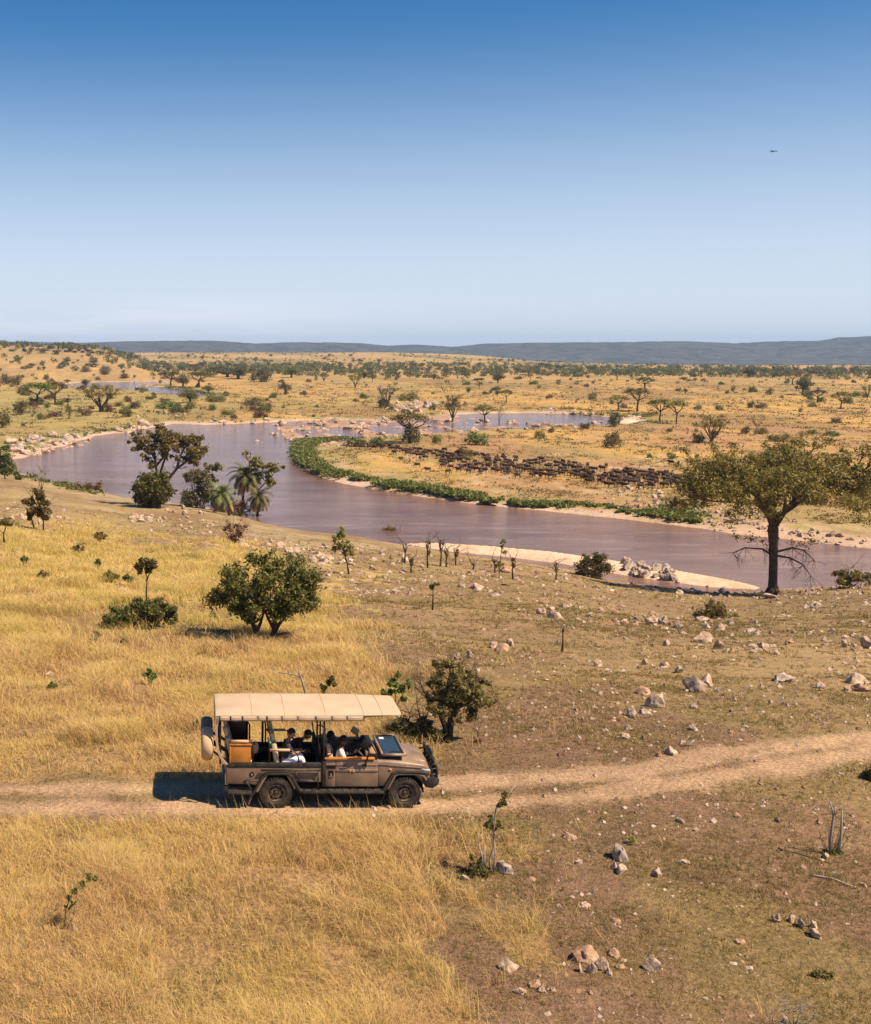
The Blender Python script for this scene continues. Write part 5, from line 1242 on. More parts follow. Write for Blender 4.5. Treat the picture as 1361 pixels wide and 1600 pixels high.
def reeds():
    """the green belt of water plants on the outer bank of the bend, and green fringes elsewhere"""
    rng = rnd(231)
    line = [(540,688,.5),(500,695,1.6),(478,702,2.2),(474,716,2.5),(486,732,2.3),(512,746,2.0),(560,758,1.5),(620,769,1.6),(690,779,1.5),(745,787,1.4),(785,793,1.0),(830,797,.7),(880,799,.9),(930,801,1.1),(975,806,.9),(1000,810,.4),(1030,814,.9),(1075,822,1.0),(1098,826,.6)]
    Q = np.array([(a, b) for a, b, c in line], float); W_ = np.array([c for a, b, c in line])
    x, y = on_level(Q[:, 0], Q[:, 1]); V_all = []; T_all = []
    seg = np.hypot(np.diff(x), np.diff(y)); cum = np.concatenate([[0], np.cumsum(seg)]); L = cum[-1]
    n = 1100; s = rng.uniform(0, L, n); X = np.interp(s, cum, x); Y = np.interp(s, cum, y); w_ = np.interp(s, cum, W_)
    Y = Y + 2.0 + rng.random(n) ** 1.2 * w_ * 5.0; X = X + rng.normal(0, 1.0, n)
    rise = np.minimum(np.abs(Y - np.interp(s, cum, y)) * .25, .7)
    r = w_ * rng.uniform(.5, 1.2, n) * .78; keep = fbm(X / 6, Y / 6, 232, 2) > .20 + .16 * (s / L); X, Y, s, w_, r, rise = X[keep], Y[keep], s[keep], w_[keep], r[keep], rise[keep]; n = len(X)
    ck = 60
    d3 = rng.normal(size=(n, ck, 3)); d3 /= np.linalg.norm(d3, axis=2)[:, :, None]
    P = np.stack([X, Y, ZW + rise + r * .45], 1)[:, None, :] + d3 * (r[:, None] * rng.uniform(.6, 1.05, (n, ck)))[:, :, None] * np.array([1.25, 1, .62])
    P = P.reshape(-1, 3); P = P[P[:, 2] > ZW]
    V, F, t = leaves(rng, P, .42, .4, 1.6)
    o = link('reeds', mesh_np('reeds', V, F, [L_REED], attrs={'tone': t})); tag(o, 'thick green belt of water plants lining the outer bank of the bend', 'reeds', kind='stuff')
    # green fringes
    pts = []
    for a in ([(846,654),(900,648),(950,650),(985,652)], [(985,648),(1010,652),(1030,645)], [(300,612),(340,618)], [(262,606),(300,609)], [(240,608),(290,612)], [(60,690),(110,684),(160,676),(205,668)], [(150,676),(215,668)], [(820,640),(900,640),(960,648)], [(20,742),(60,752),(110,762)], [(90,760),(150,772)], [(1000,800),(1100,806)], [(1040,800),(1090,790)]):
        for k in range(70):
            i = rng.integers(0, len(a) - 1); f = rng.random(); pts.append((a[i][0] * (1 - f) + a[i + 1][0] * f, a[i][1] * (1 - f) + a[i + 1][1] * f - rng.random() * 2))
    C = []; rad = []
    for px, py in pts:
        p = hit(px, py); C.append((p.x + rng.normal(), p.y + rng.normal() * 2, p.z + .2)); rad.append(rng.uniform(.5, 1.2) * max(1, p.y / 420))
    Pn = clump_pts(rng, C, rad, 11000, .5, .4); V, F, t = leaves(rng, Pn, .5, .4, 1.6)
    o = link('bank_weeds', mesh_np('bank_weeds', V, F, [L_BRIGHT], attrs={'tone': t})); tag(o, 'green weeds fringing the water in patches', 'weeds', kind='stuff')
reeds()

# ------------------------------------------------------------------ rocks
STONE = mat('stone', (0.34, 0.225, 0.155), .9, .35, 3.0, bump=1.0, bscale=7, spec=.1, dust=(0.60, 0.46, 0.355))
STONEG = mat('grey_stone', (0.27, 0.20, 0.16), .9, .4, 2.5, bump=1.0, bscale=6, spec=.1, dust=(0.60, 0.49, 0.41))
STONER = mat('pinkish_stone', (0.34, 0.195, 0.12), .9, .35, 3.0, bump=1.0, bscale=7, spec=.1, dust=(0.52, 0.34, 0.23))
def rock_mesh(seed, m, sub=3, rough=.46, flat=1.0):
    rng = random.Random(seed); bm = bmesh.new(); bmesh.ops.create_icosphere(bm, subdivisions=sub, radius=.5)
    for v in bm.verts:
        p = v.co.copy()
        n = float(fbm(np.array([p.x * 2.4 + seed * 7 + p.z * 1.7]), np.array([p.y * 2.4 + p.z * 2.1]), seed, 4)[0]) - .5
        v.co = p * (1 + n * rough * 3.0)
    for k in range(7):      # chip flat faces off it
        d = Vector((rng.gauss(0, 1), rng.gauss(0, 1), rng.gauss(.2, .8))).normalized(); off = rng.uniform(.28, .42)
        for v in bm.verts:
            q = v.co.dot(d) - off
            if q > 0: v.co -= d * q * .92
    for v in bm.verts:
        q = v.co; n = float(fbm(np.array([q.x * 7 + q.z * 5 + seed]), np.array([q.y * 7 - q.z * 4]), seed + 9, 2)[0]) - .5
        v.co = q * (1 + n * .34)
    for v in bm.verts: v.co.z = v.co.z * flat + .18
    me = bpy.data.meshes.new('stone'); bm.to_mesh(me); bm.free(); me.materials.append(m)
    me.polygons.foreach_set('use_smooth', [True] * len(me.polygons)); me.set_sharp_from_angle(angle=R(28))
    return me
ROCKS = {'s': [rock_mesh(i, STONE) for i in range(5)], 'g': [rock_mesh(20 + i, STONEG, 3, .5) for i in range(4)], 'r': [rock_mesh(40 + i, STONER) for i in range(3)]}
RS = random.Random(99)
def rock(px, py, w_, h_, label, group=None, kd='s', name='rock', cat='rock', p=None, tilt=.3, dy=None):
    p = p or hit(px, py); s = mpp(p); o = link(name, RS.choice(ROCKS[kd]), None, p - Vector((0, 0, .06 * h_ * s)))
    o.rotation_euler = (RS.uniform(-tilt, tilt), RS.uniform(-tilt, tilt), RS.uniform(0, 6.28)); k = w_ * s
    o.scale = (k * 1.1, k * (dy or RS.uniform(.7, 1.1)), h_ * s * 1.25)
    tag(o, label, cat, group); return o
HAND = [
 (968,1340,40,34,'largest boulder on the brown foreground, rounded and two-toned','g'), (958,1357,11,12,'narrow stone just below the largest foreground boulder','s'), (970,1362,20,13,'pale double stone right below the largest foreground boulder','s'),
 (1026,1367,22,11,'pale cracked stone right of the largest foreground boulder','s'), (1068,1349,17,9,'flat pale stone upper right of the cracked one','s'), (889,1309,26,12,'low pale stone upper left of the largest boulder','r'),
 (904,1349,13,9,'small pale stone left of the largest boulder','s'), (790,1364,25,26,'pale rock leaning against the foot of the nearest sapling','g'), (725,1374,14,10,'small pale rock in the weeds left of the nearest sapling','s'),
 (828,1376,17,7,'flat stone right of the nearest sapling','r'), (912,1417,19,12,'single pointed stone in the middle of the brown foreground','s'), (963,1440,13,7,'single flat pebble-like stone below the pointed one','r'),
 (913,1497,38,28,'big tilted slab, upper left of the stone cluster near the bottom','r'), (924,1520,14,20,'upright pointed stone under the tilted slab','s'), (941,1515,17,22,'tallest upright white stone in the bottom cluster','s'),
 (953,1522,13,11,'small stone at the lower right of the bottom cluster','s'), (969,1512,15,9,'low stone at the right end of the bottom cluster','r'), (908,1518,10,13,'thin stone at the left end of the bottom cluster','s'),
 (961,1492,22,13,'wedge-shaped brown stone upper right of the bottom cluster','r'), (1017,1515,24,22,'sharp white stone alone right of the bottom cluster','s'), (795,1512,26,17,'pale lump half in dry grass, left of the bottom cluster','s'),
 (838,1540,22,11,'flat brown stone partly in grass near the bottom edge','r'), (847,1549,12,11,'white stone beside the flat brown one near the bottom edge','s'), (813,1551,17,10,'pale stone left of the flat brown one near the bottom','s'),
 (864,1549,10,8,'small white stone right of the flat brown one near the bottom','s'), (1214,1440,15,13,'leftmost stone of the loose row at lower right','s'), (1236,1439,14,11,'second stone of the loose row at lower right','s'),
 (1253,1448,13,15,'upright third stone of the loose row at lower right','s'), (1272,1450,13,12,'stone on top of the biggest one in the loose row','s'), (1275,1463,20,18,'biggest white stone at the lower end of the loose row','s'),
 (1158,1473,17,7,'flat stone left of the loose row','r'), (1152,1276,12,7,'small rust-brown stone on the ground below the track','r'), (1062,1284,15,7,'flat pale stone just below the track','s'),
 (1349,1384,11,8,'small white stone at the right edge below the grey stick','s'), (1290,1340,12,8,'pale stone at the foot of the forked dead stump','s'),
 (1222,1064,34,20,'wedge-shaped grey rock on the slope at right, alone','g'), (1088,1080,30,26,'large pale rock, lower left of a fused pair on the slope','s'), (1104,1073,22,20,'upper right rock of the fused pair on the slope','s'),
 (1022,1104,26,32,'tall pale rock of the cluster above the track','s'), (1005,1084,24,14,'flat-topped rock behind the tall pale one','r'), (985,1120,17,15,'squat white rock lower left of the tall pale one','s'), (1009,1115,22,10,'dark-sided low rock between the squat and the tall one','g'),
 (980,1139,14,9,'round stone below the squat white rock','g'), (976,1154,13,10,'tilted stone nearest the track in the column of stones','s'), (1046,1177,20,13,'white-topped rock at the upper edge of the track','s'), (1030,1182,12,8,'small stone left of the white-topped rock by the track','r'),
 (1084,1141,15,11,'dark-edged stone below the pointed pale slab','g'), (1084,1106,20,9,'pointed pale slab lying alone','s'), (1007,1038,10,14,'upright tooth-like stone, left of three','s'), (1037,1042,13,11,'round stone, middle of three in a row','s'), (1061,1050,14,17,'jagged dark-sided stone, right of three in a row','g'),
 (1040,1009,16,11,'pale round stone above the three in a row','s'), (935,1041,16,14,'leaning stone left of the tooth-like one','s'), (1283,1075,14,13,'white upright stone left of the big rocks at the right edge','s'),
 (1338,1066,36,18,'broad pale rock at the right edge','s'), (1346,1078,26,16,'big pinkish rock below the broad pale one at the right edge','r'), (1325,1079,14,10,'small stone left of the pinkish rock at the right edge','s'),
 (1354,1012,20,26,'tall rock cut by the right edge of the picture','s'), (1322,1011,14,14,'white stone left of the tall rock at the right edge','s'), (1340,1016,18,12,'low rock between the white stone and the tall rock at the edge','r'),
 (1205,934,24,8,'flat white rock at the foot of the largest tree','g'), (1277,949,22,8,'white flat rock right of the largest tree','s'), (1096,970,22,10,'white stone under the low brown-green bush','s'), (1104,982,12,12,'dark-sided stone below the white one by the brown bush','g'),
 (1100,1004,30,22,'tall group rock below the low brown-green bush','s'), (1122,1014,14,15,'small upright rock right of the tall group rock','s'), (1125,985,17,11,'pale block right of the white stone by the brown bush','s'),
 (632,878,13,14,'white stone at the foot of the thin grey stump','s'), (791,893,22,14,'pale pink rocks behind the tall pale sapling','r'), (612,845,14,12,'pale block under the sprawling bush on the river edge','s'),
 (779,1000-8,0,0,'',''), (784,1018,26,16,'large squarish rock in the stone group left of the forked dead stump','r'), (772,1012,16,12,'stone left of the large squarish rock','s'), (797,1009,16,14,'pointed stone right of the large squarish rock','s'),
 (714,1031,12,11,'small pale block right behind the top of the scraggly tree','s'), (736,1028,14,12,'round pale stone right of the small block near the scraggly tree','s'), (721,917,16,9,'round grey rock between the short sapling and the flat white slab','g'),
 (743,920,24,9,'flat white slab on the slope below the sand bar','s'), (774,932,18,9,'dark low rocks right of the flat white slab','g'), (846,960,16,12,'pale round stone, left of the rock pair above the dead stump','s'), (866,966,24,13,'wide pale rock, right of the rock pair above the dead stump','s'),
 (1020,976,20,16,'leftmost of the row of brown-shadowed rocks on the slope','s'), (1036,976,20,14,'second rock of the row on the slope','s'), (1058,982,22,14,'last and darkest rock of the row on the slope','g'),
 (908,1000-22,22,13,'',''),(118,1454,12,14,'pale stone pile in the long grass beside the trailing plant','s'), (196,1452,11,11,'white stone half hidden in the grass at lower left','s'), (190,923,22,8,'flat pinkish stone in the yellow grass near the round-headed tree','r'),
 (78,1055,14,6,'small white stone in the yellow grass above the track','s'), (190,1283,16,8,'pale stone at the lower grass edge of the track','r'), (474,968,14,9,'pale stone in the grass right of the round leafy tree','s'),
]
for q in HAND:
    if q[4]: rock(*q[:5], None, q[5])
def clusters():
    R_ = RS; SPEC = []
    def many(n, poly, smin, smax, label, group, kd='sssr', asp=(.45, .8), pw=2.0, name='stone', tilt=.35):
        P = np.array(poly, float); x0, y0 = P.min(0); x1, y1 = P.max(0); k = 0; tries = 0
        while k < n and tries < n * 40:
            tries += 1
            px = R_.uniform(x0, x1); py = R_.uniform(y0, y1)
            if not inside(P, np.array([px]), np.array([py]))[0]: continue
            w_ = smin + (smax - smin) * R_.random() ** pw
            SPEC.append((w_, px, py, w_ * R_.uniform(*asp), label, group, R_.choice(kd), tilt)); k += 1
    # left slope
    many(22, [(205,808),(262,806),(262,818),(205,816)], 6, 13, 'pale stone in the tight row of stones below the round shrub on the left bank', 'row of stones below the round shrub')
    many(26, [(20,790),(110,812),(130,826),(60,822),(0,812)], 5, 14, 'pale stone of the scatter at the upper rim of the yellow grass on the left', 'stones on the left rim')
    many(14, [(260,790),(330,800),(320,822),(250,812)], 5, 10, 'small stone on the slope under the grey-green tree', 'stones under the grey-green tree')
    many(44, [(372,845),(440,850),(510,862),(520,884),(500,886),(440,864),(380,858)], 7, 17, 'pale block of the stone band behind the round leafy tree', 'stone band behind the round leafy tree', 'ssrg')
    many(46, [(500,830),(640,880),(660,905),(600,935),(540,945),(505,890)], 5, 15, 'pale stone of the scree left of the sand bar', 'scree left of the sand bar', 'ssr')
    many(40, [(600,870),(860,905),(900,925),(900,945),(660,935),(600,925)], 4, 13, 'stone on the slope among the stump row and the sand bar', 'stones among the stumps', 'ssrg')
    many(56, [(840,940),(1000,940),(1060,990),(1010,1010),(880,985)], 4, 14, 'stone scattered on the slope above the forked dead stump', 'stones on the middle slope', 'ssr')
    many(60, [(1050,965),(1180,970),(1240,1000),(1200,1035),(1080,1015)], 4, 15, 'stone scattered below the low brown-green bush', 'stones below the brown bush', 'ssrg')
    many(34, [(1230,985),(1361,985),(1361,1060),(1300,1060)], 5, 12, 'stone scattered near the right edge of the slope', 'stones near the right edge', 'ssr')
    many(80, [(720,985),(980,990),(1180,1080),(1200,1130),(950,1180),(800,1100),(700,1040)], 3, 9, 'small stone lying on the brown slope above the track', 'small stones above the track', 'ssr')
    many(26, [(840,1290),(1361,1230),(1361,1590),(760,1590)], 3, 8, 'small stone lying on the brown ground below the track', 'small stones below the track', 'ssrr')
    # rock outcrop by the sand bar and boulders at its foot
    many(60, [(975,878),(1000,874),(1040,884),(1062,900),(1050,912),(985,898)], 6, 17, 'whitish block of the jagged outcrop at the end of the sand bar', 'outcrop at the sand bar', 'g', (.7, 1.1), 1.2)
    many(20, [(1040,905),(1180,928),(1190,936),(1060,928)], 6, 16, 'pale rock in the rubble left of the largest tree', 'rubble left of the largest tree', 'sg')
    many(14, [(1215,926),(1361,918),(1361,930),(1215,938)], 5, 14, 'pale rock at the water edge right of the largest tree', 'rocks right of the largest tree', 'sg')
    # far bank at right
    many(130, [(925,768),(1010,760),(1140,790),(1230,800),(1200,830),(1060,800),(960,792)], 4, 12, 'pale rock of the rubble on the far bank below the herd', 'rubble on the far bank', 'sg', (.5, .9))
    many(60, [(1100,805),(1361,840),(1361,856),(1120,832)], 4, 13, 'stone on the sandy far shore at right', 'stones on the sandy far shore', 'sr')
    # rapids and river rocks
    many(40, [(415,680),(430,682),(500,694),(540,696),(520,700),(450,694)], 7, 15, 'grey-white block of the long rock ridge in the rapids', 'rock ridge in the rapids', 'g', (.5, .9), 1.3)
    many(190, [(420,660),(620,658),(700,655),(880,664),(960,660),(940,668),(700,678),(560,690),(440,680)], 4, 16, 'low rock breaking the water of the rapids', 'rocks of the rapids', 'srsg', (.3, .55), 1.4)
    many(44, [(400,690),(470,700),(470,735),(445,722)], 4, 10, 'reddish rock in the shallows at the tip of the green belt', 'rocks at the tip of the bend', 'rrs', (.3, .6))
    many(16, [(330,670),(420,668),(410,690),(340,692)], 3, 10, 'low pale rock alone in the open water of the bend', 'rocks in the open water', 's', (.25, .5))
    many(44, [(600,640),(620,628),(680,630),(690,640),(640,646)], 6, 13, 'whitish block of the rock pile beside the half-bare tree', 'rock pile by the half-bare tree', 'sg', (.5, 1.0), 1.3)
    many(56, [(16,690),(60,682),(110,678),(145,690),(120,708),(60,712),(20,712)], 9, 26, 'large pale slab of the rocky point at the left bend', 'rocky point at the left bend', 'sgs', (.35, .6), 1.5)
    many(10, [(170,672),(200,662),(236,660),(240,672),(190,678)], 9, 20, 'pale boulder on the far shore left of the rapids', 'boulders on the far shore', 's', (.4, .7))
    many(40, [(320,658),(420,654),(520,652),(590,658),(470,662),(340,664)], 4, 12, 'flat pale rock along the far shore above the bend', 'rocks along the far shore', 'srs', (.25, .45))
    many(24, [(200,598),(235,600),(250,607),(215,608)], 4, 9, 'pale rock of the island in the distant river', 'island in the distant river', 's', (.3, .6))
    many(22, [(830,640),(870,638),(920,645),(960,648),(900,650)], 4, 11, 'pale rock on the far shore of the right river arm', 'rocks on the right river arm', 'sr', (.3, .6))
    many(8, [(0,650),(200,640),(300,650),(200,668)], 3, 9, 'white rock lying on the green flats left of the bend', 'rocks on the green flats', 's')
    SPEC.sort(key=lambda q: -q[0]); rest = []
    for i, (w_, px, py, h_, lb, gr, kd, tilt) in enumerate(SPEC):
        o = rock(px, py, w_, h_, lb, gr, kd, tilt=tilt)
        if i >= 195: rest.append(o)
    V = []; F = []; T = []; n0 = 0
    for o in rest:
        me = o.data; co = np.empty(len(me.vertices) * 3, np.float32); me.vertices.foreach_get('co', co); co = co.reshape(-1, 3)
        M = np.array(Matrix.LocRotScale(o.location, o.rotation_euler, o.scale)); V.append(co @ M[:3, :3].T + M[:3, 3])
        f = np.empty(len(me.loops), np.int32); me.loops.foreach_get('vertex_index', f); F.append(f.reshape(-1, 3) + n0); n0 += len(co)
        bpy.data.objects.remove(o)
    o = link('rubble', mesh_np('rubble', np.concatenate(V), np.concatenate(F), [STONE])); tag(o, 'small rubble and scree on the slopes, shores and in the rapids', 'rubble', kind='stuff')
clusters()
def pebbles():
    rng = rnd(401); n = 15000
    y = np.concatenate([rng.uniform(17, 45, n // 2), rng.uniform(45, 150, n // 2)]); u = rng.uniform(-.02, .62, n); u = np.where(rng.random(n) < .25, rng.uniform(-.22, .1, n), u); x = u * y
    yr = np.interp(u, NU, NY); z = height(x, y); tm = tall_mask(x, y, z)
    dn = fbm(x / 4, y / 4, 402, 3)
    ok = (y < yr - .5) & ~tm & (rng.random(n) < sstep(.36, .62, dn)); ok &= ~((track_mask(x, y) > .3) & (rng.random(n) < .7))
    ok &= (px_ok := (x > 2) | (y > 75))
    x, y, z = x[ok], y[ok], z[ok]; n = len(x)
    base = np.array([(1, 0, 0), (-.5, .87, 0), (-.5, -.87, 0), (.45, .78, .35), (-.9, 0, .35), (.45, -.78, .35), (0, 0, .75)])
    f = np.array([(0, 3, 5), (3, 0, 1), (3, 1, 4), (4, 1, 2), (4, 2, 5), (5, 2, 0), (3, 4, 6), (4, 5, 6), (5, 3, 6)])
    s = (rng.random(n) ** 4 * .075 + .020) * np.clip(y / 30, .8, 4.0)
    a = rng.uniform(0, 6.28, n); V = base[None] * (1 + rng.normal(0, .18, (n, 7, 1))) * s[:, None, None]; V[:, :, 2] *= rng.uniform(.9, 1.7, n)[:, None]
    ca, sa = np.cos(a)[:, None], np.sin(a)[:, None]
    V = np.stack([V[:, :, 0] * ca - V[:, :, 1] * sa + x[:, None], V[:, :, 0] * sa + V[:, :, 1] * ca + y[:, None], V[:, :, 2] + z[:, None] - s[:, None] * .15], 2).reshape(-1, 3)
    F = (f[None] + (np.arange(n) * 7)[:, None, None]).reshape(-1, 3)
    m = grassmat('pebbles', [(0.20, 0.115, 0.075), (0.34, 0.21, 0.14), (0.45, 0.31, 0.22), (0.55, 0.44, 0.36), (0.60, 0.50, 0.43)])
    o = link('pebbles', mesh_np('pebbles', V, F, [m], attrs={'tone': np.repeat(rng.random(n), 7)})); tag(o, 'pebbles and small stones strewn over the bare slope', 'pebbles', kind='stuff')
pebbles()

# ------------------------------------------------------------------ the wildebeest herd
def beast(seed, graze):
    g = Geo(); rng = random.Random(seed)
    g.m = 0
    def ring(pts): # (x, z, half width, half height)
        V = []; F = []; n = 8
        for x, z, a, b, y in pts:
            for k in range(n):
                t = 2 * PI * k / n; V.append((x, y + math.cos(t) * a, z + math.sin(t) * b))
        for i in range(len(pts) - 1):
            for k in range(n): F.append((i * n + k, i * n + (k + 1) % n, (i + 1) * n + (k + 1) % n, (i + 1) * n + k))
        F.append(tuple(range(n))); F.append(tuple((len(pts) - 1) * n + k for k in range(n))); g.add(V, F)
    hd = (1.02, .50) if graze else (1.10, 1.02)
    nk = (.80, .95) if graze else (.86, 1.16)
    ring([(-.78, .98, .05, .07, 0), (-.74, 1.0, .17, .20, 0), (-.55, .98, .22, .26, 0), (-.15, .95, .25, .29, 0), (.25, 1.0, .26, .33, 0), (.50, 1.05, .22, .34, 0), (.66, 1.06, .15, .25, 0), nk + (.11, .17, 0), ((nk[0] + hd[0]) / 2, (nk[1] + hd[1]) / 2 + .03, .09, .13, 0), hd + (.085, .10, 0), ((hd[0] + .10), hd[1] - .16, .07, .075, 0), (hd[0] + .14, hd[1] - .30, .06, .055, 0)])
    for x, y, st in ((.42, .13, .1), (.42, -.13, -.12), (-.58, .13, -.1), (-.58, -.13, .12)):
        k = st * rng.uniform(.4, 1.6)
        g.tube([(x, y, .85), (x + k * .4 + (-.03 if x < 0 else 0), y, .45), (x + k, y, 0)], [.085, .04, .032], 6)
    for s in (-1, 1): g.tube([(hd[0] - .02, .05 * s, hd[1] + .08), (hd[0] - .01, .22 * s, hd[1] + .05), (hd[0] - .02, .27 * s, hd[1] + .22)], [.03, .025, .006], 5)
    g.tube([(-.78, 0, 1.05), (-.90, 0, .85), (-.88, 0, .40)], [.03, .025, .05], 5)
    g.m = 1
    g.add([(.62, .012, 1.36), (.30, .012, 1.30), (.60, .012, 1.14), (nk[0] + .02, .012, nk[1] + .12), (.62, -.012, 1.36), (.30, -.012, 1.30), (.60, -.012, 1.14), (nk[0] + .02, -.012, nk[1] + .12)], [(0, 1, 2), (0, 2, 3), (4, 6, 5), (4, 7, 6), (0, 4, 5, 1), (3, 7, 4, 0)])
    return g
HIDE = mat('wildebeest_hide', (0.034, 0.021, 0.016), .8, .35, 2.0, spec=.1, dust=(0.095, 0.060, 0.044)); MANE = mat('wildebeest_mane', (0.020, 0.016, 0.015), .9, .2)
def herd():
    protos = [beast(i, i % 2).mesh('wildebeest', [HIDE, MANE], smooth=True) for i in range(6)]
    rng = random.Random(31)
    band = [(560, 697, 1.5), (600, 700, 3), (630, 708, 6), (660, 716, 8), (700, 722, 12), (740, 727, 12), (780, 731, 13), (830, 734, 13), (880, 738, 14), (930, 744, 14), (980, 750, 12), (1020, 752, 11), (1055, 755, 9), (1085, 762, 7)]
    bx = np.array([b[0] for b in band]); by = np.array([b[1] for b in band]); bw = np.array([b[2] for b in band])
    done = []; tries = 0
    def put(p, k, label, group):
        o = link('wildebeest', protos[rng.randrange(6)], None, p); a = PI + rng.gauss(.25, .75)
        if rng.random() < .12: a += PI
        o.rotation_euler = (0, 0, a); s = k * rng.uniform(.9, 1.08); o.scale = (s, s, s * 1.1); tag(o, label, 'wildebeest', group)
    while len(done) < 268 and tries < 30000:
        tries += 1
        px = rng.choice([rng.uniform(615, 1085), rng.uniform(660, 1060), rng.uniform(560, 640)] if rng.random() < .3 else [rng.uniform(625, 1070)])
        c = np.interp(px, bx, by); h_ = np.interp(px, bx, bw)
        t = rng.uniform(-1, 1)
        if 740 < px < 985 and -.35 < t < .05 and rng.random() < .85: continue     # the gap between the two files
        if t < -.3 and px < 740 and rng.random() < .4: continue
        py = c + t * h_ * (.6 + .8 * vnoise(np.array(px / 40.0), np.array(.5), 3)) + rng.gauss(0, 1.8) + 5 * (float(vnoise(np.array(px / 34.0), np.array(1.5), 4)) - .5)
        if vnoise(np.array(px / 17.0), np.array(py / 6.0), 8) < .30: continue
        if any(abs(px - a) < 5.2 and abs(py - b) < 2.1 for a, b in done): continue
        done.append((px, py)); put(hit(px, py), 1.0, 'dark wildebeest packed in the herd walking along the bank across the river', 'wildebeest of the main herd')
    for px, py in ((626, 722), (652, 731), (668, 739), (700, 742), (716, 738), (1060, 729), (1048, 728)):
        put(hit(px, py), 1.0, 'dark wildebeest strayed a little way off the edge of the main herd', 'strays beside the herd')
    for px, py in ((22, 636), (27, 637), (232, 646), (240, 645), (246, 647), (272, 648), (36, 668), (393, 612), (180, 648)):
        put(hit(px, py), 1.0, 'tiny dark wildebeest grazing far off on the green flats at left', 'wildebeest on the left flats')
herd()
# ------------------------------------------------------------------ bird, camp, village
def bird():
    dx, dy, dz = ray(1208, 236.5); t = 260 / dy
    g = Geo()
    g.ell((0, 0, 0), (.42, .13, .12), 10, 6)
    g.ell((.46, 0, .03), (.12, .07, .07), 8, 5); g.tube([(.55, 0, .03), (.66, 0, 0)], [.03, .005], 5)
    body = bpy.data.materials.new('b'); bpy.data.materials.remove(body)
    FE = mat('dark_feather', (0.02, 0.018, 0.02), .8, .2)
    o = empty('bird', (float(dx * t), 260.0, float(CAMZ + dz * t)), R(-68)); tag(o, 'large dark bird gliding with spread wings, alone in the blue sky', 'bird')
    link('body', g.mesh('body', FE, smooth=True), o)
    for s in (-1, 1):
        g = Geo(); U_ = [(.22, .1, .02), (.25, .5, .12), (.18, .9, .10), (.02, 1.12, .04)]; L_ = [(-.22, .1, .0), (-.18, .5, .10), (-.12, .85, .08), (-.10, 1.1, .03)]
        V = [(x, y * s, z) for x, y, z in U_ + L_] + [(x, y * s, z - .03) for x, y, z in U_ + L_]
        F = [(i, i + 1, i + 5, i + 4) for i in range(3)] + [(i + 8, i + 12, i + 13, i + 9) for i in range(3)] + [(0, 8, 9, 1), (1, 9, 10, 2), (2, 10, 11, 3), (4, 5, 13, 12), (5, 6, 14, 13), (6, 7, 15, 14), (3, 11, 15, 7), (0, 4, 12, 8)]
        g.add(V, F); link('wing', g.mesh('wing', FE), o)
    g = Geo(); g.add([(-.36, .06, .01), (-.36, -.06, .01), (-.70, -.16, 0), (-.70, .16, 0), (-.36, .06, -.02), (-.36, -.06, -.02), (-.70, -.16, -.02), (-.70, .16, -.02)], [(0, 1, 2, 3), (7, 6, 5, 4), (0, 4, 5, 1), (2, 6, 7, 3), (1, 5, 6, 2), (3, 7, 4, 0)]); link('tail', g.mesh('tail', FE), o)
bird()
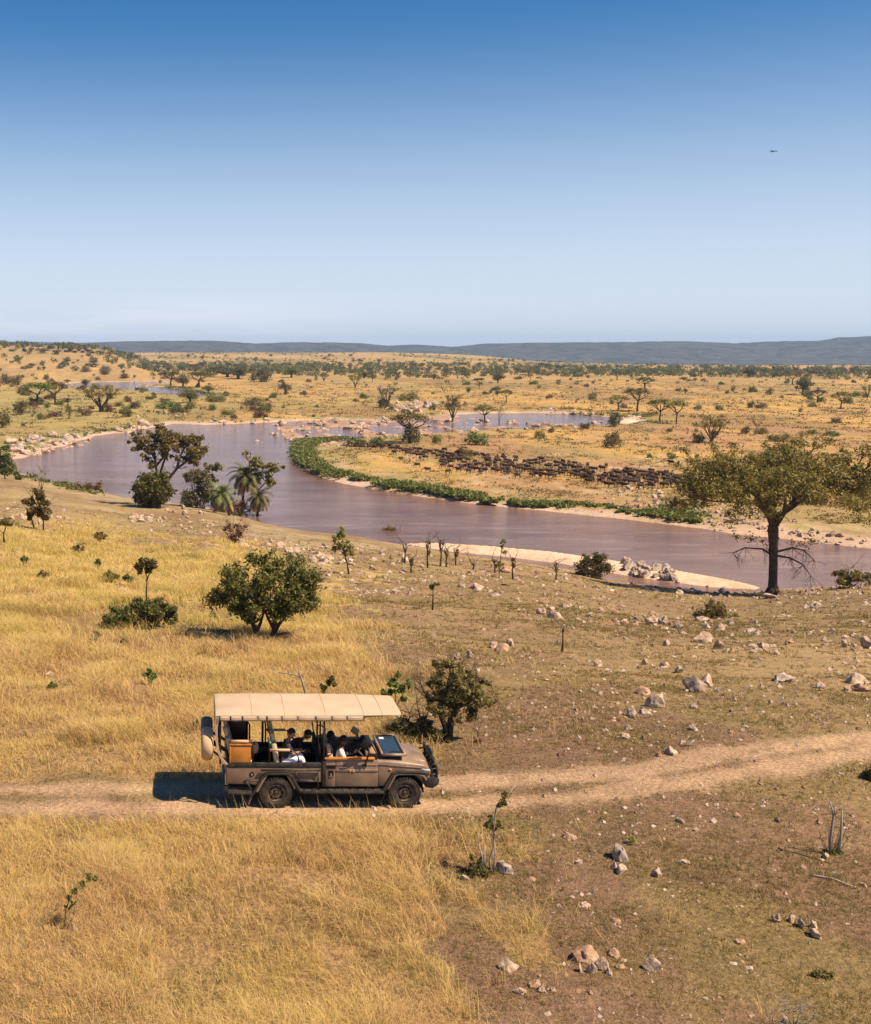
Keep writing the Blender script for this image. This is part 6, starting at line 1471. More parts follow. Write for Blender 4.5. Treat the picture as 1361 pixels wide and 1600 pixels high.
def camp():
    TH = mat('thatch', (0.155, 0.115, 0.085), .95, .3, 1.0, dust=(0.27, 0.20, 0.15)); WL = mat('hut_wall', (0.10, 0.07, 0.055), .9, .2); WH = mat('lime_wall', (0.78, 0.76, 0.72), .8, .1)
    TL = mat('tile_red', (0.30, 0.13, 0.09), .9, .2)
    sp = [(18, 548, 9, 'leftmost'), (38, 548, 8, 'second from left'), (86, 549, 8, 'third from left'), (103, 549, 8, 'fourth from left'), (117, 550, 9, 'fifth from left'), (129, 550, 8, 'sixth from left'), (144, 551, 9, 'fourth from the right end'), (159, 551, 7, 'third from the right end'), (176, 549, 9, 'tallest and next to last'), (185, 549, 8, 'rightmost')]
    for px, py, w_, lb in sp:
        p = hit(px, py + 1.0); s = mpp(p); W = w_ * s; H = 6.0 * s
        o = empty('thatched_hut', p, RNG.uniform(-.2, .2)); tag(o, 'thatched camp hut on the hill crest, ' + lb + ' of the row', 'hut', 'thatched huts on the crest')
        g = Geo(); g.box(-W * .36, W * .36, -W * .3, W * .3, -1.5, H * .5); g.obj('wall', WL, o)
        g = Geo(); g.add([(-W * .5, -W * .42, H * .46), (W * .5, -W * .42, H * .46), (W * .5, W * .42, H * .46), (-W * .5, W * .42, H * .46), (-W * .16, 0, H), (W * .16, 0, H)], [(0, 1, 5, 4), (1, 2, 5), (2, 3, 4, 5), (3, 0, 4), (3, 2, 1, 0)]); g.obj('roof', TH, o)
    rng = random.Random(8)
    V = [(rng.uniform(298, 352), rng.uniform(549.0, 551.5)) for i in range(16)]
    for px, py in V:
        dx, dy, dz = ray(px, py); y = rng.uniform(4650, 4950); x = dx / dy * y; z = ground(x, y)
        x = float(x); wd, dp_, hh = rng.uniform(8, 18), rng.uniform(7, 12), rng.uniform(4, 6)
        o = empty('white_house', (x, y, z + rng.uniform(0, 4)), rng.uniform(-.3, .3)); tag(o, 'tiny whitewashed house of the distant village below the blue hills', 'house', 'houses of the distant village')
        g = Geo(); g.box(-wd / 2, wd / 2, -dp_ / 2, dp_ / 2, -6, hh); g.obj('wall', WH, o)
        g = Geo(); g.add([(-wd * .55, -dp_ * .56, hh + .01), (wd * .55, -dp_ * .56, hh + .01), (wd * .55, dp_ * .56, hh + .01), (-wd * .55, dp_ * .56, hh + .01), (-wd * .55, 0, hh + 2), (wd * .55, 0, hh + 2)], [(0, 1, 5, 4), (2, 3, 4, 5), (0, 4, 3), (1, 2, 5), (3, 2, 1, 0)]); g.obj('roof', WH if rng.random() < .7 else TL, o)
camp()
# ------------------------------------------------------------------ the open safari vehicle; x forward, y away from the camera, z up
PAINT = mat('brown_paint', (0.185, 0.115, 0.078), .42, .07, 2.2, spec=.5, bump=.03, bscale=60, dust=(0.30, 0.205, 0.14))
BLACK = mat('black_steel', (0.018, 0.017, 0.017), .5, .3, 6, spec=.4, dust=(0.05, 0.042, 0.035))
BLACKM = mat('black_matt', (0.010, 0.010, 0.011), .85, .3, 6, spec=.2)
RUBBER = mat('tyre_rubber', (0.022, 0.020, 0.019), .85, .3, 8, spec=.25, dust=(0.075, 0.058, 0.044))
RIMM = mat('rim_bronze', (0.14, 0.095, 0.070), .4, .2, 6, metal=.5, dust=(0.22, 0.16, 0.12))
CANVAS = mat('tan_canvas', (0.47, 0.345, 0.248), .9, .09, 1.5, bump=.5, bscale=3, spec=.1)
CANVASD = mat('tan_cover', (0.55, 0.37, 0.235), .85, .10, 3, spec=.2, bump=.2, bscale=5)
HIDEB = mat('beige_leather', (0.60, 0.44, 0.29), .6, .10, 4, spec=.35)
WOOD = mat('varnished_wood', (0.50, 0.175, 0.030), .35, .22, 4, spec=.5, dust=(0.55, 0.24, 0.05))
CHROME = mat('bright_metal', (0.60, 0.58, 0.56), .25, .1, 4, metal=.9)
def glassmat():
    m = bpy.data.materials.new('windscreen_glass'); t, p, o = _nodes(m)
    p.inputs['Base Color'].default_value = (0.035, 0.055, 0.065, 1); p.inputs['Roughness'].default_value = .05; p.inputs['Specular IOR Level'].default_value = .7
    p.inputs['Transmission Weight'].default_value = .25; return m
GLASS = glassmat()
LAMPG = mat('lamp_glass', (0.75, 0.76, 0.78), .08, .05, spec=1.0, metal=.4); AMBER = mat('amber_lens', (0.85, 0.25, 0.02), .15, .1, spec=.8)
WHITE = mat('white_sticker', (0.62, 0.62, 0.62), .5, .02); PALEO = mat('pale_lettering', (0.80, 0.62, 0.48), .5, .03)
GREENP = mat('green_knob', (0.02, 0.45, 0.12), .4, .1); REDP = mat('red_cloth', (0.55, 0.02, 0.03), .7, .1)
VX, VY = 2.08, 28.10
car = empty('safari_vehicle', (VX, VY, -.01)); tag(car, 'brown open-sided safari vehicle with a tan canvas roof, standing on the dirt track', 'vehicle')
AX0, AX1, WR = 0.0, 3.19, .392
def arc(cx, cz, r, a0, a1, n): return [(cx + r * math.cos(R(a0 + (a1 - a0) * i / n)), cz + r * math.sin(R(a0 + (a1 - a0) * i / n))) for i in range(n + 1)]
def lathe_y(g, prof, cx, cz, n=36):
    """prof: (y, r)"""
    V = []; F = []
    for y, r in prof:
        for k in range(n): t = 2 * PI * k / n; V.append((cx + r * math.cos(t), y, cz + r * math.sin(t)))
    for i in range(len(prof) - 1):
        for k in range(n): F.append((i * n + k, i * n + (k + 1) % n, (i + 1) * n + (k + 1) % n, (i + 1) * n + k))
    g.add(V, F)
def wheel(cx, side, name='wheel'):
    y0 = 0.0 if side < 0 else 1.80; sg = 1 if side < 0 else -1
    w_ = empty(name, (cx, 0, WR)); w_.parent = car
    g = Geo(); Yf = lambda d: y0 + sg * d
    lathe_y(g, [(Yf(.035), .215), (Yf(.012), .25), (Yf(.0), .30), (Yf(.015), .355), (Yf(.045), .378), (Yf(.13), .384), (Yf(.215), .378), (Yf(.245), .355), (Yf(.26), .30), (Yf(.245), .22)], 0, 0, 44)
    for k in range(30):
        t = 2 * PI * k / 30; c, s = math.cos(t), math.sin(t)
        for (ya, yb, off) in ((.012, .075, 0), (.085, .125, .10), (.135, .175, 0), (.185, .248, .10)):
            tt = t + off; c, s = math.cos(tt), math.sin(tt)
            M = Matrix(((c, 0, -s, 0), (0, 1, 0, 0), (s, 0, c, 0), (0, 0, 0, 1)))
            a, b = sorted((Yf(ya), Yf(yb))); g.box(.365, .402, a, b, -.028, .028, M)
    g.obj('tyre', RUBBER, w_, smooth=True, auto=35)
    g = Geo()
    lathe_y(g, [(Yf(.03), .218), (Yf(.022), .205), (Yf(.05), .195), (Yf(.085), .18), (Yf(.095), .155), (Yf(.06), .125), (Yf(.055), .085), (Yf(.075), .07), (Yf(.075), .0)], 0, 0, 30)
    g.obj('rim', RIMM, w_, auto=35)
    g = Geo()
    for k in range(8):
        t = 2 * PI * k / 8; c, s = math.cos(t), math.sin(t); g.ell((c * .162, Yf(.086), s * .162), (.026, .006, .026), 8, 5)
    g.obj('rim_holes', BLACKM, w_)
    g = Geo(); lathe_y(g, [(Yf(.075), .058), (Yf(.01), .055), (Yf(-.002), .04), (Yf(-.002), 0)], 0, 0, 20); g.obj('hub', BLACK, w_, auto=30)
    g = Geo()
    for k in range(5): t = 2 * PI * k / 5 + .3; a, b = sorted((Yf(.045), Yf(.07))); lathe_y(g, [(Yf(.07), .012), (Yf(.045), .012), (Yf(.045), 0)], math.cos(t) * .09, math.sin(t) * .09, 8)
    g.obj('wheel_nuts', CHROME, w_)
for cx in (AX0, AX1):
    for sd_ in (-1, 1): wheel(cx, sd_)
# chassis, axles and floor
g = Geo(); g.box(-1.15, 3.7, .35, .50, .42, .56); g.box(-1.15, 3.7, 1.30, 1.45, .42, .56)
for cx in (AX0, AX1): g.tube([(cx, .2, .38), (cx, 1.6, .38)], .05, 10); g.ell((cx, 1.0 if cx else .9, .38), (.15, .13, .13))
g.box(2.6, 3.7, .45, 1.35, .56, .95); g.box(.6, 1.3, .3, .7, .35, .55)
g.obj('chassis', BLACKM, car)
g = Geo(); g.box(-1.18, 2.5, .12, 1.68, .56, .62); g.box(-1.18, 1.2, .12, 1.68, .74, .78); g.obj('floor', BLACKM, car)
# body sides of the front: wings with wheel arches
def side_y(s, a, b):  # mirrored pair of y limits
    return (a, b) if s < 0 else (1.80 - b, 1.80 - a)
for s in (-1, 1):
    g = Geo(); ya, yb = side_y(s, .085, .34)
    top = [(2.545, 1.17), (2.9, 1.155), (3.3, 1.115), (3.6, 1.075), (3.74, 1.045), (3.80, .98), (3.815, .80), (3.80, .66)]
    poly = top + arc(AX1, WR + .01, .50, 28, 150, 16)[0:] + [(2.70, .56), (2.545, .56)]
    g.prism(poly, ya, yb); g.obj('front_wing', PAINT, car, bevel=.012)
# bonnet: lofted, slightly domed
g = Geo(); P = []
for x, z, k in ((2.50, 1.245, 0), (2.62, 1.25, 0), (2.9, 1.235, 0), (3.2, 1.205, .01), (3.45, 1.17, .02), (3.62, 1.14, .03), (3.74, 1.10, .045), (3.81, 1.03, .06), (3.825, .94, .07)):
    P.append([(x, .085 + k, z - .13), (x, .088 + k, z - .085), (x, .105 + k, z - .055), (x, .16 + k, z - .035), (x, .28 + k, z - .022), (x, .315 + k, z - .004), (x, .36, z + .01), (x, .6, z + .028), (x, .9, z + .034), (x, 1.2, z + .028), (x, 1.44, z + .01), (x, 1.485 - k, z - .004), (x, 1.52 - k, z - .022), (x, 1.64 - k, z - .035), (x, 1.695 - k, z - .055), (x, 1.712 - k, z - .085), (x, 1.715 - k, z - .13)])
g.grid(P); o = g.obj('bonnet', PAINT, car, smooth=True, recalc=True, auto=45)
g = Geo(); g.box(3.79, 3.825, .42, 1.38, .70, 1.02); g.obj('grille', BLACKM, car)
g = Geo()
for k in range(6): g.box(3.825, 3.84, .44, 1.36, .73 + k * .048, .745 + k * .048)
g.obj('grille_bars', CHROME, car)
g = Geo(); g.box(2.96, 3.22, .078, .086, 1.068, 1.10); g.obj('wing_badge', CHROME, car)
# crease lines pressed into the side
for s in (-1, 1):
    g = Geo(); ya, yb = side_y(s, .070, .088)
    g.prism([(2.55, 1.105), (2.55, 1.125), (3.6, 1.035), (3.6, 1.018)], ya, yb); g.obj('wing_crease', PAINT, car, bevel=.004)
# front door, cab corner, rear tub
for s in (-1, 1):
    ya, yb = side_y(s, .082, .14)
    g = Geo(); g.prism([(1.485, .545), (2.535, .545), (2.535, 1.215), (1.485, 1.235)], ya, yb); d = g.obj('door', PAINT, car, bevel=.010)
    ya2, yb2 = side_y(s, .072, .086)
    g = Geo(); g.prism([(1.488, 1.09), (2.532, 1.09), (2.532, 1.115), (1.488, 1.115)], ya2, yb2); g.obj('crease', PAINT, d, bevel=.003)
    ya2, yb2 = side_y(s, .066, .090)
    g = Geo(); g.prism([(1.488, .93), (2.532, .93), (2.532, .995), (1.488, .995)], ya2, yb2); g.obj('swage', PAINT, d, bevel=.010)
    if s < 0:
        g = Geo(); g.box(1.58, 1.74, .052, .078, 1.035, 1.060); g.obj('handle', CHROME, d, bevel=.006)
        g = Geo(); g.prism([(1.60, 1.145), (1.625, 1.145), (1.618, 1.180), (1.607, 1.180)], .078, .0815); g.obj('emblem', WHITE, d)
        g = Geo(); y0, y1 = .059, .0655   # two big pale letters, Y and C
        for x0 in (1.815,):
            g.prism([(x0, .992), (x0 + .014, .992), (x0 + .034, .962), (x0 + .034, .930), (x0 + .022, .930), (x0 + .022, .960)], y0, y1)
            g.prism([(x0 + .056, .992), (x0 + .044, .992), (x0 + .030, .966), (x0 + .036, .956)], y0 - .001, y1)
        g.prism(arc(1.935, .961, .032, 50, 310, 10) + arc(1.935, .961, .020, 310, 50, 10), y0, y1); g.obj('lettering', PALEO, d)
    ya, yb = side_y(s, .084, .15)
    g = Geo(); g.prism([(1.235, .545), (1.475, .545), (1.475, 1.235), (1.235, 1.235)], ya, yb); o = g.obj('cab_corner', PAINT, car, bevel=.008)
    ya, yb = side_y(s, .074, .083)
    g = Geo(); g.prism([(1.245, 1.01), (1.468, 1.01), (1.468, 1.095), (1.245, 1.095)], ya, yb); g.obj('black_strip', BLACKM, o)
    if s < 0:
        g = Geo(); g.box(1.30, 1.43, .0715, .083, .80, .96); q = g.obj('filler_recess', BLACKM, o)
        g = Geo(); lathe_y(g, [(.071, .030), (.055, .028), (.055, 0)], 1.36, .86, 14); g.prism([(1.305, .802), (1.425, .802), (1.395, .83), (1.33, .825)], .060, .071); g.obj('filler_cap', CHROME, q)
    ya, yb = side_y(s, .084, .13)     # rear tub panel with its arch
    g = Geo(); poly = [(-1.215, 1.03), (-1.215, .62), (-.62, .60)] + arc(AX0, WR + .0, .52, 158, 22, 16) + [(.52, .66), (1.13, .66), (1.13, 1.03)]
    g.prism(poly, ya, yb); o = g.obj('tub_side', PAINT, car, bevel=.008)
    if s < 0:
        g = Geo(); lathe_y(g, [(.083, .062), (.078, .062), (.078, 0)], -.60, .86, 20); q = g.obj('tie_down_recess', BLACKM, o); g = Geo(); lathe_y(g, [(.077, .030), (.06, .02), (.06, 0)], -.60, .85, 12); g.obj('tie_down', CHROME, q)
    ya, yb = side_y(s, .075, .16)
    g = Geo(); g.box(-1.23, 1.18, ya, yb, 1.03, 1.15); o = g.obj('top_rail', BLACK, car, bevel=.01)
    g = Geo()
    for x in (-1.05, -.45, .15, .62, .98): g.ell((x, (.073 if s < 0 else 1.727), 1.09), (.012, .006, .012), 8, 5)
    g.obj('bolts', CHROME, o)
    ya, yb = side_y(s, .06, .16); g = Geo(); g.box(1.145, 1.232, ya, yb, .55, 1.20); g.obj('pillar_foot', BLACK, car, bevel=.008)
    # flares
    ya, yb = side_y(s, .0, .16)
    g = Geo()
    outer = [(2.60, .46), (2.66, .52), (2.88, .93), (3.0, .955), (3.55, .950), (3.80, .925), (3.80, .885), (3.55, .905), (3.02, .905), (2.93, .88), (2.74, .50), (2.70, .44)]
    g.prism(outer, ya, yb); o = g.obj('front_flare', PAINT if False else BLACK, car, bevel=.012)
    g = Geo(); ya3, yb3 = side_y(s, .012, .085); g.prism([(2.745, .50), (2.93, .875), (3.02, .903), (3.5, .903), (3.66, .86), (3.74, .74), (3.70, .72), (3.62, .83), (3.5, .865), (3.05, .865), (2.97, .84), (2.80, .50)], ya3, yb3); g.obj('inner_flare', PAINT, o, bevel=.008)
    g = Geo(); outer = [(-.66, .36), (-.60, .36), (-.36, .82), (-.22, .915), (.30, .92), (.42, .85), (.60, .50), (.72, .46), (.72, .41), (.57, .42), (.36, .80), (.26, .865), (-.20, .865), (-.31, .79), (-.52, .40), (-.60, .30)]
    g.prism(outer, ya, yb); g.obj('rear_flare', BLACK, car, bevel=.012)
    g = Geo(); ya3, yb3 = side_y(s, .02, .09); g.prism([(-.50, .44), (-.31, .79), (-.20, .863), (-.24, .80), (-.37, .58), (-.44, .42)], ya3, yb3); g.obj('flare_lip', PAINT, car); g = Geo(); g.prism([(.26, .863), (.36, .80), (.50, .52), (.46, .50), (.30, .78)], ya3, yb3); g.obj('flare_lip', PAINT, car)
    # running board and rear step
    ya, yb = side_y(s, -.10, .16); g = Geo(); g.box(.66, 2.66, ya, yb, .42, .475); g.obj('running_board', BLACK, car, bevel=.015)
    g = Geo(); ya4, yb4 = side_y(s, -.06, .10)
    for k in range(10): g.box(.72 + k * .19, .86 + k * .19, ya4, yb4, .475, .481)
    g.obj('board_tread', RUBBER, car)
    g = Geo(); g.box(-1.20, -.60, ya, yb, .395, .46); g.obj('rear_step', BLACK, car, bevel=.02)
    # side ladder frame
    if s < 0:
        g = Geo()
        g.tube([(-.38, .03, .985), (1.10, .03, .985)], .028, 8); g.tube([(.50, .03, .70), (1.06, .03, .70)], .024, 8); g.tube([(1.04, .03, .985), (1.04, .03, .47)], .02, 8); g.tube([(.46, .03, .985), (.58, .03, .70)], .02, 8); g.tube([(-.44, .03, .70), (-.74, .05, .72), (-.80, .06, .66)], .02, 8); g.tube([(-.74, .03, .71), (-.60, .03, .46)], .02, 8)
        g.obj('ladder_frame', BLACK, car, smooth=True)
    # mud flap
    ya, yb = side_y(s, .03, .24); g = Geo(); g.prism([(-.58, .40), (-.55, .40), (-.66, .10), (-.69, .10)], ya, yb); g.obj('mud_flap', mat('dusty_flap', (0.15, 0.10, 0.07), .9), car)
    g = Geo(); g.prism([(2.70, .46), (2.73, .46), (2.66, .20), (2.63, .20)], ya, yb); g.obj('mud_flap', BLACKM, car)
    g = Geo(); ya, yb = side_y(s, .10, .30); g.prism(arc(AX1, WR, .49, 0, 180, 14) + arc(AX1, WR, .46, 180, 0, 14), *side_y(s, .10, .40)); g.obj('wheel_liner', BLACKM, car); g = Geo(); g.prism(arc(AX0, WR, .51, 0, 180, 14) + arc(AX0, WR, .48, 180, 0, 14), *side_y(s, .10, .45)); g.obj('wheel_liner', BLACKM, car)
    # lamps
    ya, yb = side_y(s, .075, .30); g = Geo(); g.prism([(3.60, 1.005), (3.815, .985), (3.83, .93), (3.66, .94)], ya, yb); o = g.obj('headlight', LAMPG, car, bevel=.012)
    g = Geo(); g.prism([(3.72, .915), (3.82, .905), (3.82, .865), (3.72, .875)], *side_y(s, .060, .2)); g.obj('indicator', AMBER, car, bevel=.006)
    g = Geo(); g.ell((2.83, .082 if s < 0 else 1.718, .985), (.035, .022, .026), 12, 8); g.obj('side_lamp', AMBER, car, smooth=True)
# tailgate, front bulkhead, wooden sills
g = Geo(); g.box(-1.235, -1.19, .10, 1.70, .60, 1.15); g.obj('tailgate', PAINT, car, bevel=.01)
g = Geo(); g.box(-1.26, -1.20, .12, .26, .58, .86); g.obj('tail_lamp', CHROME, car)
g = Geo(); g.box(-1.30, -1.20, .1, 1.7, .40, .54); g.obj('rear_bumper', BLACK, car, bevel=.015)
for s in (-1, 1):
    g = Geo(); g.box(1.20, 2.44, *side_y(s, .055, .17), 1.237, 1.285); g.obj('wooden_sill', WOOD, car, bevel=.012)
g = Geo(); g.box(1.14, 1.2, .14, 1.66, .6, 1.13); g.obj('bulkhead', BLACKM, car)
# dash, its canvas side cover, steering wheel
g = Geo(); g.box(2.30, 2.52, .15, 1.65, .75, 1.36); g.obj('dashboard', BLACKM, car, bevel=.03)
g = Geo(); g.prism([(2.24, 1.285), (2.52, 1.285), (2.50, 1.32), (2.34, 1.60), (2.27, 1.62), (2.20, 1.50)], .20, .26); g.obj('side_cover', CANVASD, car, bevel=.01)
g = Geo(); C_ = Vector((2.02, .40, 1.40)); ax = Vector((-.62, 0, .78)).normalized(); e1 = Vector((0, 1, 0)); e2 = ax.cross(e1)
ring = [C_ + (e1 * math.cos(2 * PI * k / 24) + e2 * math.sin(2 * PI * k / 24)) * .19 for k in range(25)]
g.tube(ring, .016, 7, cap=False)
for k in (0, 8, 16): g.tube([C_, C_ + (e1 * math.cos(2 * PI * k / 24 + .5) + e2 * math.sin(2 * PI * k / 24 + .5)) * .19], .013, 6)
g.tube([C_, C_ + Vector((.35, 0, -.38))], .03, 8); g.obj('steering_wheel', BLACK, car, smooth=True)
# folded windscreen lying over the bonnet
ws = empty('windscreen', (0, 0, 0)); ws.parent = car
g = Geo(); g.box(2.64, 3.10, .22, 1.58, 1.225, 1.315); g.obj('windscreen_rest', BLACKM, ws)
fr = Geo(); z0 = 1.335
for (a, b) in ((( 2.64, .16), (3.20, .16)), ((3.20, .16), (3.20, 1.64)), ((3.20, 1.64), (2.64, 1.64)), ((2.64, 1.64), (2.64, .16))):
    fr.tube([(a[0], a[1], z0), (b[0], b[1], z0)], .036, 10)
fr.obj('windscreen_frame', PAINT, ws, smooth=True)
g = Geo(); g.box(2.668, 3.172, .188, 1.612, 1.328, 1.340); gl = g.obj('windscreen_glass', GLASS, ws)
g = Geo()
for (x0, x1, y0, y1) in ((2.662, 2.70, .18, 1.62), (3.14, 3.18, .18, 1.62), (2.70, 3.14, .18, .215), (2.70, 3.14, 1.585, 1.62)): g.box(x0, x1, y0, y1, 1.3415, 1.350)
g.obj('seal', BLACKM, ws)
g = Geo(); g.box(2.75, 2.87, 1.36, 1.50, 1.3405, 1.3435); g.obj('sticker', WHITE, gl)
g = Geo(); g.tube([(2.82, .28, 1.36), (2.95, .33, 1.365), (3.10, .30, 1.36)], .010, 6); g.tube([(2.74, 1.50, 1.375), (2.9, 1.56, 1.38), (3.10, 1.54, 1.375)], .016, 6); g.tube([(3.22, 1.1, 1.36), (3.25, .8, 1.31)], .014, 6); g.obj('wiper', BLACKM, ws)
# bull bar and bumper
g = Geo(); g.prism([(3.62, .76), (3.90, .80), (4.06, .74), (4.04, .60), (3.90, .50), (3.72, .52), (3.64, .64)], .06, 1.74); g.obj('bumper', BLACK, car, bevel=.03)
bb = Geo()
def hoop(x, y0, y1, z0, z1, r): bb.tube([(x, y0, z0), (x + .02, y0, (z0 + z1) / 2), (x - .03, y0 + .06, z1 - .05), (x - .04, y0 + .16, z1), (x - .04, y1 - .16, z1), (x - .03, y1 - .06, z1 - .05), (x + .02, y1, (z0 + z1) / 2), (x, y1, z0)], r, 8)
hoop(3.98, .12, 1.68, .74, 1.17, .034); hoop(4.0, .50, 1.30, .74, 1.24, .03)
for k in range(12): y = .22 + k * .124; bb.tube([(4.0, y, .76), (3.99, y + .04, 1.14)], .011, 5)
for z in (.84, .94, 1.04): bb.tube([(4.01, .15, z), (4.01, 1.65, z)], .013, 6)
for k in range(6): bb.tube([(4.0, .2 + k * .24, .78), (3.98, .44 + k * .24, 1.12)], .010, 5); bb.tube([(4.0, .44 + k * .24, .78), (3.98, .2 + k * .24, 1.12)], .010, 5)
for y in (.12, 1.68): bb.tube([(3.98, y, 1.0), (3.84, y, .98), (3.80, y, .80)], .024, 6); bb.tube([(3.98, y, .86), (3.76, y, .80)], .022, 6)
for s_ in (.12, 1.68): bb.tube([(3.99, s_, .80), (3.97, s_, 1.10), (3.86, s_ + (.0), 1.12)], .02, 6)
bb.obj('bull_bar', BLACK, car, smooth=True)
for y in (.62, 1.18):
    g = Geo(); lathe = []; g.ell((4.02, y, 1.0), (.05, .085, .085), 14, 8); g.obj('spot_lamp', BLACK, car, smooth=True)
# big door mirrors on tube arms
for s in (-1, 1):
    ym = -.07 if s < 0 else 1.87
    m_ = empty('door_mirror', (0, 0, 0)); m_.parent = car
    mz = 1.66 if s < 0 else 1.40
    M = Matrix.Translation((2.20, ym, mz)) @ Matrix.Rotation(R(30), 4, 'Y') @ Matrix.Rotation(R(-24 * s), 4, 'Z')
    g = Geo(); g.box(-.17, .15, -.03, .03, -.12, .11, M) if s < 0 else g.box(-.11, .10, -.03, .03, -.10, .08, M); g.obj('mirror_housing', BLACKM if s < 0 else CANVASD, m_, bevel=.03)  # tan of the far mirror stands in for grass reflected in its glass
    yd = .06 if s < 0 else 1.74
    g = Geo(); g.tube([(2.26, ym, mz - .06), (2.27, ym, mz - .2), (2.24, (ym + yd) / 2, 1.30), (2.22, yd, 1.16), (2.22, yd, 1.06)], .022, 7); g.tube([(2.24, yd - .03 * s, 1.18), (2.13, yd + .03 * s, 1.08)], .018, 6); g.obj('mirror_arm', BLACK, m_, smooth=True)
# canvas roof
def roof():
    rf = empty('canvas_roof', (0, 0, 0)); rf.parent = car
    g = Geo(); P = []; Q = []
    for x, w0, zc, ze in ((-1.50, .0, 2.47, 2.385), (-1.40, -.01, 2.505, 2.395), (-.6, -.01, 2.515, 2.395), (.2, -.01, 2.51, 2.392), (1.2, -.005, 2.505, 2.39), (1.35, .0, 2.50, 2.39), (2.14, .02, 2.48, 2.392), (2.6, .05, 2.455, 2.395), (2.98, .075, 2.435, 2.39), (3.07, .14, 2.42, 2.385)):
        row = []
        for k in range(17):
            t = k / 16; y = w0 + t * (1.80 - 2 * w0); e = abs(2 * t - 1)
            prof = 1 - e ** 5
            sag = .008 * math.sin(x * 5.2) * (1 - e) - .006 * math.cos(x * 9) * (1 - e)
            row.append((x, y, ze + (zc - ze) * prof + sag))
        P.append(row)
    g.grid(P)
    n0 = len(g.V)
    g.grid([[(a, b, c - .022) for a, b, c in r] for r in P])
    cnt = len(P[0]); nr = len(P)
    def jn(a, b): g.F.append((a, b, b + n0, a + n0)); g.M.append(0)
    for i in range(nr - 1): jn(i * cnt, (i + 1) * cnt); jn(i * cnt + cnt - 1, (i + 1) * cnt + cnt - 1)
    for j in range(cnt - 1): jn(j, j + 1); jn((nr - 1) * cnt + j, (nr - 1) * cnt + j + 1)
    g.obj('canopy', CANVAS, rf, smooth=True, auto=55)
    for k in (2, 3, 4, 6, 7):      # sewn seams across the canvas
        g = Geo(); g.tube([(a, b, c + .003) for a, b, c in P[k]], .008, 5); g.obj('seam', CANVASD, rf)
    for s in (-1, 1):      # valance: scalloped roll below the edge, tied every half metre
        y = -.005 if s < 0 else 1.805
        ties = [-1.40, -1.13, -.84, -.46, -.24, .13, .52, .96, 1.36, 1.73, 2.14]
        g = Geo()
        for a, b in zip(ties[:-1], ties[1:]):
            n = 5; rows = []
            for i in range(n + 1):
                t = i / n; x = a + .012 + (b - a - .024) * t; dz = .010 * math.sin(PI * t)
                rows.append([(x, y + s * .004, 2.378), (x, y + s * (.020 + dz), 2.345), (x, y + s * (.024 + dz), 2.30 - dz), (x, y + s * .010, 2.262 - dz), (x, y - s * .012, 2.262 - dz), (x, y - s * .015, 2.378)])
            g.grid(rows)
            for e_ in (0, n):
                m0 = len(g.V); g.V += rows[e_]; g.T += [.5] * 6; g.F.append(tuple(range(m0, m0 + 6))); g.M.append(0)
        g.obj('valance', CANVAS, rf)
        g = Geo()
        for a in ties: g.tube([(a - .012, y + s * .02, 2.385), (a + .008, y + s * .034, 2.36), (a + .004, y + s * .036, 2.30), (a, y + s * .01, 2.255)], .008, 5)
        g.obj('ties', BLACKM, rf)
    # rear curtain edge curving down to the tub, and the rolled window strap
    for s in (-1, 1):
        g = Geo(); y0, y1 = (.0, .035) if s < 0 else (1.765, 1.80)
        c = [(-1.505, 2.39), (-1.51, 2.1), (-1.50, 1.75), (-1.45, 1.45), (-1.36, 1.25), (-1.24, 1.13)]; d = [(-1.20, 1.15), (-1.31, 1.29), (-1.40, 1.48), (-1.445, 1.75), (-1.45, 2.1), (-1.40, 2.30), (-1.36, 2.38)]
        g.prism(c + d, y0, y1); g.obj('curtain_edge', CANVAS, rf)
    g = Geo(); g.grid([[(-1.50, y, 2.45 - .04 * (y < .1 or y > 1.7)), (-1.515, y, 2.1)] for y in (.04, .3, .6, .9, 1.2, 1.5, 1.76)]); q = g.obj('rear_flap', CANVAS, rf)
    sol = q.modifiers.new('thick', 'SOLIDIFY'); sol.thickness = .015
roof()
# hoops and posts carrying the roof
g = Geo()
for x in (1.18, -1.38): 
    for y in (.11, 1.69): g.tube([(x, y, 1.12), (x, y, 2.38)], .023, 8)
g.tube([(1.25, 1.60, 1.2), (1.25, 1.60, 2.40)], .022, 8)
for y in (.04, 1.76): g.tube([(-1.45, y, 2.350), (2.15, y, 2.352), (2.96, y + (.14 if y < 1 else -.14), 2.355)], .016, 8)
for x in (-1.45, -.6, .3, 1.18, 2.15, 2.94):
    q = -.045 if x > 2.5 else (-.02 if x > 2 else 0)
    g.tube([(x, .08, 2.345), (x, .5, 2.43 + q), (x, .9, 2.445 + q), (x, 1.3, 2.43 + q), (x, 1.72, 2.345)], .014, 7)
g.obj('roof_frame', BLACK, car, smooth=True)
def rail(pts, r, n): g = Geo(); g.tube(pts, r, n); g.obj('grab_rail', BLACK, car, smooth=True)
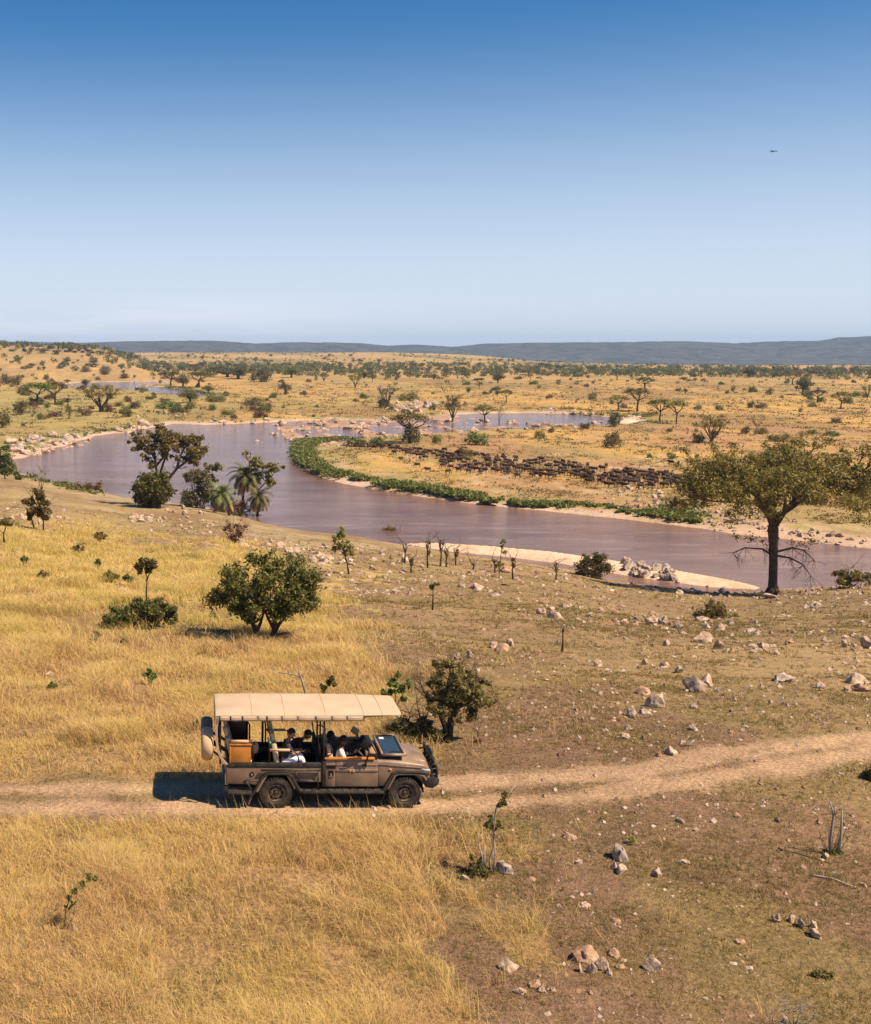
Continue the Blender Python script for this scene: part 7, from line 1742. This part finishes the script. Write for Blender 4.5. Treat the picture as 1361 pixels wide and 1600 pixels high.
for y in (.11, 1.69):
    rail([(-.58, y, 1.14), (-.58, y, 1.62), (-.63, y, 1.69), (-.72, y, 1.70), (-1.12, y, 1.70)], .022, 8)
    rail([(-.165, y, 1.14), (-.165, y, 1.62), (-.20, y, 1.80)], .022, 8)
    rail([(.30, y, 1.47), (.40, y, 1.46), (.52, y, 1.38), (.56, y, 1.25), (.56, y, 1.14)], .018, 7)
    rail([(1.18, y, 1.60), (1.30, y, 1.585), (1.40, y, 1.48), (1.36, y, 1.36), (1.20, y, 1.31)], .018, 7)
    rail([(1.12, y + .1, 1.14), (1.05, y + .1, 1.75), (1.0, y + .1, 1.82), (1.13, y + .1, 1.82), (1.18, y + .1, 1.70)], .018, 7)
rail([(-1.15, 1.45, 1.5), (-1.15, 1.45, 2.02), (-1.10, 1.45, 2.08), (-.80, 1.45, 2.08), (-.70, 1.45, 2.02), (-.66, 1.45, 1.9), (-.66, 1.45, 1.2)], .03, 8)
rail([(-.25, 1.55, 1.14), (-.25, 1.55, 1.98), (-.20, 1.55, 2.02), (-.12, 1.40, 1.75), (-.1, 1.40, 1.5)], .03, 8)
for x0, x1, z in ((-1.12, -.68, 1.70), (-.16, .34, 1.475)):
    for y in (.11, 1.69): g = Geo(); g.tube([(x0, y, z), (x1, y, z)], .034, 10); g.obj('armrest', CANVASD, car, smooth=True)
g = Geo(); g.ell((-.15, .11, 1.66), (.03, .03, .035), 10, 6); g.obj('green_knob', GREENP, car, smooth=True)
# wooden cabinet by the rear bench
cb = empty('wooden_cabinet', (0, 0, 0)); cb.parent = car
g = Geo(); g.box(-1.14, -.62, .09, .40, 1.155, 1.58); g.obj('cabinet_box', WOOD, cb, bevel=.02)
g = Geo(); g.box(-1.16, -.60, .075, .42, 1.595, 1.635); g.box(-1.155, -1.12, .082, .41, 1.155, 1.594); g.obj('cabinet_top', WOOD, cb, bevel=.008)
g = Geo(); g.box(-1.10, -.74, .45, 1.4, 1.15, 1.95); g.obj('bench_back_panel', mat('dark_mahogany', (0.045, 0.012, 0.010), .4, .2), cb, bevel=.03) if False else None
g = Geo(); g.box(-1.12, -.68, 1.40, 1.50, 1.2, 1.92); g.obj('seat_end_panel', mat('dark_mahogany', (0.05, 0.014, 0.012), .4, .2), car, bevel=.03)
def seat(x, y, z, back=.72, lean=.16):
    s_ = empty('seat', (x, y, z)); s_.parent = car
    g = Geo(); g.box(-.02, .44, -.21, .21, -.10, .06); g.obj('seat_cushion', HIDEB, s_, bevel=.045)
    M = Matrix.Rotation(-lean, 4, 'Y')
    g = Geo(); g.box(-.10, .03, -.21, .21, .02, back * .78, M); g.obj('backrest', HIDEB, s_, bevel=.045)
    g = Geo(); g.box(-.085, .015, -.13, .13, back * .80, back * 1.06, M); g.obj('headrest', HIDEB, s_, bevel=.04)
    g = Geo(); g.tube([(-.02, -.05, -.10), (-.02, -.05, -.3)], .02, 6); g.tube([(.38, .05, -.10), (.38, .05, -.3)], .02, 6); g.obj('seat_frame', BLACK, s_)
for y in (.38, 1.32): seat(.08, y, 1.02, .80)
for y in (.45, 1.28): seat(-1.0, y, 1.10, .86, .26)
for y in (.40, 1.25): seat(1.46, y, .84, .66)
g = Geo(); g.box(1.02, 1.10, .35, 1.5, .80, 1.50); g.obj('seat_back_shelf', BLACKM, car, bevel=.03)
g = Geo(); g.ell((-.50, .52, 1.40), (.10, .09, .16), 12, 8); g.obj('cushion_roll', HIDEB, car, smooth=True)
g = Geo(); g.ell((-.53, .45, 1.52), (.04, .04, .035), 8, 6); g.obj('red_tag', REDP, car, smooth=True)
# two spare wheels in tan covers, side by side on the tail
for yc, lb in ((.40, 0), (1.25, 1)):
    sw = empty('spare_wheel', (0, 0, 0)); sw.parent = car
    g = Geo(); n = 36; prof = [(-.15, 0), (-.15, .30), (-.135, .36), (-.09, .40), (0, .412), (.09, .40), (.135, .36), (.15, .30), (.15, 0)]
    V = []; F = []
    for x, r in prof:
        for k in range(n): t = 2 * PI * k / n; V.append((-1.70 + x, yc + r * math.cos(t), 1.55 + r * math.sin(t)))
    for i in range(len(prof) - 1):
        for k in range(n): F.append((i * n + k, i * n + (k + 1) % n, (i + 1) * n + (k + 1) % n, (i + 1) * n + k))
    g.add(V, F); g.obj('wheel_cover', CANVASD if lb == 0 else mat('shaded_tan_cover', (0.17, 0.135, 0.11), .85), sw, smooth=True, auto=50)  # far cover: same tan, with the roof's shade painted into its colour
    g = Geo(); g.tube([(-1.56, yc, 1.55), (-1.22, yc, 1.35)], .04, 8); g.tube([(-1.56, yc, 1.35), (-1.22, yc, 1.1)], .03, 8); g.obj('wheel_carrier', BLACK, sw)
# ------------------------------------------------------------------ the people
def skinned(name, chains, m, parent=None, level=2, extra=None):
    """chains: lists of (co, radius[, id]); a point given as an int refers back to that vertex"""
    V = []; E = []; Rr = []
    for ch in chains:
        prev = None
        for q in ch:
            if isinstance(q, int): prev = q; continue
            V.append(q[0]); Rr.append(q[1] if isinstance(q[1], tuple) else (q[1], q[1])); i = len(V) - 1
            if prev is not None: E.append((prev, i))
            prev = i
    me = bpy.data.meshes.new(name); me.from_pydata([tuple(v) for v in V], E, []); o = link(name, me)
    sk = o.modifiers.new('skin', 'SKIN'); sk.use_smooth_shade = True
    for i, r in enumerate(Rr): me.skin_vertices[0].data[i].radius = r
    me.skin_vertices[0].data[0].use_root = True
    ss = o.modifiers.new('sub', 'SUBSURF'); ss.levels = level; ss.render_levels = level
    dg = bpy.context.evaluated_depsgraph_get(); dg.update()
    nm = bpy.data.meshes.new_from_object(o.evaluated_get(dg)); nm.name = name
    bpy.data.objects.remove(o)
    if extra:
        bm = bmesh.new(); bm.from_mesh(nm)
        for g in extra: t = g.mesh('t', m); bm.from_mesh(t)
        bm.to_mesh(nm); bm.free(); nm.polygons.foreach_set('use_smooth', [True] * len(nm.polygons))
    nm.materials.clear(); nm.materials.append(m)
    return link(name, nm, parent)
def person(x, y, hip, label, skin, hairm, shirtm, trm, spine=.12, head_fwd=.05, hands=None, head_pitch=0.0, knee=(.44, .10), short=True):
    o = empty('person', (VX + x, VY + y, hip - .01)); tag(o, label, 'person')
    zz = math.sqrt(max(.04, 1 - (spine / .46) ** 2)); H = Vector((0, 0, 0)); ch = Vector((spine * .62, 0, .28 * zz)); sh = Vector((spine, 0, .46 * zz)); nk = sh + Vector((spine * .2 + .01, 0, .08 * zz)); hd = nk + Vector((head_fwd, 0, .16 if zz > .9 else .12))
    C_ = [[(H, (.15, .12)), (Vector((spine * .3, 0, .14 * zz)), (.13, .11)), (ch, (.155, .12)), (sh, (.13, .085)), (nk, .052), (nk + (hd - nk) * .5, .05)]]
    cnt = 6; armj = []
    hands = hands or [Vector((.42, -.14, .16)), Vector((.42, .14, .16))]
    def add(chain, start):
        nonlocal cnt
        C_.append([start] + chain); i0 = cnt; cnt += len(chain); return i0
    fing = Geo()
    for s, hp in ((-1, hands[0]), (1, hands[1])):
        S = sh + Vector((-.01, .185 * s, -.02)); el = (S + hp) / 2 + Vector((-.04, .05 * s, -.13)); wr = hp + (el - hp).normalized() * .06
        add([(sh + Vector((0, .09 * s, .0)), .075), (S, .058), ((S + el) / 2, .046), (el, .038), ((el + wr) / 2, .036), (wr, .024), (hp, (.036, .020)), (hp + (hp - wr).normalized() * .04, (.034, .016))], 3)
        armj.append((S, el, wr, hp))
        d = (hp - wr).normalized(); sd2 = d.cross(Vector((0, 0, 1))).normalized(); up = sd2.cross(d)
        for k, (off, L_) in enumerate(((-.030, .062), (-.010, .072), (.010, .068), (.029, .052))):
            b = hp + d * .045 + sd2 * off; fing.tube([b - d * .02, b + d * L_ * .35, b + d * L_ * .72 - up * .012, b + d * L_ * .92 - up * .032], [.0095, .009, .0082, .0065], 6)
        b = hp - d * .005 - sd2 * .034 * s; fing.tube([b, b - sd2 * .022 * s + d * .022, b - sd2 * .022 * s + d * .048 - up * .008], [.011, .010, .008], 6)
    legs = []
    for s in (-1, 1):
        hipj = Vector((.02, .095 * s, -.01)); kn = Vector((knee[0], .13 * s, knee[1])); an = kn + Vector((.06, 0, -.43)); 
        add([(hipj, .088), ((hipj + kn) / 2, .074), (kn, .058), ((kn + an) / 2 + Vector((-.01, 0, .05)), .054), (an, .036), (an + Vector((.06, 0, -.05)), .04), (an + Vector((.17, 0, -.07)), .028)], 0)
        legs.append((hipj, kn, an))
    # head with face
    hg = Geo()
    def face(v, d):
        v = v.copy()
        if d.x > .2: v.x *= .94
        if d.z < -.2: v.y *= 1 - .28 * (-d.z); v.x = v.x * (1 - .05 * (-d.z)) + .012 * (-d.z)
        return v
    M = Matrix.Rotation(head_pitch, 4, 'Y'); hg.ell(hd, (.100, .078, .122), 20, 16, M, face)
    F_ = lambda a, b, c: hd + (M @ Vector((a, b, c)))
    hg.tube([F_(.088, 0, .028), F_(.112, 0, -.004), F_(.116, 0, -.022), F_(.094, 0, -.030)], [.008, .012, .015, .008], 8)          # nose
    hg.tube([F_(.090, -.024, -.056), F_(.098, 0, -.054), F_(.090, .024, -.056)], .0085, 6); hg.ell(F_(.078, 0, -.098), (.022, .026, .018), 10, 8)
    for s in (-1, 1):
        hg.ell(F_(-.005, .080 * s, -.004), (.020, .010, .032), 10, 8); hg.ell(F_(.082, .030 * s, .022), (.012, .015, .009), 8, 6)
    body = skinned('body', C_, skin, o, 2, [hg, fing])
    eg = Geo()
    for s in (-1, 1): eg.ell(F_(.092, .030 * s, .018), (.006, .011, .006), 8, 6)
    eg.obj('eyes', BLACKM, o, smooth=True)
    hr = Geo(); hr.ell(F_(-.014, 0, .030), (.106, .088, .112), 20, 14, M, lambda v, d: Vector((v.x, v.y, max(v.z, -.045 if d.x < .1 else .035))) if d.x > -.7 else Vector((v.x, v.y, max(v.z, -.09))))
    hr.obj('hair', hairm, o, smooth=True)
    # shirt with sleeves and open neck
    T = [[(H + Vector((0, 0, .0)), (.168, .135)), (Vector((spine * .3, 0, .14 * zz)), (.150, .128)), (ch, (.172, .136)), (sh + Vector((0, 0, -.005)), (.145, .097)), (nk - (nk - sh) * .25, .062)]]
    for (S, el, wr, hp) in armj:
        e_ = (S + (el - S) * .75) if short else (el + (wr - el) * .75)
        T.append([3, (sh + Vector((0, (S.y - sh.y) * .5, .0)), .088), (S, .074), ((S + el) / 2, .064)] + ([(e_, .056)] if short else [(el, .054), (e_, .040)]))
    skinned('shirt', T, shirtm, o, 2)
    T = [[(H + Vector((0, 0, .03)), (.160, .13)), (H + Vector((.02, 0, -.04)), (.155, .12))]]
    for (hj, kn, an) in legs: T.append([0, (hj, .108), ((hj + kn) / 2, .094), (kn, .078), ((kn + an) / 2, .070), (an + Vector((0, 0, .05)), .058)])
    skinned('trousers', T, trm, o, 2)
    sg = Geo()
    for (hj, kn, an) in legs: sg.ell(an + Vector((.07, 0, -.075)), (.13, .05, .045), 12, 8)
    sg.obj('shoes', BLACKM, o, smooth=True)
    return o, armj
SK1 = mat('skin_tan', (0.33, 0.165, 0.10), .55, .08, spec=.3); SK2 = mat('skin_dark', (0.11, 0.050, 0.030), .5, .08, spec=.35)
HAIR = mat('black_hair', (0.012, 0.009, 0.008), .6, .3, 30, spec=.3)
SH1 = mat('charcoal_shirt', (0.030, 0.026, 0.028), .85, .1); SH2 = mat('off_white_shirt', (0.78, 0.68, 0.60), .85, .04); SH3 = mat('brown_top', (0.05, 0.028, 0.024), .85, .1); SH4 = mat('blue_shirt', (0.08, 0.15, 0.28), .85, .1)
TR1 = mat('white_trousers', (0.80, 0.77, 0.78), .85, .03); TR2 = mat('dark_trousers', (0.03, 0.03, 0.035), .85, .1)
o, aj = person(.20, .36, 1.13, 'man in charcoal t-shirt and white trousers in the middle row looking at a phone', SK1, HAIR, SH1, TR1, .10, .06, [Vector((.44, -.06, .26)), Vector((.46, .06, .25))], R(28), (.46, .10))
g = Geo(); M = Matrix.Translation((VX + .20 + .52, VY + .36, 1.13 + .285)) @ Matrix.Rotation(R(-30), 4, 'Y'); g.box(-.07, .07, -.036, .036, -.005, .005, M); ph = g.obj('phone', BLACKM, None, bevel=.003); tag(ph, 'black phone held in both hands by the man in the charcoal t-shirt', 'phone')
person(.30, 1.12, 1.08, 'dark-haired person in a brown top bending forward beside the man in the charcoal t-shirt', SK1, HAIR, SH3, TR2, .36, .13, [Vector((.56, -.10, .02)), Vector((.56, .10, .02))], R(45), (.44, .05), False)
person(1.60, .38, .93, 'driver in an off-white shirt at the steering wheel', SK2, HAIR, SH2, TR2, .04, .05, [Vector((.34, -.10, .30)), Vector((.36, .14, .36))], R(4), (.44, .04), False)
person(1.40, 1.12, .80, 'person in a blue shirt sitting low in front, half hidden behind the driver', SK2, HAIR, SH4, TR2, .02, .04, None, R(8), (.42, .03))
# ------------------------------------------------------------------ haze: one closed box of thin air
def build_haze():
    m = bpy.data.materials.new('haze_air'); m.use_nodes = True; t = m.node_tree; t.nodes.clear()
    o = t.nodes.new('ShaderNodeOutputMaterial'); v = t.nodes.new('ShaderNodeVolumePrincipled')
    v.inputs['Color'].default_value = (0.44, 0.64, 1.0, 1); v.inputs['Density'].default_value = HAZE
    v.inputs['Anisotropy'].default_value = 0.0
    t.links.new(v.outputs[0], o.inputs['Volume'])
    g = Geo(); g.box(-30000, 30000, -2000, 13200, ZW - 30, 160)
    h = g.obj('haze', m); tag(h, 'thin bluish air over the whole valley', 'haze', kind='stuff')
HAZE = 0.000062
build_haze()
